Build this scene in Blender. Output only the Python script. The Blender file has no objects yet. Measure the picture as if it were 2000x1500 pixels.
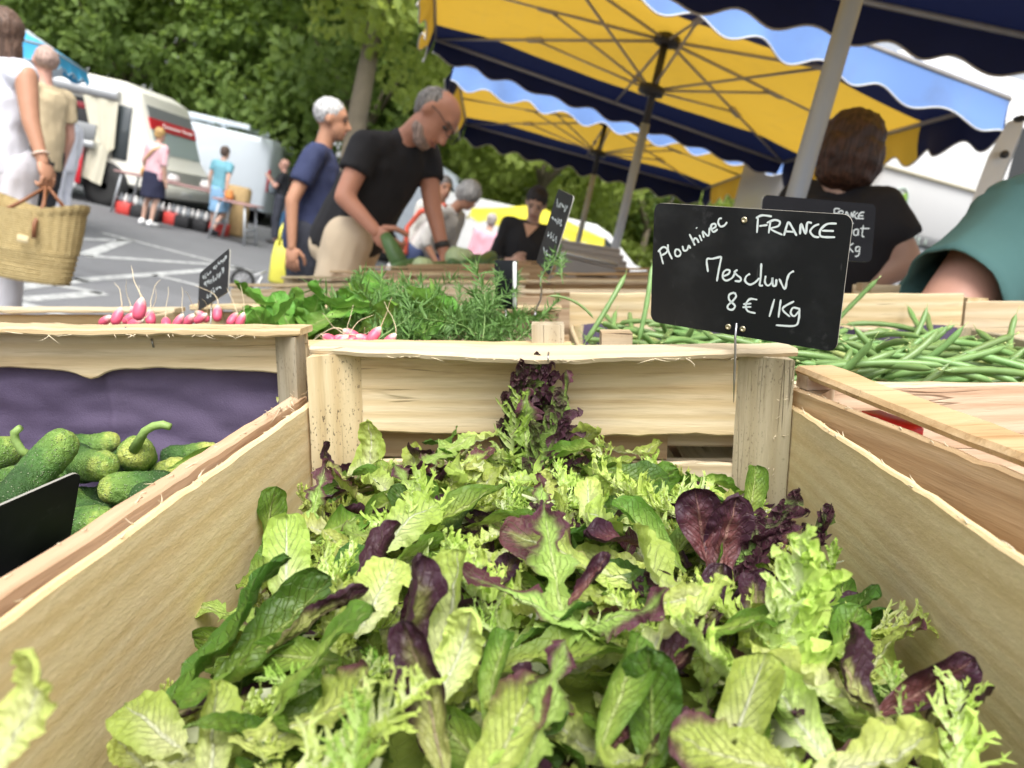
import bpy, bmesh, math, random
import numpy as np
from mathutils import Vector, Matrix, Euler, Quaternion, noise
R = math.radians
rng = random.Random(7)
sc = bpy.context.scene
COL = sc.collection

# ------------------------------------------------------------------ camera, world, sun, exposure
H = 1.25                                   # camera height above the asphalt
SLOPE = R(12.5)                            # the display table slopes down to the customers
# stall frame: u across (rising to the vendor's side), v along the stall, w square to the table top
SM = Matrix(((math.cos(SLOPE), 0, -math.sin(SLOPE), 0),
             (0, 1, 0, 0),
             (math.sin(SLOPE), 0, math.cos(SLOPE), H),
             (0, 0, 0, 1)))
PITCH, YAW, FPX = math.atan(.191), math.atan(.0405), 1480.0
fw = Vector((-math.sin(YAW)*math.cos(PITCH), math.cos(YAW)*math.cos(PITCH), -math.sin(PITCH)))
rt = Vector((math.cos(YAW), math.sin(YAW), 0))
up = rt.cross(fw)
cam = bpy.data.cameras.new('camera')
camo = bpy.data.objects.new('camera', cam); COL.objects.link(camo)
cm = Matrix((rt, up, -fw)).transposed().to_4x4()
camo.matrix_world = SM @ cm
cam.sensor_width = 36; cam.lens = 36*FPX/2000
cam.clip_start = .01; cam.clip_end = 1000
cam.dof.use_dof = True; cam.dof.focus_distance = .52; cam.dof.aperture_fstop = 9.5
sc.camera = camo

SUN_EL, SUN_AZ = R(60), R(184)             # bright overcast, light from behind the camera
w = bpy.data.worlds.new('World'); sc.world = w; w.use_nodes = True
nt = w.node_tree; nt.nodes.clear()
sky = nt.nodes.new('ShaderNodeTexSky'); sky.sky_type = 'NISHITA'; sky.sun_disc = False
sky.sun_elevation = SUN_EL; sky.sun_rotation = SUN_AZ
sky.air_density = 1.0; sky.dust_density = 4.0; sky.ozone_density = 1.0
bw = nt.nodes.new('ShaderNodeRGBToBW'); mx = nt.nodes.new('ShaderNodeMix'); mx.data_type = 'RGBA'
mx.inputs[0].default_value = .80           # thin white cloud over the blue
bg = nt.nodes.new('ShaderNodeBackground'); bg.inputs[1].default_value = .15
ow = nt.nodes.new('ShaderNodeOutputWorld')
nt.links.new(sky.outputs[0], bw.inputs[0]); nt.links.new(sky.outputs[0], mx.inputs[6])
nt.links.new(bw.outputs[0], mx.inputs[7]); nt.links.new(mx.outputs[2], bg.inputs[0]); nt.links.new(bg.outputs[0], ow.inputs[0])
sl = bpy.data.lights.new('sun', 'SUN'); sl.energy = 1.5; sl.angle = R(38); sl.color = (1, .97, .92)
so = bpy.data.objects.new('sun', sl); COL.objects.link(so)
sd = Vector((math.sin(SUN_AZ)*math.cos(SUN_EL), math.cos(SUN_AZ)*math.cos(SUN_EL), math.sin(SUN_EL)))
so.rotation_euler = sd.to_track_quat('Z', 'Y').to_euler()
sc.view_settings.view_transform = 'Standard'; sc.view_settings.look = 'None'
sc.view_settings.exposure = 1.18; sc.view_settings.gamma = 1.0
sc.view_settings.use_curve_mapping = False
sc.render.engine = 'CYCLES'
sc.cycles.max_bounces = 6; sc.cycles.transparent_max_bounces = 6
sc.cycles.caustics_reflective = False; sc.cycles.caustics_refractive = False
sc.cycles.use_denoising = True

# ------------------------------------------------------------------ surveying: sight line -> point at a known distance
def sight(x, y):
    return rt*((x-1000)/FPX) + up*((750-y)/FPX) + fw
def SV(x, y, v):                            # stall point on the sight line at depth v
    r = sight(x, y); return r*(v/r.y)
def P(x, y, Y):                             # world point on the sight line at distance Y
    return SM @ SV(x, y, Y)
def G(x, y, Z=0.0):                         # world point on the sight line at height Z
    r = SM.to_3x3() @ sight(x, y); return r*((Z-H)/r.z) + Vector((0, 0, H))

# ------------------------------------------------------------------ mesh builder
class MB:
    def __init__(s): s.v = []; s.f = []; s.m = []; s.uv = []
    def add(s, vs, fs, m=0, uvs=None):
        o = len(s.v); s.v += [tuple(p) for p in vs]
        for f in fs: s.f.append([i+o for i in f]); s.m.append(m)
        s.uv += uvs if uvs else [(0, 0)]*len(vs)
        return s
    def box(s, c, size, M=None, m=0):
        c = Vector(c); x, y, z = (k/2 for k in size)
        vs = [Vector((a*x, b*y, d*z)) for a in (-1, 1) for b in (-1, 1) for d in (-1, 1)]
        vs = [c + (M @ q if M else q) for q in vs]
        return s.add(vs, [(0,1,3,2),(4,6,7,5),(0,4,5,1),(2,3,7,6),(0,2,6,4),(1,5,7,3)], m)
    def bbox(s, c, size, b=.01, M=None, m=0):      # box with chamfered edges
        c = Vector(c); h = [k/2 for k in size]; vs = []; idx = {}
        for a in (-1, 1):
            for d in (-1, 1):
                for e in (-1, 1):
                    for ax in range(3):
                        q = Vector((a*(h[0]-(b if ax != 0 else 0)), d*(h[1]-(b if ax != 1 else 0)), e*(h[2]-(b if ax != 2 else 0))))
                        idx[(a, d, e, ax)] = len(vs); vs.append(c + (M @ q if M else q))
        fs = []
        sg = (-1, 1)
        def quad(k, flip): fs.append(k[::-1] if flip else k)
        for ax in range(3):
            for g in sg:
                o = [i for i in range(3) if i != ax]
                k = []
                for p, q in ((-1,-1),(1,-1),(1,1),(-1,1)):
                    t = [0,0,0]; t[ax] = g; t[o[0]] = p; t[o[1]] = q; k.append(idx[(*t, ax)])
                quad(k, (g < 0) ^ (ax == 1))
        for ax in range(3):
            o = [i for i in range(3) if i != ax]
            for p in sg:
                for q in sg:
                    t0 = [0,0,0]; t0[o[0]] = p; t0[o[1]] = q; t1 = list(t0); t0[ax] = -1; t1[ax] = 1
                    k = [idx[(*t0, o[0])], idx[(*t1, o[0])], idx[(*t1, o[1])], idx[(*t0, o[1])]]
                    quad(k, (p*q > 0) ^ (ax == 1))
        for a in sg:
            for d in sg:
                for e in sg:
                    k = [idx[(a,d,e,0)], idx[(a,d,e,1)], idx[(a,d,e,2)]]; quad(k, a*d*e < 0)
        return s.add(vs, fs, m)
    def tube(s, path, r, n=8, m=0, cap=True, uv=False):
        path = [Vector(p) for p in path]; k = len(path)
        rr = r if isinstance(r, (list, tuple)) else [r]*k
        t0 = (path[1]-path[0]).normalized()
        a = t0.orthogonal().normalized(); vs = []; uvs = []
        for i, p in enumerate(path):
            t = (path[min(i+1, k-1)]-path[max(i-1, 0)]).normalized()
            a = (a - t*a.dot(t))
            a = a.normalized() if a.length > 1e-6 else t.orthogonal().normalized()
            b = t.cross(a)
            for j in range(n):
                an = 2*math.pi*j/n
                vs.append(p + (a*math.cos(an)+b*math.sin(an))*rr[i]); uvs.append((j/n, i/(k-1)))
        fs = [(i*n+j, i*n+(j+1) % n, (i+1)*n+(j+1) % n, (i+1)*n+j) for i in range(k-1) for j in range(n)]
        if cap: fs += [tuple(range(n-1, -1, -1)), tuple((k-1)*n+j for j in range(n))]
        return s.add(vs, fs, m, uvs)
    def ell(s, c, r, M=None, n=16, k=10, m=0, fn=None):
        c = Vector(c); r = (r, r, r) if not isinstance(r, (tuple, list)) else r
        vs = []
        for i in range(1, k):
            ph = math.pi*i/k
            for j in range(n):
                th = 2*math.pi*j/n
                q = Vector((math.sin(ph)*math.cos(th), math.sin(ph)*math.sin(th), math.cos(ph)))
                if fn: q = fn(q)
                q = Vector((q.x*r[0], q.y*r[1], q.z*r[2]))
                vs.append(c + (M @ q if M else q))
        for z in (1, -1):
            q = Vector((0, 0, z))
            if fn: q = fn(q)
            q = Vector((q.x*r[0], q.y*r[1], q.z*r[2])); vs.append(c + (M @ q if M else q))
        a = len(vs)-2; b = a+1
        fs = [((i)*n+j, (i+1)*n+j, (i+1)*n+(j+1) % n, i*n+(j+1) % n) for i in range(k-2) for j in range(n)]
        fs += [(a, j, (j+1) % n) for j in range(n)] + [(b, (k-2)*n+(j+1) % n, (k-2)*n+j) for j in range(n)]
        return s.add(vs, fs, m)
    def cap(s, p0, p1, r0, r1, n=12, flat=False):    # tapered limb, round or flat ended
        p0, p1 = Vector(p0), Vector(p1); d = p1-p0; L = d.length; t = d/L
        if flat: return s.tube([p0, p0+d*.33, p0+d*.66, p1], [r0, r0+(r1-r0)*.33, r0+(r1-r0)*.66, r1], n)
        pts, rr = [], []
        for i in range(1, 5): a = math.pi/2*i/4; pts.append(p0 - t*r0*math.cos(a)); rr.append(r0*math.sin(a))
        for i in range(4): a = math.pi/2*i/4; pts.append(p1 + t*r1*math.sin(a)); rr.append(max(r1*math.cos(a), 1e-4))
        return s.tube(pts, rr, n)
    def lathe(s, prof, n=20, M=None, m=0, axis='z'):
        vs = []
        for r, z in prof:
            for j in range(n):
                a = 2*math.pi*j/n; q = Vector((r*math.cos(a), r*math.sin(a), z))
                if axis == 'x': q = Vector((z, q.x, q.y))
                if axis == 'y': q = Vector((q.x, z, -q.y))
                vs.append(M @ q if M else q)
        k = len(prof)
        fs = [(i*n+j, i*n+(j+1) % n, (i+1)*n+(j+1) % n, (i+1)*n+j) for i in range(k-1) for j in range(n)]
        fs += [tuple(range(n-1, -1, -1)), tuple((k-1)*n+j for j in range(n))]
        return s.add(vs, fs, m)
    def prism(s, poly, d0, d1, M=None, m=0):         # polygon in x,z pushed along y
        n = len(poly); vs = [Vector((x, d0, z)) for x, z in poly]+[Vector((x, d1, z)) for x, z in poly]
        if M: vs = [M @ q for q in vs]
        fs = [tuple(range(n)), tuple(range(2*n-1, n-1, -1))] + [(i, i+n, (i+1) % n+n, (i+1) % n) for i in range(n)]
        return s.add(vs, fs, m)
    def mesh(s, name, smooth=True):
        me = bpy.data.meshes.new(name); me.from_pydata(s.v, [], s.f); me.update()
        if any(s.m): me.polygons.foreach_set('material_index', s.m)
        if smooth: me.polygons.foreach_set('use_smooth', [True]*len(me.polygons))
        ul = me.uv_layers.new(name='UVMap')
        li = np.empty(len(me.loops), int); me.loops.foreach_get('vertex_index', li)
        ul.data.foreach_set('uv', np.array(s.uv, float)[li].ravel())
        return me

def put(me, name, mats=None, parent=None, M=None):
    if mats is not None and not me.materials:
        for m in (mats if isinstance(mats, (list, tuple)) else [mats]): me.materials.append(m)
    o = bpy.data.objects.new(name, me); COL.objects.link(o)
    if parent: o.parent = parent
    if M is not None: o.matrix_basis = M
    return o
def build(mb, name, mats, parent=None, M=None, smooth=True):
    return put(mb.mesh(name, smooth), name, mats, parent, M)
def tag(o, label, cat, group=None, kind=None):
    o['label'] = label
    if cat: o['category'] = cat
    if group: o['group'] = group
    if kind: o['kind'] = kind
    return o
def thing(name, label, cat, M=None, group=None):
    o = bpy.data.objects.new(name, None); COL.objects.link(o); o.empty_display_size = .05
    if M is not None: o.matrix_basis = M
    return tag(o, label, cat, group)
def sharp(me, ang=35):
    bm = bmesh.new(); bm.from_mesh(me); bmesh.ops.recalc_face_normals(bm, faces=bm.faces)
    for e in bm.edges:
        if len(e.link_faces) == 2 and e.calc_face_angle(0) > R(ang): e.smooth = False
    bm.to_mesh(me); bm.free(); return me
T = Matrix.Translation
def Rz(a): return Matrix.Rotation(a, 4, 'Z')
def Rx(a): return Matrix.Rotation(a, 4, 'X')
def Ry(a): return Matrix.Rotation(a, 4, 'Y')
def ST(u, v, w): return SM @ T((u, v, w))

# ------------------------------------------------------------------ materials
class N:
    def __init__(s, name):
        s.m = bpy.data.materials.new(name); s.m.use_nodes = True; s.t = s.m.node_tree
        s.b = s.t.nodes['Principled BSDF']; s.o = s.t.nodes['Material Output']
    def n(s, typ, **k):
        x = s.t.nodes.new('ShaderNode'+typ)
        for a, v in k.items(): setattr(x, a, v)
        return x
    def l(s, a, b): s.t.links.new(a, b)
    def val(s, sock, v):
        if hasattr(v, 'is_linked') or hasattr(v, 'links'): s.l(v, sock)
        else: sock.default_value = v
    def math(s, op, a, b=0.0, clamp=False):
        x = s.n('Math', operation=op, use_clamp=clamp); s.val(x.inputs[0], a); s.val(x.inputs[1], b); return x.outputs[0]
    def mix(s, f, a, b, mode='MIX'):
        x = s.n('Mix', data_type='RGBA', blend_type=mode); s.val(x.inputs[0], f)
        for k, v in ((6, a), (7, b)):
            s.val(x.inputs[k], (*v, 1) if isinstance(v, tuple) and len(v) == 3 else v)
        return x.outputs[2]
    def ramp(s, f, stops):
        x = s.n('ValToRGB'); s.val(x.inputs[0], f); e = x.color_ramp.elements
        while len(e) < len(stops): e.new(.5)
        for q, (p, c) in zip(e, stops): q.position = p; q.color = (*c, 1) if len(c) == 3 else (c[0], c[0], c[0], 1)
        return x.outputs[0]
    def sm(s, f, a, b):                       # smoothstep-like ramp 0..1
        x = s.n('MapRange', interpolation_type='SMOOTHSTEP'); s.val(x.inputs[0], f)
        x.inputs[1].default_value = a; x.inputs[2].default_value = b; return x.outputs[0]
    def coord(s, scale=(1, 1, 1), what='Object', rnd=False):
        c = s.n('TexCoord'); mp = s.n('Mapping'); mp.inputs['Scale'].default_value = scale
        s.l(c.outputs[what], mp.inputs[0])
        if rnd:
            oi = s.n('ObjectInfo'); cx = s.n('CombineXYZ')
            k = s.math('MULTIPLY', oi.outputs['Random'], 37.0)
            for i in range(3): s.l(k, cx.inputs[i])
            s.l(cx.outputs[0], mp.inputs['Location'])
        return mp.outputs[0]
    def noise(s, vec, scale, detail=3, rough=.55, out=0):
        x = s.n('TexNoise'); s.l(vec, x.inputs['Vector']); x.inputs['Scale'].default_value = scale
        x.inputs['Detail'].default_value = detail; x.inputs['Roughness'].default_value = rough; return x.outputs[out]
    def bump(s, h, strength, dist=.01):
        x = s.n('Bump'); s.l(h, x.inputs['Height']); x.inputs['Strength'].default_value = strength
        x.inputs['Distance'].default_value = dist; s.l(x.outputs[0], s.b.inputs['Normal']); return x.outputs[0]
    def rnd(s): return s.n('ObjectInfo').outputs['Random']
    def hsv(s, c, h=.5, sat=1.0, v=1.0):
        x = s.n('HueSaturation'); s.val(x.inputs['Color'], c); s.val(x.inputs['Hue'], h); s.val(x.inputs['Saturation'], sat); s.val(x.inputs['Value'], v); return x.outputs[0]
    def fin(s, col, rough=.5, spec=.5, trans=0, tcol=None):
        s.val(s.b.inputs['Base Color'], (*col, 1) if isinstance(col, tuple) else col)
        s.val(s.b.inputs['Roughness'], rough); s.b.inputs['Specular IOR Level'].default_value = spec
        if trans:
            tr = s.n('BsdfTranslucent'); s.val(tr.inputs[0], (*tcol, 1) if isinstance(tcol, tuple) else (tcol if tcol is not None else col))
            ms = s.n('MixShader'); ms.inputs[0].default_value = trans
            s.l(s.b.outputs[0], ms.inputs[1]); s.l(tr.outputs[0], ms.inputs[2]); s.l(ms.outputs[0], s.o.inputs[0])
        return s.m
def pm(name, col, rough=.5, var=.12, scale=12, bump=.1, bscale=80, metal=0, spec=.5, trans=0, dist=.003):
    n = N(name); v = n.coord(rnd=True)
    f = n.noise(v, scale, 4)
    c = n.mix(f, tuple(k*(1-var) for k in col), tuple(min(1, k*(1+var)) for k in col))
    if bump: n.bump(n.noise(v, bscale, 3), bump, dist)
    n.b.inputs['Metallic'].default_value = metal
    rr = n.math('ADD', n.math('MULTIPLY', f, .15), rough-.07)
    return n.fin(c, rr, spec, trans)
def wood(name, c0, c1, c2, mould=0.0, tint=.12, weather=.0, fz=0.0, ax='x'):
    A = (lambda t: (t[2], t[1], t[0])) if ax == 'z' else (lambda t: t)
    n = N(name); v = n.coord(A((2.2, 26, 26)), rnd=True); vf = n.coord(A((9, 150, 150)), rnd=True); vo = n.coord(rnd=True)
    vf2 = n.coord(A((30, 420, 420)), rnd=True)
    big = n.noise(v, 1.0, 5, .6); fib = n.noise(vf, 1.0, 4, .65); fine = n.noise(vf2, 1.0, 2, .6)
    wv = n.n('TexWave', wave_type='BANDS', bands_direction='X' if ax == 'z' else 'Z'); n.l(n.coord(A((.6, 5, 9)), rnd=True), wv.inputs[0])
    wv.inputs['Scale'].default_value = 2.2; wv.inputs['Distortion'].default_value = 9; wv.inputs['Detail'].default_value = 3
    f = n.math('ADD', n.math('MULTIPLY', big, .7), n.math('MULTIPLY', wv.outputs[0], .3))
    c = n.ramp(f, [(.25, c1), (.5, c0), (.78, c2)])
    c = n.mix(n.math('MULTIPLY', n.sm(fib, .50, .78), 1.0-fz*.75), c, n.hsv(c, .495, 1.12, .72))
    if fz:                                         # furry saw-cut face: short fibres across the cut
        fu = n.noise(n.coord(A((55, 300, 240)), rnd=True), 1.0, 4, .7); fu2 = n.noise(n.coord(A((160, 500, 420)), rnd=True), 1.0, 3, .7)
        fine = n.math('ADD', n.math('MULTIPLY', fu, .6), n.math('MULTIPLY', fu2, .4)); fib = fine
        c = n.mix(n.math('MULTIPLY', n.sm(fine, .42, .68), .42), n.hsv(c, .5, 1.05, .90), n.hsv(c, .5, .92, 1.10))
    c = n.mix(n.math('MULTIPLY', n.sm(fine, .52, .8), .5), c, n.hsv(c, .5, .9, 1.2))
    st = n.noise(n.coord(A((.8, 5, 5)), rnd=True), 6.0, 4, .6)      # rain marks and dirt
    c = n.mix(n.math('MULTIPLY', n.sm(st, .52, .75), .45+weather), c, n.hsv(c, .50, .82, .62))
    kn = n.noise(n.coord(A((7, 26, 26)), rnd=True), 1.0, 2, .5)    # knots and bruises
    c = n.mix(n.math('MULTIPLY', n.sm(kn, .70, .80), .55), c, n.hsv(c, .485, 1.25, .48))
    cr = n.noise(n.coord(A((1.6, 46, 46)), rnd=True), 1.3, 2, .5)   # fine checks along the grain
    crack = n.sm(n.math('ABSOLUTE', n.math('SUBTRACT', cr, .5)), .012, .0)
    crack = n.math('MULTIPLY', crack, n.math('MULTIPLY', n.sm(n.noise(vo, 9, 2), .52, .62), 1.0-fz))
    c = n.mix(n.math('MULTIPLY', crack, .65), c, tuple(k*.28 for k in c1))
    if mould:
        sp = n.noise(n.coord(A((70, 170, 110)), rnd=True), 4.0, 2, .5); ar = n.noise(vo, 22, 2)
        mk = n.math('MULTIPLY', n.sm(sp, .60, .68), n.sm(ar, .40, .58))
        c = n.mix(n.math('MULTIPLY', mk, mould), c, (.06, .045, .03))
    c = n.hsv(c, .5, n.math('ADD', n.math('MULTIPLY', n.rnd(), tint*2), 1-tint), n.math('ADD', n.math('MULTIPLY', n.rnd(), tint), 1-tint*.6))
    hgt = n.math('ADD', n.math('ADD', n.math('MULTIPLY', fib, .7), n.math('MULTIPLY', fine, .35)), n.math('MULTIPLY', crack, -1.2))
    n.bump(hgt, .55-.15*fz, .0016)
    return n.fin(c, .78, .25)
WOOD = wood('pale_poplar', (0.593, 0.480, 0.309), (0.517, 0.394, 0.230), (0.670, 0.567, 0.396))
WOODM = wood('mouldy_poplar', (0.563, 0.454, 0.283), (0.472, 0.356, 0.198), (0.632, 0.529, 0.351), mould=.85)
WOODG = wood('weathered_poplar', (0.446, 0.371, 0.251), (0.363, 0.291, 0.185), (0.522, 0.446, 0.316), weather=.25)
WOODF = wood('rough_sawn_poplar', (.84, .655, .395), (.77, .575, .315), (.89, .725, .47), fz=1.0, weather=-.2)
WOODFG = wood('rough_sawn_grey_poplar', (.80, .635, .395), (.73, .56, .325), (.85, .705, .46), fz=1.0, weather=-.15)
WOODP = wood('pinkish_veneer', (.545, .395, .275), (.455, .305, .20), (.64, .50, .37))
WOODO = wood('orange_veneer', (0.505, 0.356, 0.203), (0.404, 0.261, 0.137), (0.576, 0.426, 0.263))
WOODS = wood('saw_cut_end', (0.562, 0.432, 0.261), (0.441, 0.311, 0.167), (0.639, 0.530, 0.359), mould=.3)
WOODMV = wood('mouldy_post', (0.563, 0.454, 0.283), (0.487, 0.371, 0.214), (0.632, 0.529, 0.351), mould=.85, ax='z')
WOODGV = wood('weathered_post', (0.476, 0.401, 0.271), (0.393, 0.318, 0.201), (0.544, 0.469, 0.332), mould=.45, weather=.2, ax='z')
WOODOV = wood('orange_post', (0.517, 0.394, 0.237), (0.427, 0.303, 0.167), (0.593, 0.470, 0.306), ax='z')
STEEL = pm('galvanised_wire', (.42, .42, .43), .38, .2, 60, .05, 200, metal=1)
FIBRE = pm('wood_fibre', (.66, .56, .39), .8, .1, 30, 0)
# ------------------------------------------------------------------ large structure: asphalt, markings, stall table
def asphalt():
    n = N('asphalt'); v = n.coord(); big = n.noise(v, .35, 5, .6); fine = n.noise(v, 160, 3, .7); mid = n.noise(v, 5, 4)
    c = n.ramp(big, [(.3, (.125, .128, .135)), (.7, (.165, .168, .176))])
    pt_ = n.n('TexVoronoi'); n.l(n.coord((.22, .35, 1)), pt_.inputs['Vector']); pt_.inputs['Scale'].default_value = 1.0; sp_ = n.n('SeparateColor'); n.l(pt_.outputs['Color'], sp_.inputs[0]); c = n.hsv(c, .5, 1.0, n.math('ADD', n.math('MULTIPLY', sp_.outputs[0], .22), .88))
    c = n.mix(n.math('MULTIPLY', n.sm(n.noise(n.coord((1, 1, 1)), 26, 2, .5), .68, .72), .6), c, (.05, .05, .052))
    c = n.mix(n.math('MULTIPLY', n.sm(mid, .5, .75), .4), c, (.10, .101, .105))
    c = n.mix(n.sm(fine, .45, .75), c, n.hsv(c, .5, 1, 1.5))
    n.bump(fine, .5, .004); return n.fin(c, .85, .3)
gr = MB(); gr.add([(-260, -60, 0), (260, -60, 0), (260, 420, 0), (-260, 420, 0)], [(0, 1, 2, 3)])
tag(build(gr, 'ground', asphalt(), smooth=False), 'grey asphalt of the car park', None, kind='structure')
def paintmat():
    n = N('road_paint'); v = n.coord(); f = n.noise(v, 9, 5, .65); g = n.noise(v, 90, 3)
    c = n.mix(n.sm(n.math('ADD', n.math('MULTIPLY', f, .6), n.math('MULTIPLY', g, .4)), .42, .62), (.50, .51, .50), (.20, .205, .21))
    return n.fin(c, .75, .3)
PAINT = paintmat()
marks = [((165, 499), (250, 468), .16), ((150, 467), (247, 470), .13), ((200, 455), (505, 533), .12), ((165, 500), (420, 517), .14), ((420, 517), (510, 534), .12),
         ((150, 548), (470, 523), .14), ((300, 537), (500, 585), .12), ((-60, 573), (165, 547), .14), ((-60, 594), (200, 573), .15), ((10, 538), (200, 574), .14),
         ((30, 590), (180, 634), .13), ((460, 545), (480, 550), .12)]
for a, b, wd in marks:
    p, q = G(*a), G(*b); d = (q-p).normalized(); s = Vector((-d.y, d.x, 0))*wd/2
    mb = MB(); k = 14
    for i in range(k+1):
        c = p+(q-p)*(i/k); j = rng.uniform(.93, 1.07); mb.add([c+s*j, c-s*j], [])
    mb.f = [(2*i, 2*i+1, 2*i+3, 2*i+2) for i in range(k)]; mb.m = [0]*k
    mb.v = [(x, y, .004) for x, y, z in mb.v]
    tag(build(mb, 'road_marking', PAINT, smooth=False), 'worn white line painted on the asphalt', None, kind='structure')

# the sloping display table under all the crates
tb = thing('display_table', 'sloping trestle table that carries the vegetable crates', 'table', ST(0, 0, -.31))
mb = MB(); mb.box((.05, 2.1, -.012), (1.75, 4.3, .024)); build(mb, 'table_top', WOODP, tb, smooth=False)
for u in (-.7, .8):
    for v in (.2, 2.1, 4.0):
        top = ST(u, v, -.335).translation; mb = MB(); mb.box((0, 0, top.z/2), (.05, .05, top.z))
        o = build(mb, 'leg', WOODG, tb, smooth=False); o.matrix_basis = tb.matrix_basis.inverted() @ T((top.x, top.y, 0))

# ------------------------------------------------------------------ crates
def board_mesh(L, hh, t, jit=.0011, nx=22, seed=0, low=None, high=None, wane=0):
    r = random.Random(seed); b = min(t*.28, .0016); mb = MB(); ph = r.uniform(0, 50)
    for i in range(nx+1):
        x = -L/2+L*i/nx
        jt = jit*(noise.noise((x*60+ph, 0, 0))*1.3+noise.noise((x*14+ph, 3, 0))*1.5)
        jb = jit*(noise.noise((x*60+ph, 9, 0))*1.3+noise.noise((x*14+ph, 7, 0))*1.5)
        wv = jit*1.2*noise.noise((x*6+ph, 5, 0))
        z1 = hh/2+jt+(high(x) if high else 0); z0 = -hh/2+jb+(low(x) if low else 0)
        ex = 0 if 0 < i < nx else 1
        y0, y1 = -t/2+wv, t/2+wv
        mb.add([(x, y0, z0+b), (x, y0, z1-b), (x, y0+b, z1), (x, y1-b, z1), (x, y1, z1-b), (x, y1, z0+b), (x, y1-b, z0), (x, y0+b, z0)], [])
    mb.f = [(8*i+j, 8*(i+1)+j, 8*(i+1)+(j+1) % 8, 8*i+(j+1) % 8) for i in range(nx) for j in range(8)]
    mb.f += [tuple(range(8)), tuple(8*nx+j for j in range(7, -1, -1))]; mb.m = [0]*len(mb.f)
    return sharp(mb.mesh('board', True), 30)
bseed = [0]
def bd(par, c, L, hh, t, ax='x', mat=None, name='board', tilt=0, yaw=0, **k):
    bseed[0] += 1
    me = board_mesh(L, hh, t, seed=bseed[0], **k)
    M = T(c) @ (Rz(math.pi/2) if ax == 'y' else Matrix()) @ Rz(yaw) @ Rx(tilt)
    return put(me, name, mat or WOOD, par, M)
def post(par, x, y, z0, z1, sx, sy, s=.032, mat=None, name='corner_post', sq=False):
    # three-sided corner post, its slanting face to the inside (sx, sy point outward); k steps of rough sawing
    mb = MB(); k = 14; tri = [(0, 0), (-sx*s, 0), (-sx*s*.86, -sy*s*.14), (-sx*s*.14, -sy*s*.86), (0, -sy*s)] if not sq else [(0, 0), (-sx*s, 0), (-sx*s, -sy*s), (0, -sy*s)]
    if sx*sy < 0: tri = tri[::-1]
    n = len(tri); ph = rng.uniform(0, 90)
    for i in range(k+1):
        z = z0+(z1-z0)*i/k
        for j, (a, b) in enumerate(tri): mb.add([(a+noise.noise((z*40, j+ph, 1))*.0008, b+noise.noise((z*40, j+ph, 5))*.0008, z)], [])
    mb.f = [(i*n+j, i*n+(j+1) % n, (i+1)*n+(j+1) % n, (i+1)*n+j) for i in range(k) for j in range(n)] + [tuple(range(n-1, -1, -1)), tuple(k*n+j for j in range(n))]
    mb.m = [0]*len(mb.f)
    return put(sharp(mb.mesh('corner_post'), 30), name, mat or WOODMV, par, T((x, y, 0)))
def splinters(par, pts, mat=None, r=.00042, name='splinters'):
    mb = MB()
    for p, d, L in pts:
        p = Vector(p); d = Vector(d).normalized(); q = Vector((rng.gauss(0, 1), rng.gauss(0, 1), rng.gauss(0, 1)))*.35
        mb.tube([p, p+d*L*.35+q*L*.08, p+d*L*.7+q*L*.3, p+d*L+q*L*.7], [r, r*.9, r*.6, r*.15], 5)
    o = build(mb, name, FIBRE, par); o['kind'] = 'stuff'; return o

# crate of salad leaves, in the middle of the picture (local = stall frame shifted)
CV, CW = .33, -.30
salad_crate = thing('wooden_crate', 'pale poplar crate heaped with mixed salad leaves under the chalk price sign', 'crate', ST(0, CV, CW))
L0 = lambda u, v, w: (u, v-CV, w-CW)
bd(salad_crate, L0(.005, .651, -.1345), .398, .069, .006, 'x', WOOD, nx=40)
bd(salad_crate, L0(.005, .651, -.2465), .398, .106, .006, 'x', WOOD, nx=40)
# flat cleat on top of the end, widest in the middle
mb = MB(); k = 40
for i in range(k+1):
    x = -.1975+.4085*i/k; s = (x-.006)/.2046
    f = .630-.026*max(0, 1-abs(s+.05)*1.15)+.0016*noise.noise((x*90, 0, 4))+.0025*noise.noise((x*25, 0, 4))
    bk = .668+.001*noise.noise((x*60, 2, 4)); top = -.0890-.0035*max(0, 1-abs(s))+.001*noise.noise((x*30, 7, 0)); th = .0068+.0012*noise.noise((x*50, 3, 3))
    mb.add([(x, f+.0012, top-th), (x, f-.0006, top-th*.5), (x, f+.0015, top-.0003), (x, f+.006, top), (x, bk-.001, top), (x, bk, top-.001), (x, bk, top-th)], [])
mb.v = [L0(*p) for p in mb.v]; n7 = 7
mb.f = [(n7*i+j, n7*i+(j+1) % n7, n7*(i+1)+(j+1) % n7, n7*(i+1)+j) for i in range(k) for j in range(n7)] + [tuple(range(n7-1, -1, -1)), tuple(n7*k+j for j in range(n7))]
mb.m = [0]*len(mb.f); put(sharp(mb.mesh('top_cleat'), 30), 'top_cleat', WOOD, salad_crate)
for x, sx in ((-.1945, -1), (.2035, 1)):
    post(salad_crate, x, .6475-CV, .002, .2040, sx, 1, .036, WOODMV if sx < 0 else WOODGV)
    post(salad_crate, x, .045-CV, .002, .2040, sx, -1, .034)
bd(salad_crate, L0(-.200, .346, -.214), .615, .152, .006, 'y', WOODF, 'side_board', nx=40)
bd(salad_crate, L0(.208, .346, -.2105), .615, .152, .006, 'y', WOODFG, 'side_board', nx=40)
for w0, hh in ((-.1285, .066), (-.245, .118)): bd(salad_crate, L0(.003, .040, w0), .398, hh, .006, 'x', WOOD)
for i in range(5): bd(salad_crate, L0(-.16+.081*i, .346, -.2985), .600, .0035, .076, 'y', WOODG, 'bottom_slat')
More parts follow.
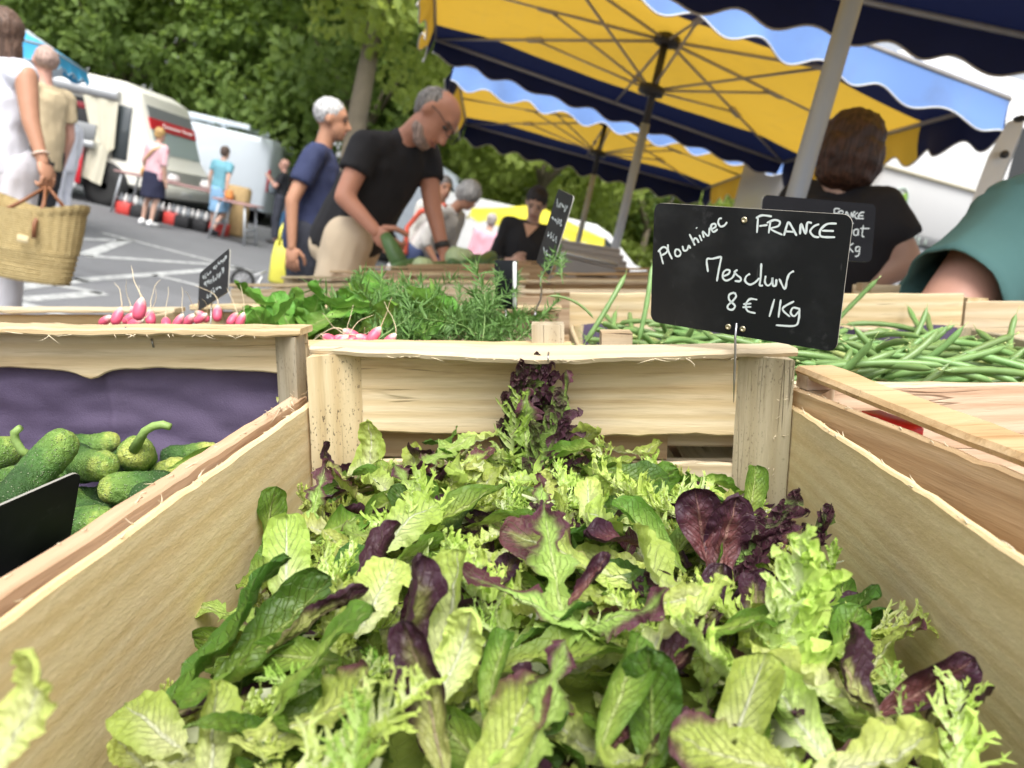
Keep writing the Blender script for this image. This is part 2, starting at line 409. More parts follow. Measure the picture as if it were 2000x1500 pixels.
mb = MB(); mb.tube([L0(.0052, .622, -.0920), L0(.0046, .606, -.0922), L0(.0046, .6042, -.0965)], .0007, 6); build(mb, 'staple', STEEL, salad_crate)
mb = MB(); mb.tube([L0(.0052, .6475, -.1025), L0(.005, .6475, -.112)], .0008, 6); build(mb, 'staple', STEEL, salad_crate)
sp = []
for i in range(32):
    x = rng.uniform(-.19, .2); s = (x-.006)/.2046; f = .6295-.026*max(0, 1-abs(s+.05)*1.15)
    sp.append((L0(x, f, -.0960), (rng.choice((-1, 1)), -.1, rng.uniform(-.5, .1)), .002+.016*rng.random()**3))
for i in range(30):
    v = rng.uniform(.1, .6); sp.append((L0(-.2+rng.uniform(-.003, .003), v, -.1385), (rng.uniform(-.4, .4), rng.choice((-1, 1)), rng.uniform(-.1, .5)), rng.uniform(.002, .009)))
    v = rng.uniform(.1, .6); sp.append((L0(.208+rng.uniform(-.003, .003), v, -.135), (rng.uniform(-.4, .4), rng.choice((-1, 1)), rng.uniform(-.1, .5)), rng.uniform(.002, .009)))
for i in range(40): sp.append((L0(.2035-rng.uniform(0, .012), .615+rng.uniform(-.003, .02), rng.uniform(-.2, -.1)), (rng.uniform(-.6, .6), -.3, rng.uniform(-1, 1)), rng.uniform(.002, .006)))
splinters(salad_crate, sp)

# general crate: x across the ends, y along the sides; base at z 0
def crate(label, M, W=.4, D=.6, end=.19, side=.145, mats=None, group=None, cleat=True, liner=None, hole=False):
    mt = mats or [WOOD, WOODG, WOOD, WOODO]
    c = thing('wooden_crate', label, 'crate', M, group)
    for y, sy in ((-D/2, -1), (D/2, 1)):
        bd(c, (0, y-sy*.003, end-.036), W-.002, .062, .006, 'x', mt[0])
        bd(c, (0, y-sy*.003, end*.5-.036), W-.002, end-.085, .006, 'x', mt[1])
        if cleat: bd(c, (0, y-sy*.016, end+.0035), W+.004, .0065, .034, 'x', mt[2], 'top_cleat')
        for x, sx in ((-W/2, -1), (W/2, 1)): post(c, x-sx*.0062, y-sy*.0068, .003, end-.001, sx, sy, .030, {WOODO: WOODOV, WOODG: WOODGV, WOODM: WOODMV}.get(mt[3], WOODMV))
    for x, sx in ((-W/2, -1), (W/2, 1)): bd(c, (x-sx*.003, 0, side/2), D-.016, side-.004, .0058, 'y', mt[1 if sx > 0 else 2], 'side_board')
    for i in range(4): bd(c, (-W/2+W*(i+.5)/4, 0, .0035), D-.016, .0035, W/4-.012, 'y', WOODG, 'bottom_slat')
    return c
PAPER = None
def papermat():
    n = N('purple_paper'); v = n.coord(); a = n.noise(v, 14, 4, .6); b = n.noise(v, 900, 2)
    c = n.ramp(n.math('ADD', n.math('MULTIPLY', a, .75), n.math('MULTIPLY', b, .25)), [(.3, (.088, .066, .122)), (.55, (.112, .085, .152)), (.75, (.135, .104, .178))])
    n.bump(n.math('ADD', b, n.math('MULTIPLY', a, 2.0)), .4, .002); return n.fin(c, .72, .35)
PAPER = papermat()

# cucumber crate, left of the salad
cuc = thing('wooden_crate', 'wooden crate of knobbly cucumbers lined with purple paper', 'crate', ST(-.405, .36, -.29))
C0 = lambda u, v, w: (u+.405, v-.36, w+.29)
bump_low = lambda x: -.0075*math.exp(-((x+.0)/.012)**2) + .003*math.exp(-((abs(x)-.09)/.07)**2) - .004*max(0, (abs(x)-.155)/.04)
bd(cuc, C0(-.405, .655, -.0985), .396, .036, .005, 'x', WOODO if False else WOOD, nx=60, low=bump_low)
bd(cuc, C0(-.405, .680, -.255), .396, .06, .005, 'x', WOODG)
bd(cuc, C0(-.405, .645, -.0775), .402, .0065, .036, 'x', WOOD, 'top_cleat', nx=40)
for sx in (-1, 1):
    post(cuc, sx*.1965, .652-.36, .002, .2085, sx, 1, .026, WOODGV); post(cuc, sx*.1965, .07-.36, .002, .2085, sx, -1, .03)
bd(cuc, C0(-.2135, .36, -.2095), .575, .15, .012, 'y', WOODP, 'side_board', nx=40)
bd(cuc, C0(-.602, .36, -.205), .575, .15, .006, 'y', WOODG, 'side_board')
for w0, hh in ((-.0985, .05), (-.225, .12)): bd(cuc, C0(-.405, .064, w0), .396, hh, .006, 'x', WOOD)
for i in range(4): bd(cuc, C0(-.555+.1*i, .36, -.287), .575, .0035, .09, 'y', WOODG, 'bottom_slat')
for q in ([C0(-.355, .629, -.0735), C0(-.352, .6275, -.0775)], [C0(-.345, .6515, -.086), C0(-.344, .6515, -.094)]): mb = MB(); mb.tube(q, .0008, 6); build(mb, 'staple', STEEL, cuc)
sp = []
for i in range(34): sp.append((C0(rng.uniform(-.6, -.21), .6275, -.0795), (rng.choice((-1, 1)), -.15, rng.uniform(-1.2, .1)), .002+.020*rng.random()**2.5))
for i in range(24): v = rng.uniform(.15, .64); sp.append((C0(-.2135+rng.uniform(-.005, .005), v, -.134), (rng.uniform(-.4, .4), rng.choice((-1, 1)), rng.uniform(-.1, .5)), rng.uniform(.002, .008)))
for i in range(18): sp.append((C0(-.214+rng.uniform(0, .006), rng.uniform(.56, .64), -.133), (rng.uniform(.2, .8), -1, rng.uniform(0, .4)), rng.uniform(.008, .022)))
splinters(cuc, sp)
mb = MB(); nu, nv = 110, 60                                  # creased liner: up the far end, then along the floor
for j in range(nv+1):
    for i in range(nu+1):
        u = -.60+.387*i/nu; t = j/nv
        if t < .55: v, w_ = .6740, -.1-.15*(t/.55)
        else: v, w_ = .6740-.5*((t-.55)/.45), -.26
        cr = .004*noise.noise((u*10, t*5, 2))+.003*abs(noise.noise((u*24, t*14, 5)))+.010*abs(noise.noise((u*7+t*5, t*4-u*6, 8)))+.007*abs(noise.noise((u*11-t*7, t*6+u*8, 3)))
        fold = .003*math.exp(-((u+.395)/.004)**2)
        off = cr+fold if .02 < t else 0
        mb.add([C0(u, v-(off*1.1 if t < .55 else 0), w_+(off if t >= .55 else 0))], [])
mb.f = [(j*(nu+1)+i, j*(nu+1)+i+1, (j+1)*(nu+1)+i+1, (j+1)*(nu+1)+i) for j in range(nv) for i in range(nu)]; mb.m = [0]*len(mb.f)
lin = build(mb, 'paper_liner', PAPER); lin.matrix_basis = cuc.matrix_basis.copy()
tag(lin, 'creased purple paper lining the cucumber crate', 'paper')

# crate at the right edge, set a little askew
a = .17; Mr = SM @ T((.205, .628, -.29)) @ Rz(math.atan2(.171, .985))
rc = thing('wooden_crate', 'nearly empty pinkish crate with a bent staple, right of the salad crate', 'crate', Mr)
bd(rc, (.004, -.30, .092), .59, .155, .006, 'y', WOODO, 'side_board', nx=40)
mb = MB(); k = 30
for i in range(k+1):
    y = -.60+.60*i/k; j = .0016*noise.noise((y*40, 1, 1)); x0 = .006+j; x1 = .036+j*.6; q = -.0085+.007*max(0, 1+y/.2)
    mb.add([(x0, y, .1815+q), (x0-.0015, y, .185+q), (x0+.001, y, .1885+q), (x1, y, .1885+q+.002*noise.noise((y*20, 4, 2))), (x1, y, .1815+q)], [])
mb.f = [(5*i+j, 5*i+(j+1) % 5, 5*(i+1)+(j+1) % 5, 5*(i+1)+j) for i in range(k) for j in range(5)]+[(4, 3, 2, 1, 0), tuple(5*k+j for j in range(5))]; mb.m = [0]*len(mb.f)
for q in (mb,): q.v = [(x, y, z) for x, y, z in q.v]
put(sharp(mb.mesh('top_cleat'), 30), 'top_cleat', WOODO, rc)
mb = MB(); mb.box((.017, -.012, .176), (.024, .018, .011)); build(mb, 'spacer', WOODP, rc, smooth=False)
bd(rc, (.20, -.004, .120), .388, .098, .006, 'x', WOODP, nx=30); bd(rc, (.20, -.004, .03), .388, .05, .006, 'x', WOODP)
bd(rc, (.396, -.30, .08), .59, .15, .006, 'y', WOODO, 'side_board')
post(rc, .007, -.008, .003, .170, -1, 1, .03, WOODOV); post(rc, .392, -.008, .003, .180, 1, 1, .03, WOODOV)
for i in range(4): bd(rc, (.05+.1*i, -.30, .004), .58, .0035, .088, 'y', WOODP, 'bottom_slat')
mb = MB(); mb.tube([(.0005, -.262, .151), (.0003, -.258, .172), (.0008, -.256, .176), (.006, -.2545, .1815), (.018, -.255, .1855)], [.0011, .0011, .0011, .0011, .0007], 7); build(mb, 'staple', STEEL, rc)
mb = MB(); mb.box((.0004, -.362, .132), (.002, .009, .005)); mb.tube([(-.001, -.362, .1345), (-.0028, -.361, .130), (0, -.36, .1265)], .0013, 5); build(mb, 'torn_chip', WOODP, rc)
splinters(rc, [((.003+rng.uniform(-.003, .003), rng.uniform(-.5, -.02), .1695), (rng.uniform(-.4, .4), rng.choice((-1, 1)), rng.uniform(0, .6)), rng.uniform(.002, .008)) for i in range(22)])
mb = MB(); mb.bbox((0, 0, 0), (.02, .05, .012), .003)
tag(build(mb, 'red_tray', pm('red_plastic', (.65, .03, .025), .35, .05), None, Mr @ T((.018, -.11, .1625))), 'red plastic tray glimpsed under the cleat of the right crate', 'tray')

# crates further along the table
hc = crate('wooden crate of spinach and tarragon behind the salad crate', SM @ T((-.245, .905, -.29)), .54, .44, .188, .16, [WOODP, WOODG, WOOD, WOODS])
bc = crate('wooden crate heaped with green beans behind the price sign', SM @ T((.325, .905, -.29)), .57, .44, .168, .168, [WOOD, WOODG, WOOD, WOODS], cleat=False)
for x in (-.27, .27): post(bc, x, -.205, .003, .205, 1 if x > 0 else -1, -1, .028, WOODS, sq=True)
post(hc, .265, -.205, .003, .212, 1, -1, .030, WOODGV, sq=True)
bd(hc, (.06, -.2265, .118), .60, .055, .005, 'x', WOODO)
bd(bc, (0, .226, .1), .57, .225, .006, 'x', WOOD)
rdc = crate('wooden crate of pink radishes behind the cucumber crate', SM @ T((-.77, .90, -.29)), .48, .40, .185, .19, [WOOD, WOOD, WOOD, WOODG])
crate('wooden crate lined with purple paper beyond the green beans', SM @ T((.90, 1.36, -.29)), .55, .42, .205, .19, [WOOD, WOOD, WOOD, WOODM], cleat=False)
mb = MB(); nu, nv = 24, 8
for j in range(nv+1):
    for i in range(nu+1): mb.add([(-.27+.54*i/nu, -.196-.006*noise.noise((i*.7, j*.6, 3)), .165-.14*j/nv+.006*math.sin(i*.9))], [])
mb.f = [(j*(nu+1)+i, j*(nu+1)+i+1, (j+1)*(nu+1)+i+1, (j+1)*(nu+1)+i) for j in range(nv) for i in range(nu)]; mb.m = [0]*len(mb.f)
tag(build(mb, 'paper_liner', PAPER, None, SM @ T((.325, .905, -.29)) @ Rz(math.pi)), 'purple paper lining the far end of the bean crate', 'paper')
crate('orange wooden crate in front of the grey folded trays', SM @ T((.12, 1.62, -.29)), .42, .38, .19, .17, [WOODO, WOODO, WOOD, WOODO])
crate('wooden crate beyond the tarragon, below the dark woman', SM @ T((-.22, 1.95, -.29)), .36, .4, .19, .17, [WOOD, WOODO, WOOD, WOODO])
crate('greyed wooden crate beside the beige shorts', SM @ T((-.60, 2.0, -.29)), .30, .4, .178, .16, [WOODG, WOODG, WOODG, WOODG])
crate('pinkish wooden crate that the man in black reaches over', SM @ T((-.42, 2.6, -.29)), .5, .42, .185, .17, [WOODP, WOODP, WOODO, WOODO])
crate('long wooden crate of courgettes and cabbage under his hand', SM @ T((-.16, 3.1, -.29)), .7, .45, .19, .17, [WOODO, WOODO, WOODO, WOODO])
crate('orange crate under the tilted grey board', SM @ T((.30, 2.35, -.29)), .55, .42, .19, .17, [WOODO, WOODP, WOODO, WOODO])
# ------------------------------------------------------------------ salad leaves
def leafmat(name, inner, outer, rib, purple=None, edge=.5, rough=.38, trans=.35, vein=.55, spread=.22, veinf=11.0):
    n = N(name); tc = n.n('TexCoord'); sx = n.n('SeparateXYZ'); n.l(tc.outputs['UV'], sx.inputs[0])
    S = n.math('ABSOLUTE', n.math('SUBTRACT', n.math('MULTIPLY', sx.outputs[0], 2.0), 1.0)); Tt = sx.outputs[1]
    v = n.coord(rnd=True); nz = n.noise(v, 38, 4, .6); nz2 = n.noise(v, 150, 3)
    f = n.math('ADD', n.math('ADD', n.math('MULTIPLY', Tt, .62), n.math('MULTIPLY', S, .34)), n.math('MULTIPLY', n.math('SUBTRACT', nz, .5), .55))
    c = n.mix(n.sm(f, .15, .75), inner, outer)
    c = n.mix(n.math('MULTIPLY', n.sm(nz2, .4, .75), .35), c, n.hsv(c, .5, 1.05, .74))
    if purple:
        e = n.math('ADD', f, n.math('MULTIPLY', n.math('SUBTRACT', n.rnd(), .5), spread))
        c = n.mix(n.sm(e, edge-.10, edge+.16), c, purple)
    rw = n.math('ADD', n.math('MULTIPLY', n.math('SUBTRACT', 1.0, Tt), .13), .012)
    mid = n.sm(n.math('DIVIDE', S, rw), 1.2, .5)
    ph = n.math('FRACT', n.math('SUBTRACT', n.math('MULTIPLY', Tt, veinf), n.math('MULTIPLY', S, veinf*.32)))
    tri = n.math('ABSOLUTE', n.math('SUBTRACT', ph, .5))
    vm = n.math('MULTIPLY', n.math('MULTIPLY', n.sm(tri, .10, .0), vein), n.sm(S, 1.0, .35))
    fine = n.n('TexVoronoi', feature='DISTANCE_TO_EDGE'); n.l(n.coord((1, 1, 1), rnd=True), fine.inputs['Vector']); fine.inputs['Scale'].default_value = 170
    ret = n.math('MULTIPLY', n.sm(fine.outputs['Distance'], .07, .0), .24*vein)
    c = n.mix(n.math('MAXIMUM', vm, ret), c, n.mix(.55, c, rib)); c = n.mix(n.math('MULTIPLY', mid, .72), c, rib)
    c = n.hsv(c, n.math('ADD', n.math('MULTIPLY', n.math('SUBTRACT', n.rnd(), .5), .025), .5), 1.0, n.math('ADD', n.math('MULTIPLY', n.rnd(), .28), .86))
    hgt = n.math('ADD', n.math('MULTIPLY', n.math('MAXIMUM', vm, n.math('MULTIPLY', ret, 1.2)), -1.0), n.math('ADD', n.math('MULTIPLY', nz, 1.1), n.math('MULTIPLY', mid, .4)))
    n.bump(hgt, .85, .0022)
    return n.fin(c, n.math('ADD', n.math('MULTIPLY', nz, .25), rough+.02), .33, trans, c)
LM = dict(
    lollo=leafmat('purple_lollo', (.24, .36, .08), (.16, .24, .05), (.34, .42, .16), (.062, .020, .034), .50, rough=.42, trans=.2, spread=.3),
    romaine=leafmat('green_romaine', (0.315, 0.425, 0.078), (0.107, 0.217, 0.024), (0.462, 0.536, 0.204), rough=.36),
    dark=leafmat('dark_spinach', (0.126, 0.218, 0.027), (0.050, 0.122, 0.015), (0.252, 0.336, 0.092), rough=.30, trans=.25),
    pale=leafmat('pale_batavia', (0.646, 0.698, 0.340), (0.403, 0.525, 0.104), (0.753, 0.779, 0.592), rough=.42, trans=.4, vein=.4),
    yellow=leafmat('yellow_heart', (0.735, 0.762, 0.412), (0.592, 0.688, 0.179), (0.788, 0.807, 0.609), rough=.42, trans=.42, vein=.35),
    red=leafmat('red_batavia', (0.353, 0.386, 0.118), (0.134, 0.126, 0.034), (0.336, 0.252, 0.168), (0.046, 0.015, 0.027), .42, rough=.34, trans=.2, vein=.35),
    plum=leafmat('plum_leaf', (0.168, 0.059, 0.050), (0.063, 0.018, 0.032), (0.302, 0.168, 0.134), (0.042, 0.013, 0.025), .5, rough=.32, trans=.18, vein=.5),
    bronze=leafmat('bronze_tipped', (0.499, 0.573, 0.157), (0.342, 0.435, 0.084), (0.628, 0.656, 0.370), (0.120, 0.042, 0.051), .66, rough=.40, trans=.3, spread=.35),
    oak=leafmat('red_oak_tips', (0.370, 0.508, 0.120), (0.240, 0.388, 0.074), (0.481, 0.554, 0.240), (0.092, 0.028, 0.044), .60, rough=.40, trans=.25, spread=.3),
    frisee=leafmat('curly_endive', (0.771, 0.797, 0.556), (0.538, 0.671, 0.153), (0.807, 0.824, 0.664), rough=.45, trans=.4, vein=.15),
    friseeg=leafmat('green_endive', (0.592, 0.688, 0.322), (0.305, 0.490, 0.075), (0.718, 0.762, 0.501), rough=.45, trans=.35, vein=.15))

def spoon(t): return (max(t, 0)**.75)*(max(1-t, 0)**.42)*1.72*(0.42+.58*min(1, t*1.6))
def fan(t): return min(1.0, .16+1.05*max(t-.06, 0)**.85)*(max(1-t, 0)**.30)*1.15
def strap(t): return (.42+.58*min(1, t*1.5))*(max(1-t, 0)**.33)*.98
def leaf_mesh(L, W, outline, seed, nt=30, ns=12, bend=.5, cup=.3, ruf=.004, rf=3, tooth=0, tf=18, lobe=0, nl=4, twist=0, blister=.0012, petiole=.12):
    r = random.Random(seed); ph = r.uniform(0, 40); p1, p2 = r.uniform(0, 6), r.uniform(0, 6); mb = MB(); pos = Vector((0, 0, 0)); ang = -bend*.35; rows = []
    b2 = r.uniform(-.5, .5)
    for i in range(nt+1):
        t = i/nt
        if i: ang += (bend+b2*math.sin(t*4+p1))*1.0/nt; pos = pos+Vector((0, math.cos(ang), math.sin(ang)))*(L/nt)
        tw = twist*(t-.3); nrm = Vector((math.sin(tw)*.9, -math.sin(ang), math.cos(ang)*math.cos(tw))).normalized()
        tan = Vector((0, math.cos(ang), math.sin(ang))); lat = tan.cross(nrm).normalized()
        wd = outline(t)
        if t < petiole: wd = max(.07, wd*(t/petiole))
        wl = []
        for sd in (-1, 1):
            q = wd
            if lobe: q *= 1-lobe*(.5+.5*math.cos(2*math.pi*(t*nl+(.13 if sd > 0 else 0))+p1))**1.3*(1-(1-t)**8)
            if tooth and lobe: q *= 1-tooth*((t*tf+(.3 if sd > 0 else 0)+.35*math.sin(t*9+p2)) % 1.0)*(1 if t > petiole else 0)
            elif tooth: q *= 1-tooth*(.9+1.1*noise.noise((t*tf, sd*7+ph, ph))+.9*noise.noise((t*tf*2.6, sd*5+ph, ph+3)))*(1 if t > petiole else 0)
            wl.append(W*q)
        row = []
        for j in range(ns+1):
            s = -1+2*j/ns; wj = wl[0] if s < 0 else wl[1]; q = s*wj; k = cup/W if W else 0
            a = q*k; x = math.sin(a)/k if abs(k) > 1e-6 else q; z = (1-math.cos(a))/k if abs(k) > 1e-6 else 0
            e = abs(s)**1.8
            sg_ = 3.1 if s > 0 else -2.7; z += ruf*e*(1.9*noise.noise((t*rf*1.5+ph, sg_, ph))+.9*noise.noise((t*rf*3.4+ph, sg_+5, ph)))*min(1, t*3)
            z += blister*1.5*(abs(noise.noise((s*3.6*W/.03+ph, t*L*140, ph)))*1.6-.4)*(1-.45*abs(s))+.0065*noise.noise((q*42+ph, t*L*38, ph+9))+.0022*noise.noise((q*110+ph, t*L*100, ph+4))
            z -= .0012*math.exp(-(s/.09)**2)
            row.append(pos+lat*x+nrm*z); mb.add([row[-1]], [], uvs=[(.5+s/2, t)])
    mb.f = [(i*(ns+1)+j, i*(ns+1)+j+1, (i+1)*(ns+1)+j+1, (i+1)*(ns+1)+j) for i in range(nt) for j in range(ns)]; mb.m = [0]*len(mb.f)
    c = sum((Vector(p) for p in mb.v), Vector())/len(mb.v); mb.v = [tuple(Vector(p)-c) for p in mb.v]
    return mb.mesh('leaf')
def ribbon(mb, path, wds, nrm, t0, t1, sgn=0):
    k = len(path); o = len(mb.v)
    for i, p in enumerate(path):
        tan = (path[min(i+1, k-1)]-path[max(i-1, 0)]); lat = tan.cross(nrm)
        lat = lat.normalized() if lat.length > 1e-9 else Vector((1, 0, 0)); t = t0+(t1-t0)*i/(k-1); up_ = lat.cross(tan).normalized()
        mb.v += [tuple(p-lat*wds[i]), tuple(p-up_*wds[i]*.35), tuple(p+lat*wds[i])]; mb.uv += [(.5+.25+.2*sgn, t), (.5+.1*sgn+.2, t), (.75+.2*sgn, t)]
    for i in range(k-1):
        for j in range(2): mb.f.append([o+i*3+j, o+i*3+j+1, o+(i+1)*3+j+1, o+(i+1)*3+j]); mb.m.append(0)
def frisee_mesh(L, seed, nb=20, stem=.006, curl=1.0, spread=.55, fat=1.0):
    r = random.Random(seed); mb = MB(); pts = []; ang = -.2; p = Vector(); bend = r.uniform(.3, 1.1); side = r.uniform(-.5, .5)
    n = 16
    for i in range(n+1):
        pts.append(p.copy()); t = i/n; ang += bend/n; d = Vector((side*t*.7, math.cos(ang), math.sin(ang))).normalized(); p = p+d*(L/n)
    Z = Vector((0, 0, 1))
    ribbon(mb, pts, [stem*min(1, .45+.28*i)*(1-.75*i/n)*(.55+.45*math.sin(math.pi*min(1, .35+i/n))) for i in range(n+1)], Z, .0, .55)
    for b in range(nb):
        t = .22+.78*(b/nb)+r.uniform(-.02, .02); t = min(t, .99); x = t*n; i = int(x); q = pts[i].lerp(pts[min(i+1, n)], x-i)
        sd = -1 if b % 2 else 1; fwd = (pts[min(i+1, n)]-pts[max(i-1, 0)]).normalized(); l = L*spread*r.uniform(.5, 1.0)*(.35+.65*math.sin(math.pi*min(1, .25+t*.7)))*.55
        d = (fwd*r.uniform(.5, .9)+Vector((sd, 0, 0))*r.uniform(.6, 1.0)+Z*r.uniform(.0, .55)).normalized(); path = [q]; cv = Z*r.uniform(-.2, 1.0)*curl+Vector((sd, 0, 0))*r.uniform(-.8, .6)+fwd*r.uniform(-.2, .7)
        for k in range(5): d = (d+cv*.22+Vector((r.gauss(0, .12), r.gauss(0, .12), r.gauss(0, .12)))).normalized(); path.append(path[-1]+d*l/5)
        w0 = stem*r.uniform(.22, .48)*fat if fat == 1 else stem*r.uniform(.55, .95); ribbon(mb, path, [w0, w0*.95, w0*.9, w0*.75, w0*.5, w0*.06], Z+d*.2, .35+t*.2, .75+.25*t, sd)
        for k in range(r.randint(5, 8)):
            m = r.randint(1, 4); qq = path[m].lerp(path[m+1], r.random()); d2 = ((path[m+1]-path[m]).normalized()*r.uniform(.3, .9)+Vector((r.gauss(0, .7), r.gauss(0, .5), r.uniform(-.3, .8)))).normalized(); l2 = l*r.uniform(.14, .30); c2 = Vector((r.gauss(0, .4), r.gauss(0, .4), r.gauss(.2, .4)))
            pp = [qq]
            for z in range(3): d2 = (d2+c2*.3).normalized(); pp.append(pp[-1]+d2*l2/3)
            w1 = w0*r.uniform(.45, .75); ribbon(mb, pp, [w1, w1*.85, w1*.55, w1*.05], Z+d2*.3, .6+.3*t, 1.0, sd)
    c = sum((Vector(p) for p in mb.v), Vector())/len(mb.v); mb.v = [tuple(Vector(p)-c) for p in mb.v]
    return mb.mesh('leaf')
KINDS = {}
def variants(kind, mat, fn, n): KINDS[kind] = [fn(i) for i in range(n)]; [m.materials.append(LM[mat]) for m in KINDS[kind]]
u_ = lambda i, a, b, s=0: a+(b-a)*random.Random(i*77+s*13+5).random()
variants('romaine', 'romaine', lambda i: leaf_mesh(u_(i, .062, .085), u_(i, .018, .025, 1), spoon, 100+i, bend=u_(i, -.8, 1.8, 2), cup=u_(i, .2, 2.4, 3), ruf=.002, twist=u_(i, -.8, .8, 4), blister=.0022), 6)
variants('dark', 'dark', lambda i: leaf_mesh(u_(i, .062, .085), u_(i, .018, .026, 1), spoon, 200+i, bend=u_(i, -.4, 1.5, 2), cup=u_(i, .3, 1.7, 3), ruf=.002, twist=u_(i, -.7, .7, 4), blister=.0030), 5)
variants('pale', 'pale', lambda i: leaf_mesh(u_(i, .062, .090), u_(i, .020, .029, 1), fan, 300+i, nt=60, ns=14, bend=u_(i, -.2, 1.6, 2), cup=u_(i, .1, 2.3, 3), ruf=.0050, rf=4, tooth=.05, tf=11, twist=u_(i, -.8, .8, 4), blister=.0025), 7)
variants('yellow', 'yellow', lambda i: leaf_mesh(u_(i, .045, .070), u_(i, .015, .023, 1), fan, 400+i, nt=60, ns=14, bend=u_(i, 0, 1.8, 2), cup=u_(i, .4, 2.6, 3), ruf=.0050, rf=5, tooth=.05, tf=10, twist=u_(i, -.8, .8, 4), blister=.0025), 6)
variants('red', 'red', lambda i: leaf_mesh(u_(i, .062, .088), u_(i, .018, .025, 1), spoon if i % 2 else fan, 500+i, nt=36, ns=14, bend=u_(i, 0, 1.9, 2), cup=u_(i, .6, 2.7, 3), ruf=.0035, rf=3, tooth=.05, tf=9, twist=u_(i, -.9, .9, 4), blister=.0032), 7)
variants('plum', 'plum', lambda i: leaf_mesh(u_(i, .048, .070), u_(i, .015, .022, 1), spoon, 600+i, nt=36, ns=14, bend=u_(i, .1, 2.0, 2), cup=u_(i, .6, 2.6, 3), ruf=.003, rf=3, twist=u_(i, -.9, .9, 4), blister=.0030), 6)
variants('bronze', 'bronze', lambda i: leaf_mesh(u_(i, .070, .095), u_(i, .020, .028, 1), fan, 700+i, nt=66, ns=14, bend=u_(i, -.1, 1.4, 2), cup=u_(i, .1, 1.4, 3), ruf=.0055, rf=4, tooth=.07, tf=12, twist=u_(i, -.8, .8, 4), blister=.0025), 6)
variants('oak', 'oak', lambda i: leaf_mesh(u_(i, .065, .092), u_(i, .021, .029, 1), strap, 800+i, nt=72, ns=12, bend=u_(i, -.3, 1.2, 2), cup=u_(i, -.1, .9, 3), ruf=.0055, rf=3.5, tooth=.30, tf=13, lobe=.72, nl=3.3, twist=u_(i, -.9, .9, 4), blister=.001), 7)
variants('frisee', 'frisee', lambda i: frisee_mesh(u_(i, .075, .105), 900+i, 36, (.0052 if i != 2 else .0085)+.0012*(i % 3), 1.0, .60), 7)
variants('friseeg', 'friseeg', lambda i: frisee_mesh(u_(i, .055, .085), 950+i, 30, u_(i, .0030, .0042, 1), .9, .56), 5)
variants('lollo', 'lollo', lambda i: frisee_mesh(u_(i, .060, .085), 980+i, 20, u_(i, .0055, .0075, 1), .7, .60, 1.7), 5)
NAMES = dict(romaine='green_lettuce_leaf', dark='spinach_leaf', pale='pale_lettuce_leaf', yellow='yellow_lettuce_leaf', red='red_lettuce_leaf', plum='plum_lettuce_leaf', bronze='bronze_lettuce_leaf', oak='oak_lettuce_leaf', frisee='endive_leaf', friseeg='green_endive_leaf', lollo='spiky_lettuce_leaf')
SHARED = dict(romaine='smooth mid-green lettuce leaf tossed in the salad crate', dark='glossy dark green leaf among the salad', pale='pale green lettuce leaf with white rib among the salad', yellow='small yellow-green heart leaf lying in the salad',
              red='dark red lettuce leaf with green base in the salad', plum='small plum-coloured leaf tucked into the salad', bronze='frilly green leaf with bronze tip in the salad', oak='pointed lobed leaf with purple tips in the salad', frisee='frizzy pale endive leaf with white stem in the salad', friseeg='thin frizzy green endive leaf in the salad', lollo='spiky purple-tipped lettuce leaf in the salad')
KIND_WORDS = dict(romaine='smooth mid-green lettuce leaf', dark='glossy dark green leaf', pale='pale lettuce leaf with white rib', yellow='small yellow-green heart leaf', red='dark red leaf with green base', plum='small plum-coloured leaf', bronze='frilly leaf with bronze tip', oak='pointed lobed leaf', frisee='frizzy pale endive leaf', friseeg='thin frizzy green leaf', lollo='spiky purple-tipped leaf')
def pile(u, v):
    a = -.174-.034*min(1, abs(u/.19))**2.2+.005*max(0, min(1, (v-.44)/.12))-.022*max(0, u/.19)*max(0, min(1, (v-.48)/.1))
    a += .012*noise.noise((u*14, v*14, 3)) - .012*max(0, (.34-v)/.15)
    if u < -.12: a -= .022*max(0, 1-abs(v-.36)/.08)*min(1, (-.12-u)/.05)
    return a
def leaf_at(kind, i, p, yaw, pitch, roll, scale=1.0, label=None, group='loose salad leaves in the crate'):
    me = KINDS[kind][i % len(KINDS[kind])]
    M = SM @ T(p) @ Rz(yaw) @ Rx(pitch) @ Ry(roll) @ Matrix.Scale(scale, 4)
    o = put(me, NAMES[kind], None, None, M)
    tag(o, label or SHARED[kind], 'salad leaf', group if not label else 'notable salad leaves'); return o
def yaw_img(d): return R(d-90)          # heading given as a compass in the picture: 0 = to the right, 90 = away
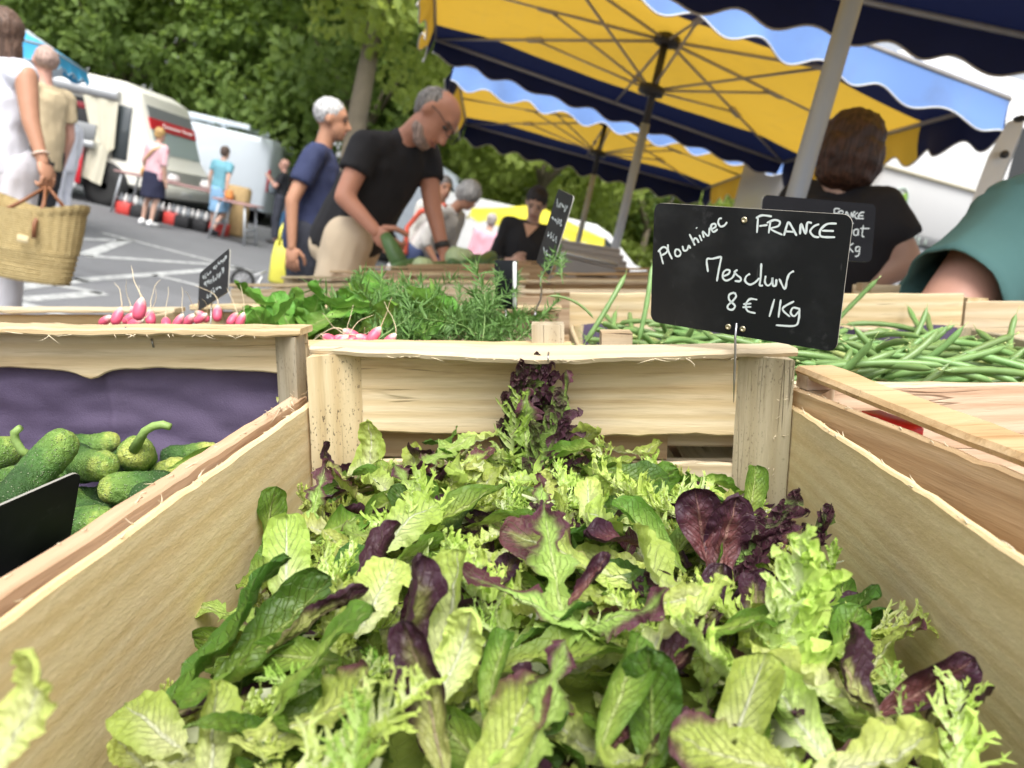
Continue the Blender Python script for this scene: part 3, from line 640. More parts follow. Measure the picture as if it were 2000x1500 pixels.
hero = [ # x, y, kind, variant, heading, pitch, roll, scale, lift, label
 (430, 1255, 'dark', 0, 62, .75, -.5, 1.45, .020, 'large blistered dark green leaf standing against the left crate wall'),
 (520, 1250, 'dark', 3, 40, .5, .4, 1.15, .012, 'dark green leaf leaning behind the blistered one'),
 (610, 1300, 'romaine', 1, 35, .60, -.3, 1.35, .018, 'big smooth green leaf in front of the folded red leaf'),
 (600, 1395, 'bronze', 2, 20, .15, .2, 1.05, .008, 'long yellow-green leaf with plum tip across the lower left'),
 (300, 1420, 'pale', 1, 150, .1, -.35, .85, .006, 'rounded lime leaf with dark edge in the lower left corner of the pile'),
 (420, 1440, 'pale', 3, 110, .15, .3, .8, .006, 'pleated lime leaf beside the corner one'),
 (345, 1385, 'red', 1, 10, .1, .2, .6, .002, 'flat maroon leaf half hidden at the left wall'),
 (560, 1125, 'pale', 0, 105, .75, .4, 1.05, .016, 'tall pale leaf with thick white rib standing on the left'),
 (620, 1205, 'red', 0, 25, .4, -.9, .75, .016, 'folded burgundy leaf curling over the green ones'),
 (530, 1020, 'romaine', 2, 120, .5, .5, .9, .012, 'green leaf cupped against the left wall near the back'),
 (830, 1000, 'frisee', 0, 100, .45, .1, 1.05, .016, 'frizzy white-stemmed endive leaf arching at the back left'),
 (900, 990, 'romaine', 0, 15, .55, .4, .95, .022, 'bright rounded green leaf in the middle of the back row'),
 (990, 1015, 'romaine', 4, 0, .1, -.3, .8, .010, 'narrow green leaf lying beside the bright rounded one'),
 (720, 880, 'pale', 2, 80, .95, -.2, .8, .020, 'pale leaf rising against the back boards on the left'),
 (650, 905, 'red', 2, 160, .4, .3, .7, .012, 'dark red leaf at the back left corner'),
 (620, 965, 'oak', 0, 75, .95, .3, .75, .020, 'bronze pointed leaf standing at the back left'),
 (1230, 950, 'frisee', 1, 170, .2, -.1, 1.15, .010, 'lime frizzy endive mass along the back boards'),
 (1150, 985, 'yellow', 0, 90, .3, .2, 1.0, .010, 'yellow frilled heart leaf in front of the leaning sprig'),
 (1320, 970, 'frisee', 3, 10, .2, .2, 1.0, .008, 'lime frizzy endive leaf towards the back right corner'),
 (1270, 1040, 'romaine', 3, 150, .6, -.6, .85, .014, 'curled green leaf right of the middle'),
 (1215, 1055, 'plum', 0, 200, .25, .3, .9, .012, 'small dark purple leaf right of the middle'),
 (1370, 1030, 'plum', 1, 100, .85, -.3, 1.0, .022, 'upright plum leaf on the right side of the pile'),
 (1420, 1060, 'plum', 2, 75, .75, .4, 1.15, .018, 'veined plum leaf showing its pale midrib'),
 (1470, 970, 'romaine', 5, 60, .9, .6, .75, .020, 'green leaf cupped in the back right corner'),
 (1500, 1040, 'lollo', 3, 30, .5, .4, 1.1, .022, 'maroon jagged leaf in the back right'),
 (1580, 1060, 'lollo', 4, 10, .4, -.2, 1.15, .020, 'dark maroon jagged leaf against the right wall'),
 (1560, 1190, 'frisee', 2, 85, .65, .0, 1.25, .030, 'white-stemmed curly endive standing on the right'),
 (1610, 1130, 'friseeg', 1, 40, .5, .2, 1.05, .024, 'spiky green endive head above the white stem'),
 (1650, 1190, 'dark', 1, 30, .3, -.5, .8, .008, 'dark green leaf by the right wall under the endive'),
 (1660, 1260, 'romaine', 2, 70, .2, .5, .75, .004, 'shaded green leaf low by the right wall'),
 (1420, 1290, 'frisee', 4, 195, .25, .1, 1.05, .014, 'pale frizzy endive leaf lying left of the white stem'),
 (1420, 1230, 'romaine', 1, 5, .2, -.2, .9, .012, 'flat grey-green leaf right of the middle'),
 (1080, 1100, 'oak', 5, 100, .5, -.2, 1.05, .024, 'three-pointed purple leaf near the centre'),
 (1020, 1170, 'oak', 0, 155, .2, .3, 1.0, .016, 'purple leaf pointing left at the centre'),
 (1180, 1210, 'oak', 2, 350, .1, .1, 1.0, .014, 'green leaf with purple point spreading right of the centre'),
 (1120, 1090, 'bronze', 0, 170, .2, -.3, 1.1, .010, 'broad yellowish leaf with brown edge behind the centre'),
 (930, 1130, 'frisee', 5, 140, .3, .2, 1.0, .014, 'toothed pale endive leaf left of the centre'),
 (720, 1110, 'red', 4, 60, .6, -.4, .85, .018, 'plum leaf rolled under at its green base on the left'),
 (735, 1165, 'yellow', 1, 70, .5, .2, 1.0, .016, 'cream and yellow leaf below the rolled plum leaf'),
 (810, 1235, 'red', 3, 95, .9, .5, .9, .026, 'pinkish veined red leaf standing left of the centre'),
 (865, 1215, 'pale', 4, 80, .7, -.4, .95, .022, 'lime leaf standing behind the pink veined one'),
 (885, 1290, 'yellow', 2, 60, .6, .3, .9, .020, 'cream frilled leaf in front of the pink veined one'),
 (830, 1370, 'red', 5, 120, .75, -.5, 1.05, .022, 'big burgundy leaf folded open at the bottom left of the centre'),
 (965, 1320, 'romaine', 4, 80, .6, -.2, .75, .016, 'small green leaf folded along its rib below the centre'),
 (1100, 1280, 'romaine', 0, 10, .15, .1, 1.1, .004, 'long flat green leaf lying under the purple points'),
 (1215, 1355, 'romaine', 3, 60, .6, .5, .9, .018, 'bright green leaf rolled at its tip at the bottom'),
 (1270, 1400, 'dark', 2, 80, .5, -.2, 1.0, .012, 'dark green leaf behind the rolled tip'),
 (1060, 1390, 'oak', 3, 70, .45, .2, .90, .016, 'blurred leaf with a mauve streak rising at the bottom middle'),
 (980, 1450, 'bronze', 3, 65, .25, -.1, .95, .012, 'large pale leaf out of focus at the bottom edge'),
 (720, 1410, 'frisee', 6, 50, .4, .2, 1.2, .022, 'long lime frisee frond at the bottom left'),
 (680, 1470, 'friseeg', 2, 75, .4, -.2, 1.2, .022, 'lime frizzy leaf at the bottom edge'),
 (1450, 1400, 'pale', 5, 60, .25, .3, 1.0, .010, 'ribbed lime leaf at the lower right'),
 (1560, 1400, 'pale', 6, 110, .2, -.3, .9, .010, 'lime leaf with a fold at the lower right'),
 (1690, 1330, 'red', 6, 125, .45, .3, 1.0, .020, 'long spoon leaf with plum rim on the right'),
 (1800, 1350, 'plum', 3, 10, .4, .6, 1.1, .014, 'dark plum leaf curling by the right wall'),
 (1850, 1390, 'red', 1, 20, .3, -.5, .9, .012, 'burgundy leaf rolled beside the dark plum one'),
 (1560, 1310, 'yellow', 3, 160, .25, .2, 1.1, .012, 'yellow leaf below the white endive stem'),
 (1450, 1480, 'bronze', 1, 170, .1, -.3, .95, .008, 'green leaf with plum rim along the bottom right'),
 (1880, 1440, 'frisee', 3, 70, .4, .1, 1.1, .016, 'frizzy lime leaf at the bottom right corner'),
 (1700, 1480, 'yellow', 5, 10, .1, .2, 1.2, .010, 'long yellow-lime leaf along the bottom right edge'),
 (1300, 1130, 'pale', 3, 120, .3, .3, .95, .010, 'pleated pale leaf right of the centre'),
 (1330, 1210, 'yellow', 4, 30, .3, -.2, 1.15, .014, 'cream strip of lettuce pointing right'),
 (1150, 1130, 'plum', 4, 40, .6, .2, .6, .022, 'small brown-red scrap near the centre'),
 (1290, 1290, 'plum', 5, 20, .2, .1, 1.0, .002, 'dark crinkled leaf sunk right of the centre'),
]
for x, y, kind, var, hd, pt, rl, s, lift, lab in hero:
    r = sight(x, y); v = .3                        # walk the sight line down to the heap
    for k in range(300):
        v = .15+.49*k/300; p = r*(v/r.y)
        if p.z < pile(p.x, v)+lift: break
    p = r*(v/r.y)
    p.x = max(-.185, min(.19, p.x)); p.y = min(p.y, .632)
    leaf_at(kind, var, p, yaw_img(hd), pt+.08, rl, s*(.88 if y < 1300 else .76), lab)
for x, y, kind, var, hd, pt, rl, sc2, lab in ((1012, 788, 'lollo', 3, 95, 1.3, .1, 1.2, 'purple topped leaf reaching up to the top cleat'), (1040, 790, 'lollo', 0, 80, 1.2, -.3, 1.6, 'green and purple sprig leaning on the back boards'), (1085, 825, 'lollo', 1, 60, 1.1, -.5, 1.6, 'spiky purple leaf on the leaning sprig'),
    (1070, 880, 'lollo', 2, 70, 1.0, .4, 1.6, 'dark spiky leaf at the foot of the leaning sprig'), (1000, 850, 'friseeg', 0, 75, 1.05, -.2, 1.35, 'green frilled stem at the left of the leaning sprig'), (1095, 800, 'oak', 3, 50, 1.1, -.5, .8, 'purple lobed leaf sticking out to the right of the sprig'), (1030, 845, 'oak', 6, 100, 1.15, .2, 1.0, 'broad green base leaf of the leaning sprig')):
    leaf_at(kind, var, SV(x, y, .612-.045*max(0, (y-780)/100)), yaw_img(hd), pt, rl, sc2, lab)
bag = ['romaine']*19+['dark']*9+['pale']*19+['yellow']*16+['red']*10+['plum']*12+['bronze']*9+['oak']*7+['frisee']*24+['friseeg']*9+['lollo']*5
r2 = random.Random(21); cnt = {}
placed = []
for i in range(228):
    for tr in range(12):
        v = .17+.46*(r2.random()**.9); u = r2.uniform(-.178, .184)
        if all((u-a)**2+(v-b)**2 > .014**2 for a, b in placed): break
    placed.append((u, v))
    kind = r2.choice(bag); z = pile(u, v)+r2.uniform(-.012, .010)
    cnt[kind] = cnt.get(kind, 0)+1
    row = 'at the front' if v < .29 else 'near the front' if v < .37 else 'in the middle' if v < .45 else 'near the back' if v < .53 else 'at the back'
    colm = 'against the left wall' if u < -.13 else 'left of centre' if u < -.055 else 'centre' if u < .05 else 'right of centre' if u < .125 else 'against the right wall'
    where = f' {row} of the salad, {colm}'
    leaf_at(kind, r2.randint(0, 6), (u, v, z), r2.uniform(0, 6.28), r2.gauss(.10, .30), r2.gauss(0, .42), r2.uniform(.56, .86)*(.80 if v < .33 else 1.0))['label'] = KIND_WORDS[kind]+where
# the rest of the heap, below the top layer, nobody could count
deep = MB(); r3 = random.Random(5)
srcs = [m for k in ('romaine', 'dark', 'pale', 'red', 'frisee') for m in KINDS[k][:2]]
dm = [LM['romaine'], LM['dark'], LM['pale'], LM['red'], LM['frisee']]
cache = [(np.array([v.co[:] for v in m.vertices]), [tuple(p.vertices) for p in m.polygons], [tuple(d.uv) for d in m.uv_layers[0].data], [tuple(p.loop_indices) for p in m.polygons]) for m in srcs]
uvc = []
for m in srcs:
    a = [(0, 0)]*len(m.vertices)
    for l in m.loops: a[l.vertex_index] = tuple(m.uv_layers[0].data[l.index].uv)
    uvc.append(a)
for i in range(720):
    v = r3.uniform(.12, .63); u = r3.uniform(-.17, .178); k = r3.randrange(len(srcs))
    M = T((u, v-CV, pile(u, v)-.002-r3.random()*.028-CW)) @ Rz(r3.uniform(0, 6.28)) @ Rx(r3.gauss(.1, .35)) @ Ry(r3.gauss(0, .45)) @ Matrix.Scale(r3.uniform(.42, .75), 4)
    deep.add([M @ Vector(q) for q in cache[k][0]], cache[k][1], k//2, uvc[k])
nu, nv = 24, 30; o0 = len(deep.v)
for j in range(nv+1):
    for i in range(nu+1):
        u, v = -.19+.385*i/nu, .055+.58*j/nv; deep.add([(u, v-CV, pile(u, v)-.032-CW+.006*noise.noise((u*60, v*60, 1)))], [])
for j in range(nv):
    for i in range(nu): deep.f.append([o0+j*(nu+1)+i, o0+j*(nu+1)+i+1, o0+(j+1)*(nu+1)+i+1, o0+(j+1)*(nu+1)+i]); deep.m.append(0)
dd = build(deep, 'salad_heap', dm, None, ST(0, CV, CW)); tag(dd, 'tangle of small leaves under the top layer of salad', 'salad', kind='stuff')
# stray leaves
leaf_at('yellow', 2, SV(30, 1400, .19), yaw_img(60), .9, .3, .75, 'lime scrap of lettuce blurred at the lower left corner', None)
leaf_at('romaine', 3, SV(405, 905, .50)+Vector((0, 0, .004)), yaw_img(15), .25, 1.2, .70, 'limp green leaf hanging over the edge of the cucumber crate', None)
leaf_at('yellow', 4, Vector((-.208, .575, -.124)), .4, .4, .4, .12, 'tiny yellow scrap of leaf caught between the two crates', None)

# ------------------------------------------------------------------ cucumbers
def cucmat():
    n = N('cucumber_skin'); tc = n.n('TexCoord'); sx = n.n('SeparateXYZ'); n.l(tc.outputs['UV'], sx.inputs[0]); v = n.coord(rnd=True)
    nz = n.noise(v, 60, 4, .6); st = n.noise(n.coord((90, 90, 30), rnd=True), 1.0, 3)
    f = n.math('ADD', sx.outputs[1], n.math('MULTIPLY', n.math('SUBTRACT', n.math('ADD', nz, st), 1.0), .55))
    f = n.math('ADD', f, n.math('MULTIPLY', n.math('SUBTRACT', n.rnd(), .6), .3))
    c = n.ramp(f, [(.15, (.026, .072, .013)), (.45, (.058, .140, .024)), (.78, (.15, .26, .045)), (1.0, (.42, .47, .10))])
    vo = n.n('TexVoronoi'); n.l(v, vo.inputs['Vector']); vo.inputs['Scale'].default_value = 420
    dots = n.sm(vo.outputs['Distance'], .30, .12); c = n.mix(n.math('MULTIPLY', n.sm(n.noise(v, 420, 3, .7), .45, .7), .5), c, n.hsv(c, .5, .85, 1.7)); c = n.mix(n.math('MULTIPLY', dots, .5), c, (.50, .58, .36))
    n.bump(n.math('ADD', dots, n.math('ADD', nz, n.noise(v, 420, 3, .7))), .8, .003); return n.fin(c, .55, .35)
CUC = cucmat(); STEMG = pm('green_stem', (.24, .36, .10), .55, .2, 60, .3, 200)
cl = [('yellow-tipped cucumber slanting up at the left edge', (10, 1000, .46), (143, 845, .515), .0160, None),
      ('round dark cucumber end with a long curved stalk', (238, 905, .62), (262, 878, .562), .0185, ((283, 842), (300, 832), (318, 829), (333, 834))),
      ('grey-green cucumber with its blossom end facing out', (150, 885, .60), (214, 908, .535), .0155, None),
      ('dark cucumber at the back by the left edge', (-50, 885, .585), (42, 872, .61), .0175, None),
      ('small pale cucumber with a hooked stalk', (125, 905, .58), (55, 890, .575), .0125, ((42, 880), (30, 860), (28, 845), (40, 835))),
      ('long cucumber lying in front of the purple paper', (345, 945, .545), (190, 955, .525), .0160, ((352, 938), (362, 938))),
      ('dark cucumber behind the long one', (232, 935, .60), (345, 918, .595), .0150, None),
      ('yellow cucumber pointing right above the dark ones', (105, 1035, .46), (222, 1012, .470), .0160, None),
      ('slim cucumber wedged behind the dark sign', (200, 1000, .51), (130, 960, .53), .0125, None),
      ('shaded cucumber under the yellow one', (170, 1075, .47), (300, 1015, .50), .0165, None),
      ('striped cucumber at the left edge below the hooked one', (-40, 935, .52), (60, 925, .54), .0130, None),
      ('pale gherkin end beside the limp green leaf', (300, 925, .60), (365, 908, .585), .0140, None), ('dark gherkin lying along the far purple paper', (330, 890, .645), (420, 878, .640), .0125, None), ('short gherkin behind the round one', (175, 862, .64), (235, 858, .64), .0130, None),
      ('cucumber in the shadow along the pink board', (90, 1120, .42), (210, 1070, .45), .0150, None)]
def cucumber(label, a, b, r, stem, par=None):
    p0, p1 = SV(*a), SV(*b); d = p1-p0; L = max(d.length, .055)
    if d.length < .055: p0 = p1-d.normalized()*L
    mb = MB(); path, rr = [], []; side = d.cross(Vector((0, 0, 1))).normalized(); n = 40; sd = rng.random()*50
    for i in range(n+1):
        t = i/n; path.append(p0+d.normalized()*L*t+side*.006*math.sin(math.pi*t)*(1 if sd > 25 else -1)+Vector((0, 0, -.003))*math.sin(math.pi*t))
        e = min(1, (t*L/r))*1.0; e2 = min(1, ((1-t)*L/r)); rr.append(max(.0006, r*math.sqrt(max(0, 1-(1-e)**2))**.9*math.sqrt(max(0, 1-(1-e2)**2))**.8*(.90+.10*math.sin(math.pi*t))))
    mb.tube(path, rr, 36, uv=True)
    c = (p0+p1)/2; vs = []
    for q in mb.v:
        q = Vector(q); k = noise.noise(q*260+Vector((sd, 0, 0)))*.0009+noise.noise(q*620)*.0005+noise.noise(q*60+Vector((sd, 2, 0)))*.0012; ax = p0+d.normalized()*((q-p0).dot(d.normalized())); o = q-ax
        vs.append(tuple(q+(o.normalized()*k if o.length > .002 else o*0)-c))
    mb.v = vs; o = build(mb, 'cucumber', CUC, None, SM @ T(c)); tag(o, label, 'cucumber', 'cucumbers in the lined crate')
    if stem:
        ms = MB(); vv = b[2] if stem[0][0] > 200 and stem[0][0] < 340 else a[2]-.005; vv = b[2]-.004 if label.startswith(('round', 'small')) else a[2]
        pts = [SV(x, y, vv)-c for x, y in stem]; start = (p1 if label.startswith(('round', 'small')) else p0)-c
        ms.tube([start*.96]+pts, [.0042]+[.0032]*(len(pts)-1)+[.0027], 10); build(ms, 'stalk', STEMG, o)
for c_ in cl: cucumber(*c_[:3], c_[3]*.80, c_[4])
rk = random.Random(12)
for i in range(26):
    v = rk.uniform(.40, .61); u = rk.uniform(-.50, -.245); w_ = rk.uniform(-.232, -.200)+(.016 if v > .5 else 0); an = rk.uniform(-.9, .9); d = Vector((math.cos(an), math.sin(an), rk.uniform(-.15, .15)))*rk.uniform(.03, .045)
    toP = lambda q: (1000+FPX*q.dot(rt)/q.dot(fw), 750-FPX*q.dot(up)/q.dot(fw), q.y); p = Vector((u, v, w_))
    cucumber('gherkin buried lower in the heap, partly hidden by others', toP(p-d), toP(p+d), rk.uniform(.0105, .0135), None)

# ------------------------------------------------------------------ green beans
def beanmat():
    n = N('bean_skin'); v = n.coord(rnd=True); nz = n.noise(v, 70, 3); tc = n.n('TexCoord'); sx = n.n('SeparateXYZ'); n.l(tc.outputs['UV'], sx.inputs[0])
    c = n.mix(nz, (.135, .25, .075), (.225, .35, .12)); c = n.hsv(c, n.math('ADD', n.math('MULTIPLY', n.math('SUBTRACT', n.rnd(), .5), .03), .5), 1.0, n.math('ADD', n.math('MULTIPLY', n.rnd(), .45), .75))
    ed = n.math('MINIMUM', sx.outputs[1], n.math('SUBTRACT', 1.0, sx.outputs[1])); c = n.mix(n.sm(ed, .05, .0), c, (.46, .52, .20))
    n.bump(n.noise(v, 240, 2), .15, .001); return n.fin(c, .36, .45)
BEAN = beanmat(); bm_ = []
for i in range(9):
    r = random.Random(i+60); L = r.uniform(.095, .140); mb = MB(); p = Vector((0, 0, 0)); a = 0; path = []; rr = []; k = 16; cv = r.uniform(-1.5, 1.5); cz = r.uniform(-.9, 1.0)
    for j in range(k+1):
        t = j/k; path.append(p.copy()); e = min(1, t/.07, (1-t)/.10); rr.append((.00045+.0035*math.sqrt(max(0, min(1, e))))*(.94+.08*math.sin(t*34+i)))
        p = p+Vector((math.cos(a), math.sin(a), cz*(t-.4)*.5)).normalized()*L/k; a += cv/k
    path = [path[0]-Vector((.006, .0015, 0))]+path+[path[-1]+(path[-1]-path[-2]).normalized()*.008+Vector((0, .003, .001))]; rr = [.0012]+rr+[.0003]
    mb.tube(path, rr, 9); c = sum((Vector(q) for q in mb.v), Vector())/len(mb.v); mb.v = [tuple(Vector(q)-c) for q in mb.v]
    me = mb.mesh('green_bean'); me.materials.append(BEAN); bm_.append(me)
r4 = random.Random(11); nb = 0
for i in range(286):
    lay = i/286; v = r4.uniform(.735, 1.075); u = r4.uniform(.085, .565)
    z = -.158+.040*lay-.006*(abs(u-.3)/.25)**2+.008*noise.noise((u*12, v*12, 4))+.004*r4.random()
    yaw = r4.gauss(0, .95) if r4.random() < .75 else r4.uniform(0, 6.28)
    if r4.random() < .5: yaw += math.pi
    if u < .13 or u > .52: yaw = math.pi/2+r4.gauss(0, .3)
    elif v < .79 or v > 1.04: yaw = r4.gauss(0, .25)
    M = SM @ T((u, v, z)) @ Rz(yaw) @ Ry(r4.gauss(0, .13)) @ Rx(r4.uniform(0, 6.28))
    o = put(bm_[i % 9], 'green_bean', None, None, M); 
    ub = 'beside the wooden corner posts' if u < .14 else 'below the price sign' if u < .27 else 'just right of the sign' if u < .38 else 'right of the second sign' if u < .47 else 'towards the right edge'
    vb = 'near side' if v < .80 else 'front half' if v < .88 else 'back half' if v < .98 else 'far side'
    hb = 'turned away' if abs(math.sin(yaw)) > .75 else 'slanting' if abs(math.sin(yaw)) > .35 else 'lying crosswise'
    tag(o, f'green bean {hb} on the {vb} of the heap, {ub}', 'green bean', 'green beans in the crate')
hb_ = MB(); r7 = random.Random(77); bc2 = [([v.co.copy() for v in m.vertices], [tuple(p.vertices) for p in m.polygons]) for m in bm_]
for i in range(330):
    v = r7.uniform(.73, 1.08); u = r7.uniform(.075, .575); k = r7.randrange(9); M = T((u-.325, v-.905, .132-.02*r7.random()+.012*r7.random()+.008*noise.noise((u*12, v*12, 4)))) @ Rz(r7.gauss(0, .7)) @ Ry(r7.gauss(0, .1)) @ Rx(r7.uniform(0, 6.28)); hb_.add([M @ q for q in bc2[k][0]], bc2[k][1])
hb_o = build(hb_, 'bean_heap', BEAN, None, ST(.325, .905, -.29)); tag(hb_o, 'lower layers of green beans filling the crate', 'green beans', kind='stuff')
for (x, y), vv, yw, pt, lab in (((1185, 600), .86, .3, -.95, 'green bean sticking up steeply by the wooden corner post'), ((1262, 590), .90, .4, -1.30, 'upright bean beside the left edge of the price sign'), ((1660, 600), .98, 2.7, .9, 'bean with its tip raised under the far board')):
    o = put(bm_[4], 'green_bean', None, None, SM @ T(SV(x, y, vv)) @ Rz(yw) @ Ry(pt) @ Matrix.Scale(.8, 4)); tag(o, lab, 'green bean', 'green beans in the crate')
o = put(bm_[2], 'green_bean', None, None, SM @ T(SV(1118, 600, .71)+Vector((0, 0, .003))) @ Rz(.1) @ Rx(1.57) @ Matrix.Scale(.36, 4)); tag(o, 'curved bean end resting on the crate corner post', 'green bean', 'green beans in the crate')

# ------------------------------------------------------------------ radishes
def radmat():
    n = N('radish_skin'); tc = n.n('TexCoord'); sx = n.n('SeparateXYZ'); n.l(tc.outputs['UV'], sx.inputs[0]); v = n.coord(rnd=True)
    f = n.math('ADD', sx.outputs[1], n.math('MULTIPLY', n.math('SUBTRACT', n.noise(v, 120, 3), .5), .22))
    c = n.ramp(f, [(.0, (.60, .075, .14)), (.55, (.70, .12, .20)), (.76, (.80, .45, .42)), (.86, (.86, .78, .62))]); return n.fin(c, .35, .45)
RAD = radmat(); ROOT = pm('radish_root', (.74, .62, .42), .7, .15, 50, 0)
def radish(x, y, v, yaw, pitch, s, lab, grp):
    M = SM @ T(SV(x, y+6, v)) @ Rz(yaw) @ Ry(pitch) @ Matrix.Scale(s*.50, 4)
    mb = MB(); prof = [(0, .0012), (.002, .006), (.007, .0088), (.015, .0098), (.024, .0090), (.031, .0066), (.035, .0038), (.0375, .0015)]
    mb.tube([(p, 0, 0) for p, r in prof], [r for p, r in prof], 16)
    o = build(mb, 'radish', RAD, None, M); tag(o, lab, 'radish', grp)
    mb = MB(); r = rng; q = Vector((.037, 0, 0)); d = Vector((1, r.uniform(-.5, .5), r.uniform(0, .8))).normalized(); pts = [q]; cv = Vector((r.gauss(0, .5), r.gauss(0, .8), r.gauss(-.1, .8)))
    for k in range(8): d = (d+cv*.18+Vector((r.gauss(0, .15), r.gauss(0, .15), r.gauss(0, .15)))).normalized(); pts.append(pts[-1]+d*.0085)
    mb.tube(pts, [.0014, .0009, .0007, .0006, .0005, .0005, .0005, .0004, .0002], 5); build(mb, 'root', ROOT, o)
rl = random.Random(4)
for x, y in ((195, 628), (222, 629), (240, 626), (250, 632), (272, 618), (295, 630), (360, 631), (380, 625), (408, 622), (424, 622), (446, 630), (340, 634), (325, 634), (465, 634)):
    radish(x, y, rl.uniform(.80, .88), rl.uniform(-.6, 3.6), -rl.uniform(.2, 1.1), rl.uniform(.95, 1.2), 'pink radish with stringy root behind the cucumber crate', 'radishes behind the cucumbers')
radish(268, 620, .78, 1.2, -1.2, 1.35, 'largest pink radish standing up among the radishes', 'radishes behind the cucumbers')
for x, y in ((640, 668), (655, 662), (668, 655), (680, 660), (693, 664), (706, 660), (718, 664), (733, 668), (665, 668), (690, 670), (650, 672), (748, 672)):
    radish(x, y, rl.uniform(.715, .75), rl.uniform(-.4, 3.5), -rl.uniform(0, .8), rl.uniform(.9, 1.15), 'pink radish in the bunch behind the salad crate corner', 'radish bunch in front of the tarragon')

# ------------------------------------------------------------------ spinach and tarragon
LM['spin'] = leafmat('spinach_bunch', (.27, .46, .08), (.14, .33, .045), (.42, .55, .18), rough=.36, trans=.3)
variants('spin', 'spin', lambda i: leaf_mesh(u_(i, .075, .11), u_(i, .019, .027, 1), spoon, 1200+i, bend=u_(i, -.3, 1.9, 2), cup=u_(i, .2, 1.3, 3), ruf=.005, rf=2.5, twist=u_(i, -.9, .9, 4), blister=.002), 7)
NAMES['spin'] = 'spinach_leaf'; SHARED['spin'] = 'bright green spinach leaf in the crate behind the salad'
r5 = random.Random(31)
for i in range(95):
    x = r5.uniform(485, 860); v = r5.uniform(.80, 1.08); pk = math.exp(-((x-745)/75)**2)
    base = 645-62*max(0, min(1, (x-470)/80))-22*pk-20*(v-.8)/.28; y = base+42+r5.uniform(-16, 40)
    p = SV(x, y, v); leaf_at('spin', r5.randint(0, 6), p, r5.uniform(0, 6.28), r5.gauss(.35, .45), r5.gauss(0, .6), r5.uniform(.75, 1.1), None, 'spinach leaves behind the salad crate')['label'] = 'green spinach leaf '+('at the left end' if x < 580 else 'left of the peak' if x < 690 else 'at the peak' if x < 790 else 'right of the peak')+' of the heap, '+('nearest the salad' if v < .87 else 'halfway back' if v < .98 else 'at the back')
leaf_at('spin', 1, SV(740, 580, .93), yaw_img(280), -.6, .2, 1.2, 'pointed spinach leaf folded over the top of the heap', None)
leaf_at('spin', 3, SV(520, 590, .95), yaw_img(150), .3, .2, 1.25, 'long spinach leaf pointing left out of the heap', None)
HERB = pm('tarragon_green', (.125, .25, .060), .55, .3, 30, .1, trans=.25); HERB2 = pm('tarragon_pale', (.26, .40, .13), .55, .25, 30, .1, trans=.25)
sprigs = []
for i in range(7):
    r = random.Random(300+i); mb = MB(); p = Vector(); d = Vector((r.gauss(0, .2), 1, r.uniform(.2, .6))).normalized(); pts = [p.copy()]; n = 14; L = r.uniform(.085, .125)
    for k in range(n): d = (d+Vector((r.gauss(0, .12), r.gauss(0, .06), r.gauss(-.01, .09)))).normalized(); p = p+d*L/n; pts.append(p.copy())
    mb.tube(pts, [.0011*(1-.7*k/n) for k in range(n+1)], 5, m=1)
    for k in range(64):
        t = r.uniform(.12, 1); j = min(int(t*n), n-1); q = pts[j].lerp(pts[j+1], t*n-j); dd = (d*.8+Vector((r.gauss(0, 1), r.gauss(0, .5), r.gauss(.25, .8)))).normalized(); l = r.uniform(.010, .026); c = Vector((r.gauss(0, .4), r.gauss(0, .4), r.gauss(0, .4)))
        path = [q, q+dd*l*.35, q+dd*l*.7+c*l*.2, q+dd*l+c*l*.45]; ribbon(mb, path, [.0005, .0011, .0010, .0001], Vector((0, 0, 1))+c, 0, 1)
    me = mb.mesh('sprig'); me.materials.append(HERB); me.materials.append(HERB2); sprigs.append(me)
tg = thing('tarragon_bunch', 'feathery dark green tarragon bunch with thin leaves', 'herb bunch', ST(-.12, .86, -.12)); r6 = random.Random(8)
for i in range(105):
    x = r6.uniform(700, 985); v = r6.uniform(.74, .98); y = 690-56*(v-.74)/.24+r6.uniform(-18, 14)+max(0, (x-930)*.1)
    p = SV(x, y, v)-Vector((-.12, .86, -.12)); put(sprigs[i % 7], 'sprig', None, tg, T(p) @ Rz(r6.gauss(0, 1.3)) @ Rx(r6.gauss(.15, .3)) @ Matrix.Scale(r6.uniform(.7, .98), 4))
for x, y in ((1010, 590), (965, 590), (1055, 560), (1100, 555)):
    put(sprigs[0], 'sprig', None, tg, T(SV(x, y, .95)-Vector((-.12, .86, -.12))) @ Rz(r6.uniform(-.8, .8)) @ Rx(1.0) @ Matrix.Scale(.6, 4))

# ------------------------------------------------------------------ price signs
def slate():
    n = N('chalkboard'); v = n.coord(rnd=True); a = n.noise(v, 16, 4, .6); sc_ = n.noise(n.coord((30, 30, 260), rnd=True), 1.0, 3, .7); sm_ = n.noise(v, 40, 5, .7)
    c = n.mix(n.math('MULTIPLY', n.sm(a, .45, .75), .55), (.010, .011, .013), (.040, .043, .046)); c = n.mix(n.math('MULTIPLY', n.sm(sm_, .60, .8), .35), c, (.13, .135, .14))
    s2 = n.noise(n.coord((240, 30, 25), rnd=True), 1.0, 2, .6); c = n.mix(n.math('MULTIPLY', n.sm(s2, .70, .78), .25), c, (.16, .165, .17))
    return n.fin(c, n.math('ADD', n.math('MULTIPLY', a, .25), .38), .18)
SLATE = slate(); CHALK = pm('chalk_marker', (.66, .73, .74), .7, .12, 120, 0); SLEDGE = pm('sign_edge', (.30, .29, .26), .5, .1); BRASS = pm('rivet_metal', (.56, .50, .36), .35, .2, 200, .1, metal=.85); WHITE = pm('white_plastic', (.72, .72, .70), .45, .06)
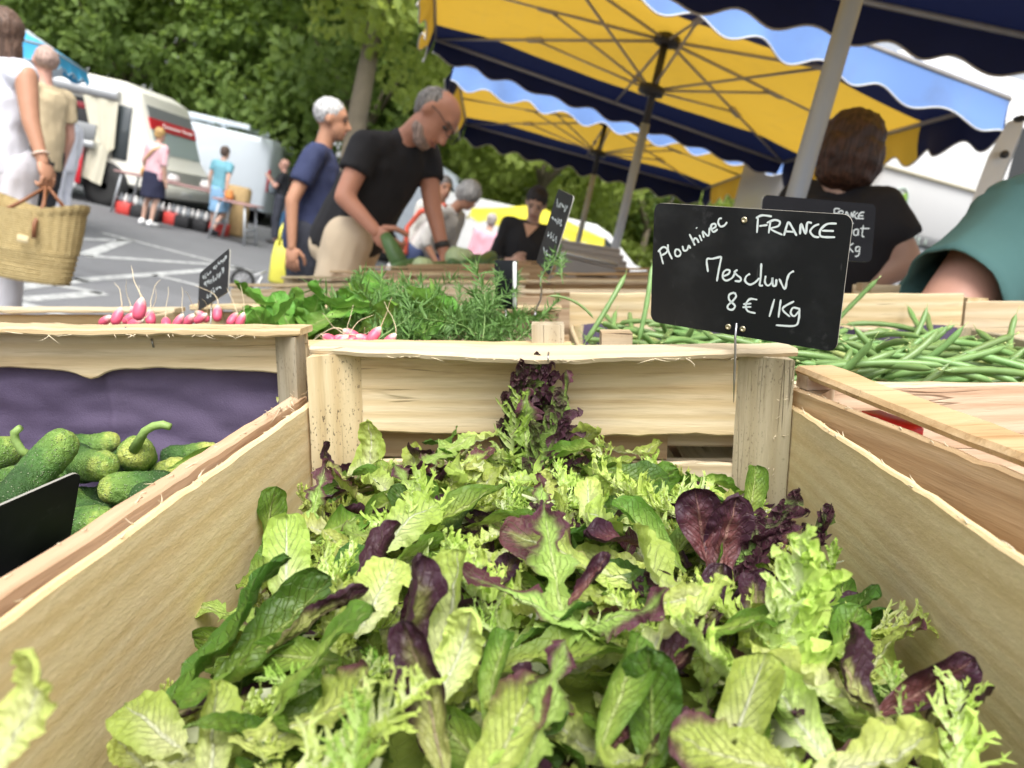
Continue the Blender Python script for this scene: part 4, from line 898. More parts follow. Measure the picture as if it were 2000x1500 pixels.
def sign(label, M, wd, ht, strokes, sw=.00085, rivets=(), pin=None, thick=.0014, slate=None, ink=None):
    s = thing('price_sign', label, 'price sign', M)
    mb = MB(); rc_ = .007; poly = []
    for cx, cz, a0 in ((wd/2-rc_, ht/2-rc_, 0), (-wd/2+rc_, ht/2-rc_, 90), (-wd/2+rc_, -ht/2+rc_, 180), (wd/2-rc_, -ht/2+rc_, 270)):
        for k in range(6): a = R(a0+18*k); poly.append((cx+rc_*math.cos(a), cz+rc_*math.sin(a)))
    n = len(poly); mb.prism(poly, -thick/2, thick/2); mb.m = [0, 0]+[1]*n
    put(sharp(mb.mesh('board'), 30), 'board', [slate or SLATE, SLEDGE], s)
    mb = MB()
    for st in strokes:
        pts = [Vector((x, 0, z)) for x, z in st]
        sp_ = []
        for i in range(len(pts)-1):                 # rounded like a felt tip
            a, b, c, d = pts[max(i-1, 0)], pts[i], pts[i+1], pts[min(i+2, len(pts)-1)]
            for k in range(5):
                t = k/5; sp_.append(.5*((2*b)+(c-a)*t+(2*a-5*b+4*c-d)*t*t+(3*b-a-3*c+d)*t**3))
        sp_.append(pts[-1]); o = len(mb.v); m = len(sp_)
        for i, p in enumerate(sp_):
            t = (sp_[min(i+1, m-1)]-sp_[max(i-1, 0)]); t = t.normalized() if t.length else Vector((1, 0, 0)); l = Vector((-t.z, 0, t.x))*sw*(.85+.3*noise.noise((p.x*300, p.z*300, 0)))*(.6 if i in (0, m-1) else 1)
            mb.v += [tuple(p+l+Vector((0, -thick/2-.0002, 0))), tuple(p-l+Vector((0, -thick/2-.0002, 0)))]; mb.uv += [(0, 0), (1, 0)]
        for i in range(m-1): mb.f.append([o+2*i, o+2*i+2, o+2*i+3, o+2*i+1]); mb.m.append(0)
    if strokes: build(mb, 'lettering', ink or CHALK, s, smooth=False)
    for x, z in rivets:
        mb = MB(); mb.lathe([(.0024, -.0002), (.0024, .0005), (.0017, .0010), (.0011, .0008), (.0010, .0003)], 16, T((x, -thick/2, z)) @ Rx(math.pi/2)); build(mb, 'rivet', BRASS, s)
    if pin:
        mb = MB(); mb.tube([Vector(p) for p in pin], [.0010]*(len(pin)-1)+[.0003], 8); build(mb, 'pin', STEEL, s)
    return s
def ypr(a, b, c): return Rz(a) @ Rx(b) @ Ry(c)
TXT = [[(-72.9,10.5),(-69,14.7),(-65.6,14.6),(-64.4,12.2),(-66.5,9.7),(-70.2,7.7)],[(-71.3,11.5),(-67.7,.7)],[(-64.1,17.6),(-63.2,11.7),(-59.6,5.7)],[(-57.6,11),(-56.7,13.9),(-54.1,14),(-52.2,11.5),(-53.5,9),(-56.2,8.7),(-57.6,11)],
 [(-51,17.6),(-49.5,13.9),(-46.7,14.7),(-45.4,18.1),(-43.8,15.9)],[(-45.4,27.5),(-42.2,22.5),(-40.1,18.8)],[(-42,20.8),(-40.7,24.4),(-38.5,24),(-36.8,21.2)],[(-36.8,27.6),(-34.3,22.9)],[(-39.7,33.2),(-39.1,32.6)],[(-32.7,25.6),(-33.9,30.5),(-29.1,27.4),(-28.4,34)],
 [(-27.2,32.6),(-23.4,35),(-24.1,37.2),(-26.7,36.5),(-27.2,33.6),(-24.9,30.9),(-21.5,33.3)],[(-18.7,41.9),(-20.9,41.3),(-21.5,38.3),(-19.5,35.6),(-16.5,36.4),(-14.2,39.3)]]
FR = [[(10,44.6),(10.1,32.8)],[(8.4,43.7),(12.9,46.2),(20.5,45.9)],[(11.4,38.1),(17.8,39.4)],[(19.7,42.5),(19.2,33.2)],[(17,40.8),(22.6,43.4),(26.8,42.4),(25.8,39.1),(20.5,36.6),(29.7,32.9)],[(30.8,32.3),(32.4,40.7),(33.7,42.2),(36.7,38.3),(40.2,33)],[(30.7,35.7),(38.3,35.8)],
 [(42.5,34.3),(42.6,41.9),(46.5,35),(46.9,42.9),(50.2,43)],[(55.4,42.7),(51.8,40.8),(49.6,37),(52.6,33.7),(56.5,33.4)],[(67.5,43.9),(61.3,43.3),(57.6,40.1),(56.4,36.7),(58.3,33.9),(67.4,34.3)],[(57.8,38.2),(66.1,38.6)]]
TXT += FR+[[(-27.5,-1.5),(-29.1,8.4),(-24.5,9.6),(-16.9,12.1)],[(-16.9,12.1),(-18.4,1.9),(-19.5,-8.2)],[(-14.3,-3.4),(-10.2,-1.1),(-9.4,1.7),(-12.2,1.9),(-14.6,-.7),(-14.6,-4.8),(-11.6,-6.6),(-7,-3.9),(-4.9,.4)],[(-3,3),(-5.3,.9),(-2.9,-1.4),(.1,-3.3),(-.4,-5.7),(-4.7,-6.1)],[(7.3,1),(4.4,-1.4),(3.9,-5.2),(7.6,-7.5),(11.6,-5.5),(15,-1.4)],
 [(15.5,10.1),(15.9,-1.3),(15.7,-7.1),(18.2,-6.8)],[(19.7,.9),(19.6,-4.3),(22.1,-6.6),(24.7,-3.9),(25.1,0),(25.9,-5.8),(28.1,-5.5),(28.2,-.8)],[(30.3,-.2),(35.2,-7.6),(36.3,0),(37.7,4.4),(40.8,6.9)],
 [(-4.1,-15.4),(-8.3,-17.7),(-8,-21.9),(-3,-26),(-4.9,-29.6),(-8.5,-29.2),(-8.7,-26.5),(-4.8,-22),(-2.6,-18.2),(-4.1,-15.4)],[(14.7,-18.7),(8.9,-19),(6,-23.5),(7.6,-28.7),(14.3,-29.7)],[(3.6,-23.9),(10.2,-22.4)],[(3.3,-26.4),(10.4,-25.1)],[(28.1,-16.4),(25.4,-31)],[(33,-16.1),(32.5,-30.5)],[(43.2,-16.1),(35,-23),(41.3,-28.6)],
 [(47.3,-21.3),(42.8,-21.3),(41.5,-25.5),(44.4,-27.6),(47.5,-23.3)],[(47.6,-20.6),(48,-29.7),(45.3,-35.1),(31.1,-36.8)]]
mmm = lambda S_, k=.001, dx=0, dz=0: [[(x*k+dx, z*k+dz) for x, z in s] for s in S_]
Msg = SM @ T((.1556, .6072, -.0266)) @ ypr(-.6395, .1564, .0834); inv = Msg.inverted()
pinp = [inv @ (SM @ Vector(q)) for q in (SV(1437, 632, .6072), SV(1436, 660, .6075), SV(1436, 690, .6085), SV(1434, 740, .6095), SV(1433, 786, .610))]
pinp[0] = pinp[0]+Vector((0, .0015, 0))
sign('black chalkboard reading Plouhinec France Mesclun 8 euros a kilo', Msg, .1558, .1013, mmm(TXT), .00092, ((-.0006, .0419), (-.0073, -.0443), (.0049, -.0441)), pinp)
at_ = [[(46, 14), (40, 12), (40, 6), (46, 6), (47, 14), (48, 5)], [(55, 20), (54, 6), (58, 4)], [(50, 15), (66, 16)], [(38, 22), (33, 18), (36, 10), (33, 4)]]
kg_ = [[(46, -14), (41, -15), (41, -20), (46, -19), (47, -14), (46, -25), (40, -27)], [(30, -8), (30, -22)], [(36, -10), (30, -15), (37, -22)]]
sign('second chalkboard half hidden behind the big one, reading France', SM @ T((.322, .9198, .0111)) @ ypr(.3376, -.0672, .0563), .1584, .0687, mmm(FR, .00075, .012, -.009)+mmm(at_, .00085, .016, -.008)+mmm(kg_, .0009, .018, -.004), .0009, (), [(0, .0015, -.03), (0, .002, -.1)], slate=pm('dark_slate', (.012, .012, .014), .7, .3, 30, .1, spec=.05), ink=pm('dim_chalk', (.34, .36, .36), .8, .3, 200, 0))  # slate and chalk darkened in colour so this board looks less lit
scr = random.Random(3)
def scrawl(x0, x1, z, hgt, n):
    out = []; x = x0
    for i in range(n):
        w_ = (x1-x0)/n; out.append([(x+w_*a, z+hgt*b) for a, b in ((.1, scr.random()), (.3, scr.random()), (.5, scr.random()*.6), (.7, scr.random()), (.85, scr.random()*.4))]); x += w_
    return out
sign('small slate sign leaning over the radishes', SM @ T((-.4218, .9613, -.0535)) @ ypr(-.9518, -.1674, -.2264), .1608, .0533, scrawl(.0, .07, .014, .008, 6)+scrawl(-.06, -.01, .012, .007, 4)+scrawl(-.05, .06, -.002, .010, 7)+scrawl(-.03, .05, -.018, .009, 5), .0010, (), [(-.01, .0015, -.02), (-.012, .002, -.09)])
se = sign('slate sign seen almost edge-on on a twisted wire', SM @ T((.0146, 1.0202, .0107)) @ ypr(-1.3373, -.2623, .1638), .0958, .1029, scrawl(-.035, .035, .03, .010, 4)+scrawl(-.035, .035, .010, .010, 4)+scrawl(-.03, .035, -.012, .010, 4)+scrawl(-.03, .03, -.035, .010, 3), .0011)
iv = se.matrix_basis.inverted(); mb = MB(); mb.tube([iv @ (SM @ SV(x, y, v)) for x, y, v in ((1062, 525, 1.01), (1056, 545, 1.0), (1058, 565, .98), (1056, 585, .93), (1048, 602, .86), (1045, 615, .80))], .0013, 7); build(mb, 'wire_hook', STEEL, se)
sign('dark sign blurred in front of the cucumbers', SM @ T((-.3114, .3944, -.1797)) @ ypr(1.2659, .4678, -.1326), .0973, .0846, [])
sw_ = thing('price_sign', 'black sign with a white plastic edge standing in the tarragon', 'price sign', SM @ T(SV(988, 556, .98)) @ Rz(-.75))
mb = MB(); mb.bbox((0, 0, 0), (.040, .004, .062), .0012); build(mb, 'board', SLATE, sw_); mb = MB(); mb.bbox((.0205, -.0045, .001), (.006, .004, .058), .0015); build(mb, 'edge_strip', WHITE, sw_)
mb = MB(); mb.tube([(0, 0, -.03), (0, 0, -.10)], .0012, 6); build(mb, 'pin', STEEL, sw_)
# ------------------------------------------------------------------ trees
def foliage(name, c0, c1, c2):
    n = N(name); v = n.coord(); a = n.noise(v, .6, 4, .6); b = n.noise(v, 5, 3)
    f = n.math('ADD', n.math('MULTIPLY', a, .55), n.math('MULTIPLY', b, .45)); c = n.ramp(f, [(.3, c0), (.5, c1), (.7, c2)])
    return n.fin(n.hsv(c, .5, .95, 1.12), .55, .3, .5, n.hsv(c, .485, 1.05, 1.35))
FOL = [foliage('plane_tree_leaf', (.115, .185, .036), (.205, .305, .062), (.33, .43, .115)), foliage('linden_leaf', (.165, .23, .040), (.275, .36, .068), (.40, .48, .13)), foliage('dark_leaf', (.09, .15, .036), (.16, .245, .056), (.25, .345, .09))]
BARK = pm('plane_bark', (.20, .165, .115), .85, .35, 3, .8, 12, dist=.03)
def crown_mesh(seed, rx, rz, nclump=190, per=85, size=.135):
    r = np.random.default_rng(seed); V = []; 
    for c in range(nclump):
        d = r.normal(size=3); d /= np.linalg.norm(d); rad = r.uniform(.45, 1.0)**.6
        ctr = d*rad*np.array([rx, rx, rz])*(1+.15*np.sin(d[0]*5+seed)); cr = r.uniform(.45, .95)*rx*.22
        p = r.normal(size=(per, 3)); p /= np.linalg.norm(p, axis=1)[:, None]; p = ctr+p*(cr*r.uniform(.3, 1, (per, 1))**.5)*np.array([1.15, 1.15, .75])
        nrm = r.normal(size=(per, 3))*.7+np.array([0, 0, 1])+d*.6; nrm /= np.linalg.norm(nrm, axis=1)[:, None]
        a = np.cross(nrm, r.normal(size=(per, 3))); a /= np.linalg.norm(a, axis=1)[:, None]; b = np.cross(nrm, a); s = r.uniform(.6, 1.25, (per, 1))*size
        V.append(np.stack([p-a*s*.75, p-b*s*.55+nrm*s*.12, p+a*s, p+b*s*.55+nrm*s*.12], 1))
    V = np.concatenate(V).reshape(-1, 3); nf = len(V)//4
    me = bpy.data.meshes.new('crown'); me.from_pydata(V.tolist(), [], np.arange(nf*4).reshape(-1, 4).tolist()); me.update(); return me
CROWNS = [crown_mesh(i, 3.6, 3.6) for i in range(4)]
def trunk_mb(h, r0, spread, seed):
    r = random.Random(seed); mb = MB(); top = Vector((r.gauss(0, .15), r.gauss(0, .15), h))
    mb.tube([(0, 0, 0), (.02, 0, h*.1), top*.5+Vector((r.gauss(0, .08), 0, 0)), top], [r0*1.5, r0*1.05, r0*.85, r0*.6], 12)
    for i in range(6):
        a = r.uniform(0, 6.28); z = h*r.uniform(.85, 1); e = Vector((math.cos(a)*spread*r.uniform(.5, 1), math.sin(a)*spread*r.uniform(.5, 1), z+spread*r.uniform(.7, 1.2)))
        s = top*(z/h); mb.tube([s, s.lerp(e, .5)+Vector((0, 0, .3)), e], [r0*.5, r0*.32, r0*.1], 7)
    return mb
ncr = [0]
def tree(label, x, y, h, ch, sc_, fol, tr=.2, name='plane_tree'):
    t = thing(name, label, 'tree', T((x, y, 0)) , 'trees around the car park')
    build(trunk_mb(h, tr, 2.2*sc_, ncr[0]), 'trunk', BARK, t)
    me = CROWNS[ncr[0] % 4].copy(); me.materials.append(FOL[fol]); ncr[0] += 1
    put(me, 'crown', None, t, T((0, 0, ch)) @ Rz(ncr[0]*1.3) @ Matrix.Diagonal((sc_, sc_, sc_*1.15, 1)))
tl = [('tall plane tree at the far left behind the white and blue parasol', -17.5, 24, 3.2, 6.2, 1.25, 0), ('plane tree above the food truck', -13.2, 23, 3.0, 5.6, 1.2, 2), ('plane tree above the white van', -9.4, 24.5, 3.0, 5.8, 1.25, 0),
      ('plane tree whose crown overhangs the van cab', -5.6, 22, 3.0, 5.4, 1.15, 2), ('plane tree with a thick bare trunk behind the two men', P(706, 200, 14.6).x, 14.6, 5.2, 7.4, .95, 1), ('dark tree behind the bare trunk', -3.4, 27, 3.0, 5.6, 1.3, 2),
      ('light green tree left of the blue and yellow parasols', -.4, 20, 2.6, 4.3, .9, 1), ('tree seen below the far parasol edge', 3.5, 27, 2.4, 3.6, .95, 1), ('dark tree behind the yellow parasol', .6, 31, 2.5, 4.2, 1.1, 2), ('tree between the two thin poles', 5.6, 30, 2.4, 3.9, 1.0, 2),
      ('tree behind the price sign', 9.2, 28, 2.2, 3.5, .95, 0), ('tree left of the brown-haired woman', 12.8, 27, 2.2, 3.5, .95, 0), ('tree beyond the white van with the leaf logo', 16.5, 26, 2.0, 3.0, .8, 1),
      ('high dark crown in the top left of the trees', -11.5, 31, 5, 10.5, 1.5, 2), ('high crown above the van', -5.5, 31, 5, 10.2, 1.5, 0), ('high crown at the far left', -19.5, 31, 5, 10.5, 1.5, 2), ('high crown left of the parasols', -1.2, 32, 4, 7.6, 1.2, 0)]
for l, x, y, h, ch, s, f in tl: tree(l, x, y, h, ch, s, f, .22 if 'thick' in l else .16)

# ------------------------------------------------------------------ market parasols
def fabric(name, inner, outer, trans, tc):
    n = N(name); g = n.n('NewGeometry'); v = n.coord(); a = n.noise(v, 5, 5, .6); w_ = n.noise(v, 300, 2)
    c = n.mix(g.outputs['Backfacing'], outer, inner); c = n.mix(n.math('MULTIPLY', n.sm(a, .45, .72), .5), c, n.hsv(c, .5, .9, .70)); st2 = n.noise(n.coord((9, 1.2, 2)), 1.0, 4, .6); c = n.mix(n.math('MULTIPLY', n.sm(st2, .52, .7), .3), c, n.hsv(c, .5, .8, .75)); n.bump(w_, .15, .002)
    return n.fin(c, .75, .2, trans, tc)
NAVY = fabric('navy_canvas', (.017, .021, .058), (.145, .255, .53), .05, (.03, .05, .20)); YEL = fabric('yellow_canvas', (.55, .355, .055), (.72, .50, .09), .36, (.70, .43, .045))  # navy's paler outer face: sky light as well as fading put into its colour
TRIM = pm('white_piping', (.60, .59, .56), .6, .05); ALU = pm('parasol_tube', (.46, .43, .39), .45, .15, 20, .1, metal=.25); BLK = pm('black_metal', (.035, .033, .032), .5, .2); POLE = pm('grey_pole', (.36, .40, .46), .38, .12, 8, .05, metal=.15)
def parasol(label, cx, cy, Z, yaw, tilt, W, D, rise=.42, val=.215, pole_r=.026, stripes=True, mats=None, simple=False, group='blue and yellow market parasols', wave=.30, tiltd=0.0, far=None):
    par = thing('market_parasol', label, 'parasol', T((cx, cy, 0)), group); Mt = T((0, 0, Z)) @ Rz(yaw) @ Rx(-tiltd) @ Ry(tilt)
    mA, mB = mats or (YEL, NAVY); lim0, lim1 = -.22*D, .37*D
    def hz(x, y):
        m = max(abs(x)/(W/2), abs(y)/(D/2)); return rise*(1-m)-.035*math.sin(math.pi*m)*(.4+.6*min(1, abs(abs(x)/(W/2)-abs(y)/(D/2))*2))+.008*noise.noise((x*3+cx, y*3+cy, 1))*math.sin(math.pi*m)
    ys = sorted(set([-D/2+D*i/24 for i in range(25)]+[lim0, lim1])); xs = [-W/2+W*i/28 for i in range(29)]; mb = MB(); nx = len(xs)
    for y in ys: mb.add([(x, y, hz(x, y)) for x in xs], [])
    for j in range(len(ys)-1):
        for i in range(nx-1): mb.f.append([j*nx+i, j*nx+i+1, (j+1)*nx+i+1, (j+1)*nx+i]); mb.m.append(0 if lim0 < (ys[j]+ys[j+1])/2 < lim1 else 1)
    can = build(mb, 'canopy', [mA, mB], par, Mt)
    cs = [(-W/2, -D/2), (W/2, -D/2), (W/2, D/2), (-W/2, D/2)]
    for e in range(4):
        a, b = Vector((*cs[e], 0)), Vector((*cs[(e+1) % 4], 0)); L = (b-a).length; nw = max(3, round(L/wave)); out = Vector(((b-a).y, -(b-a).x, 0)).normalized(); mv = MB(); tr = []; k = nw*12
        for i in range(k+1):
            t = i/k; p = a+(b-a)*t; dz = (far if far and e == 2 else val)*(.85+(.13+.05*noise.noise((t*nw*.9, e, cx)))*math.cos(2*math.pi*nw*t+math.pi+.7*noise.noise((t*nw*.7, e+4, cy)))); sw = .012*math.sin(t*nw*3.1+e)+.03*noise.noise((t*nw*1.3, e, cy))
            for q in range(4): mv.add([p+out*(.004+(.03+sw)*(q/3)**2)-Vector((0, 0, dz*q/3-.002))], [])
            tr.append(Vector(mv.v[-1]))
        for i in range(k):
            ym = (a+(b-a)*((i+.5)/k)).y
            for q in range(3): mv.f.append([i*4+q, i*4+q+1, (i+1)*4+q+1, (i+1)*4+q]); mv.m.append(0 if lim0 < ym < lim1 else 1)
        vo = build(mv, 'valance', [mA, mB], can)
        mt = MB(); mt.tube(tr, .0045, 5); build(mt, 'piping', TRIM, can)
    pt = Vector((0, 0, Z+rise-.05)); mb = MB(); mb.tube([(0, 0, 0), (0, 0, Z-.35)], pole_r, 16); build(mb, 'pole', POLE, par)
    mb = MB(); mb.tube([(0, 0, Z-.37), (0, 0, Z+rise-.02)], pole_r*.85, 14); build(mb, 'upper_pole', BLK, par)
    mb = MB(); mb.box((0, 0, .02), (.5, .5, .04)); mb.tube([(0, 0, .04), (0, 0, .3)], pole_r*1.4, 12); build(mb, 'base', BLK, par, smooth=False)
    if simple: return par
    for z in (rise-.06, rise-.34): mb = MB(); mb.lathe([(.03, -.03), (.075, -.02), (.075, .02), (.03, .03)], 12, Mt @ T((0, 0, z))); build(mb, 'hub', BLK, par)
    ends = [Vector((*c, -.012)) for c in cs]+[(Vector((*cs[i], -.012))+Vector((*cs[(i+1) % 4], -.012)))/2 for i in range(4)]
    for i, e in enumerate(ends):
        h = Vector((0, 0, rise-.06)); mb = MB(); mb.tube([Mt @ h, Mt @ e], .0095, 6); build(mb, 'rib', ALU, par)
        mid = h.lerp(e, .52); mb = MB(); mb.tube([Mt @ Vector((0, 0, rise-.34)), Mt @ mid], .0075, 6); build(mb, 'strut', ALU, par)
        mb = MB(); dr = (Mt.to_3x3() @ (e-h)).to_track_quat('X', 'Z').to_matrix(); mb.bbox(Mt @ mid, (.12, .035, .03), .005, dr); build(mb, 'bracket', ALU, par)
    for i in range(4): mb = MB(); mb.tube([Mt @ ends[i], Mt @ ends[(i+1) % 4]], .013, 6); build(mb, 'edge_bar', ALU, par)
    return par
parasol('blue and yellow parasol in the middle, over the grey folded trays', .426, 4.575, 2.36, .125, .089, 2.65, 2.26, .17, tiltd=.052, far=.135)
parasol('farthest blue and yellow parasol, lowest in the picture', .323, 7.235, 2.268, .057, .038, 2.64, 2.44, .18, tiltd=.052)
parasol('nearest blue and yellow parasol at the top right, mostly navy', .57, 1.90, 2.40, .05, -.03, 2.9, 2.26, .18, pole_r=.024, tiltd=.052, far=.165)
W1 = pm('white_canvas', (.74, .78, .82), .7, .05, trans=.2); B1 = pm('turquoise_canvas', (.06, .42, .72), .7, .08, trans=.15); Y1 = pm('lemon_canvas', (.85, .74, .06), .65, .06, trans=.3)
wp = P(40, 110, 9.0); parasol('white parasol with turquoise edge at the top left', wp.x-.78, wp.y, wp.z+.12, -1.2, 0, 2.3, 2.3, .55, .2, .025, mats=(W1, B1), group=None)
yp = P(1045, 420, 12.0); parasol('lemon yellow parasol behind the dark-haired woman', yp.x, yp.y, yp.z-.13, .1, .0, 1.95, 1.9, .30, .17, .025, mats=(Y1, Y1), simple=True, group=None)

# ------------------------------------------------------------------ vehicles
CREAM = pm('cream_paint', (.76, .745, .67), .35, .04, 3, 0); WHT = pm('white_paint', (.66, .72, .79), .32, .04, 2, 0); WHT2 = pm('van_white', (.72, .72, .71), .35, .04, 2, 0); TYRE = pm('tyre_rubber', (.022, .022, .022), .8, .2, 20, .2); RIM = pm('wheel_rim', (.35, .35, .36), .4, .1, metal=.6); DARK = pm('dark_interior', (.018, .018, .020), .7, .3, 3, 0); REDP = pm('red_banner', (.62, .02, .035), .45, .06); GREYP = pm('grey_trim', (.22, .23, .24), .5, .1); STEELP = pm('counter_steel', (.45, .46, .47), .35, .1, metal=.7); CLOTHC = pm('cream_curtain', (.60, .57, .45), .85, .08, 6, .3, 30, dist=.02)
def glass(name, col, rough=.08): n = N(name); return n.fin(col, rough, .7)
GLASSD = glass('dark_glass', (.05, .06, .065)); GLASSL = glass('bright_windscreen', (.42, .50, .50), .12); PLATE = pm('number_plate', (.75, .75, .72), .4, .03); LAMP = pm('lamp_lens', (.60, .62, .62), .12, .05)
def wheel(par, x, y, z, r=.34, w_=.2, ax='y'):
    M = T((x, y, z)) @ Rx(math.pi/2); mb = MB(); mb.lathe([(r*.62, -w_/2), (r*.93, -w_/2), (r, -w_/2+.03), (r, w_/2-.03), (r*.93, w_/2), (r*.62, w_/2)], 24, M); o = build(mb, 'wheel', TYRE, par)
    mb = MB(); mb.lathe([(r*.64, -w_/2+.01), (r*.64, w_/2-.02), (r*.5, w_/2-.05), (r*.22, w_/2-.03), (r*.2, w_/2)], 20, M); mb.lathe([(r*.64, w_/2-.01), (r*.64, -w_/2+.02), (r*.5, -w_/2+.05), (r*.22, -w_/2+.03), (r*.2, -w_/2)], 20, M); build(mb, 'rim', RIM, o)
def shell(prof, y0, y1, b=.10):        # side profile (x, z) swept across the width with rounded shoulders
    mb = MB(); n = len(prof); cx = sum(p[0] for p in prof)/n; cz = sum(p[1] for p in prof)/n
    for y, s in ((y0, .93), (y0+b*.35, .98), (y0+b, 1), (y1-b, 1), (y1-b*.35, .98), (y1, .93)):
        mb.add([(cx+(x-cx)*(1-(1-s)*.5), y, cz+(z-cz)*s) for x, z in prof], [])
    for k in range(5):
        for j in range(n): mb.f.append([k*n+j, k*n+(j+1) % n, (k+1)*n+(j+1) % n, (k+1)*n+j]); mb.m.append(0)
    mb.f += [list(range(n-1, -1, -1)), [5*n+j for j in range(n)]]; mb.m += [0, 0]; return mb
# food truck: serving side to the camera (-y), front to +x
ft_x = P(243, 300, 15.2).x
ft = thing('food_truck', 'cream food truck with open serving hatch and red front banner', 'truck', T((ft_x, 15.2, 0)))
top = P(238, 163, 15.2).z
prof = [(-6.2, .45), (.35, .45), (.62, .55), (.66, .95), (.45, 1.18), (.12, top-.35), (.0, top-.08), (-.35, top+.06), (-6.1, top+.06), (-6.25, top-.1)]
prof = [(x+.15, z) for x, z in prof]
me = sharp(shell(prof, 0, 2.15, .16).mesh('body'), 40); put(me, 'body', CREAM, ft)
def slab(par, name, x0, x1, z0, z1, y, t, mat, **k): mb = MB(); mb.bbox(((x0+x1)/2, y, (z0+z1)/2), (x1-x0, t, z1-z0), min(.008, t*.4)); return build(mb, name, mat, par)
slab(ft, 'hatch_opening', -5.5, -.06, 1.16, top-.42, -.005, .03, DARK)
slab(ft, 'awning_rail', -5.8, -.2, top-.34, top-.16, -.06, .14, STEELP)
slab(ft, 'counter', -5.5, -.45, 1.05, 1.17, -.16, .34, STEELP); slab(ft, 'display_case', -5.3, -.55, 1.17, 1.50, -.08, .1, GREYP)
slab(ft, 'red_shelf_panel', -3.4, -.62, 1.75, top-.5, -.015, .02, pm('dark_red_panel', (.25, .02, .03), .6, .2)); slab(ft, 'door_gap', -.24, .06, .95, top-.4, -.012, .03, GLASSD)
bn = slab(ft, 'red_side_banner', -1.9, -.62, .34, 1.04, -.33, .012, REDP)
mb = MB()
mb = MB()
for s in ([(-1.16, .45), (-1.06, .74), (-.96, .45)], [(-1.12, .55), (-1.00, .55)]): mb.tube([(x, -.339, z) for x, z in s], .022, 6)
build(mb, 'letter', PLATE, bn); mb = MB()
for s in ([(-1.08, .95), (-1.00, .88)], [(-1.00, .95), (-1.08, .88)], [(-1.04, .965), (-1.04, .865)]): mb.tube([(x, -.339, z) for x, z in s], .014, 6)
build(mb, 'star', PLATE, bn)
slab(ft, 'white_plinth', -1.15, -.70, .24, .34, -.33, .03, WHT2)
mb = MB(); k = 10; cu = [(-1.95, top-.36), (-.42, top-.36), (-.40, 1.12), (-.52, 1.10), (-.95, 1.25)]     # curtain drawn to one side
for zi in range(13):
    t = zi/12; x0 = -.88+.42*t; 
    for xi in range(13): s = xi/12; x = x0+(-.16-x0)*s; mb.add([(x, -.10-.025*math.sin(s*14+t*2), top-.36-(top-.36-1.12+.25*(1-s))*t)], [])
mb.f = [(j*13+i, j*13+i+1, (j+1)*13+i+1, (j+1)*13+i) for j in range(12) for i in range(12)]; mb.m = [0]*len(mb.f); build(mb, 'curtain', CLOTHC, ft)
mb = MB()
for zi in range(9):
    t = zi/8
    for xi in range(9): s = xi/8; x = -.58+.36*s-.10*t*(1-s*.3); mb.add([(x, -.2-.03*math.sin(s*11+t), 1.2-.72*t-.1*s)], [])
mb.f = [(j*9+i, j*9+i+1, (j+1)*9+i+1, (j+1)*9+i) for j in range(8) for i in range(8)]; mb.m = [0]*len(mb.f); build(mb, 'hanging_cloth', CLOTHC, ft)
def front(name, z0, z1, y0, y1, mat, off, par=ft):          # panel on the raked front
    xf = lambda z: (.60+(.27-.60)*(z-1.18)/(top-.35-1.18))+off; mb = MB()
    mb.add([(xf(z)+d, y, z) for d in (0, -.03) for z, y in ((z0, y0), (z0, y1), (z1, y1), (z1, y0))], [(0, 1, 2, 3), (7, 6, 5, 4), (0, 4, 5, 1), (1, 5, 6, 2), (2, 6, 7, 3), (3, 7, 4, 0)]); return build(mb, name, mat, par, smooth=False)
front('windscreen', 1.24, top-.50, .12, 2.03, GLASSL, .008); front('sun_visor_band', top-.52, top-.28, .14, 2.0, GREYP, .014); fb = front('red_banner', top-.70, top-.50, .10, 2.05, REDP, .022)
mb = MB(); bx = lambda z: (.60+(.27-.60)*(z-1.18)/(top-.35-1.18))+.03
for i in range(13):
    y = .62+i*.095+(.08 if i > 7 else 0); z = top-.635; hh = .085 if i in (0, 8) else .055
    mb.tube([(bx(z), y, z), (bx(z+hh), y+.012, z+hh)], .012, 5); mb.tube([(bx(z+.03), y, z+.03), (bx(z+.03), y+.05, z+.03)], .010, 5)
build(mb, 'lettering', PLATE, fb)
mb = MB(); mb.bbox((.80, 1.07, .52), (.14, 2.2, .26), .04); bp = build(mb, 'bumper', CREAM, ft); mb = MB(); mb.bbox((.875, 1.0, .52), (.012, .52, .11), .003); build(mb, 'number_plate', PLATE, bp)
for y in (.3, 1.85): mb = MB(); mb.ell((.76, y, .86), (.06, .17, .12)); build(mb, 'headlight', LAMP, ft)
for x in (-.30, -4.5): mb = MB(); mb.lathe([(.46, -.015), (.46, .02)], 28, T((x, -.005, .40)) @ Rx(math.pi/2)); build(mb, 'wheel_arch', DARK, ft); wheel(ft, x, .06, .38, .38, .26)
wheel(ft, -.30, 2.05, .38, .38, .26)
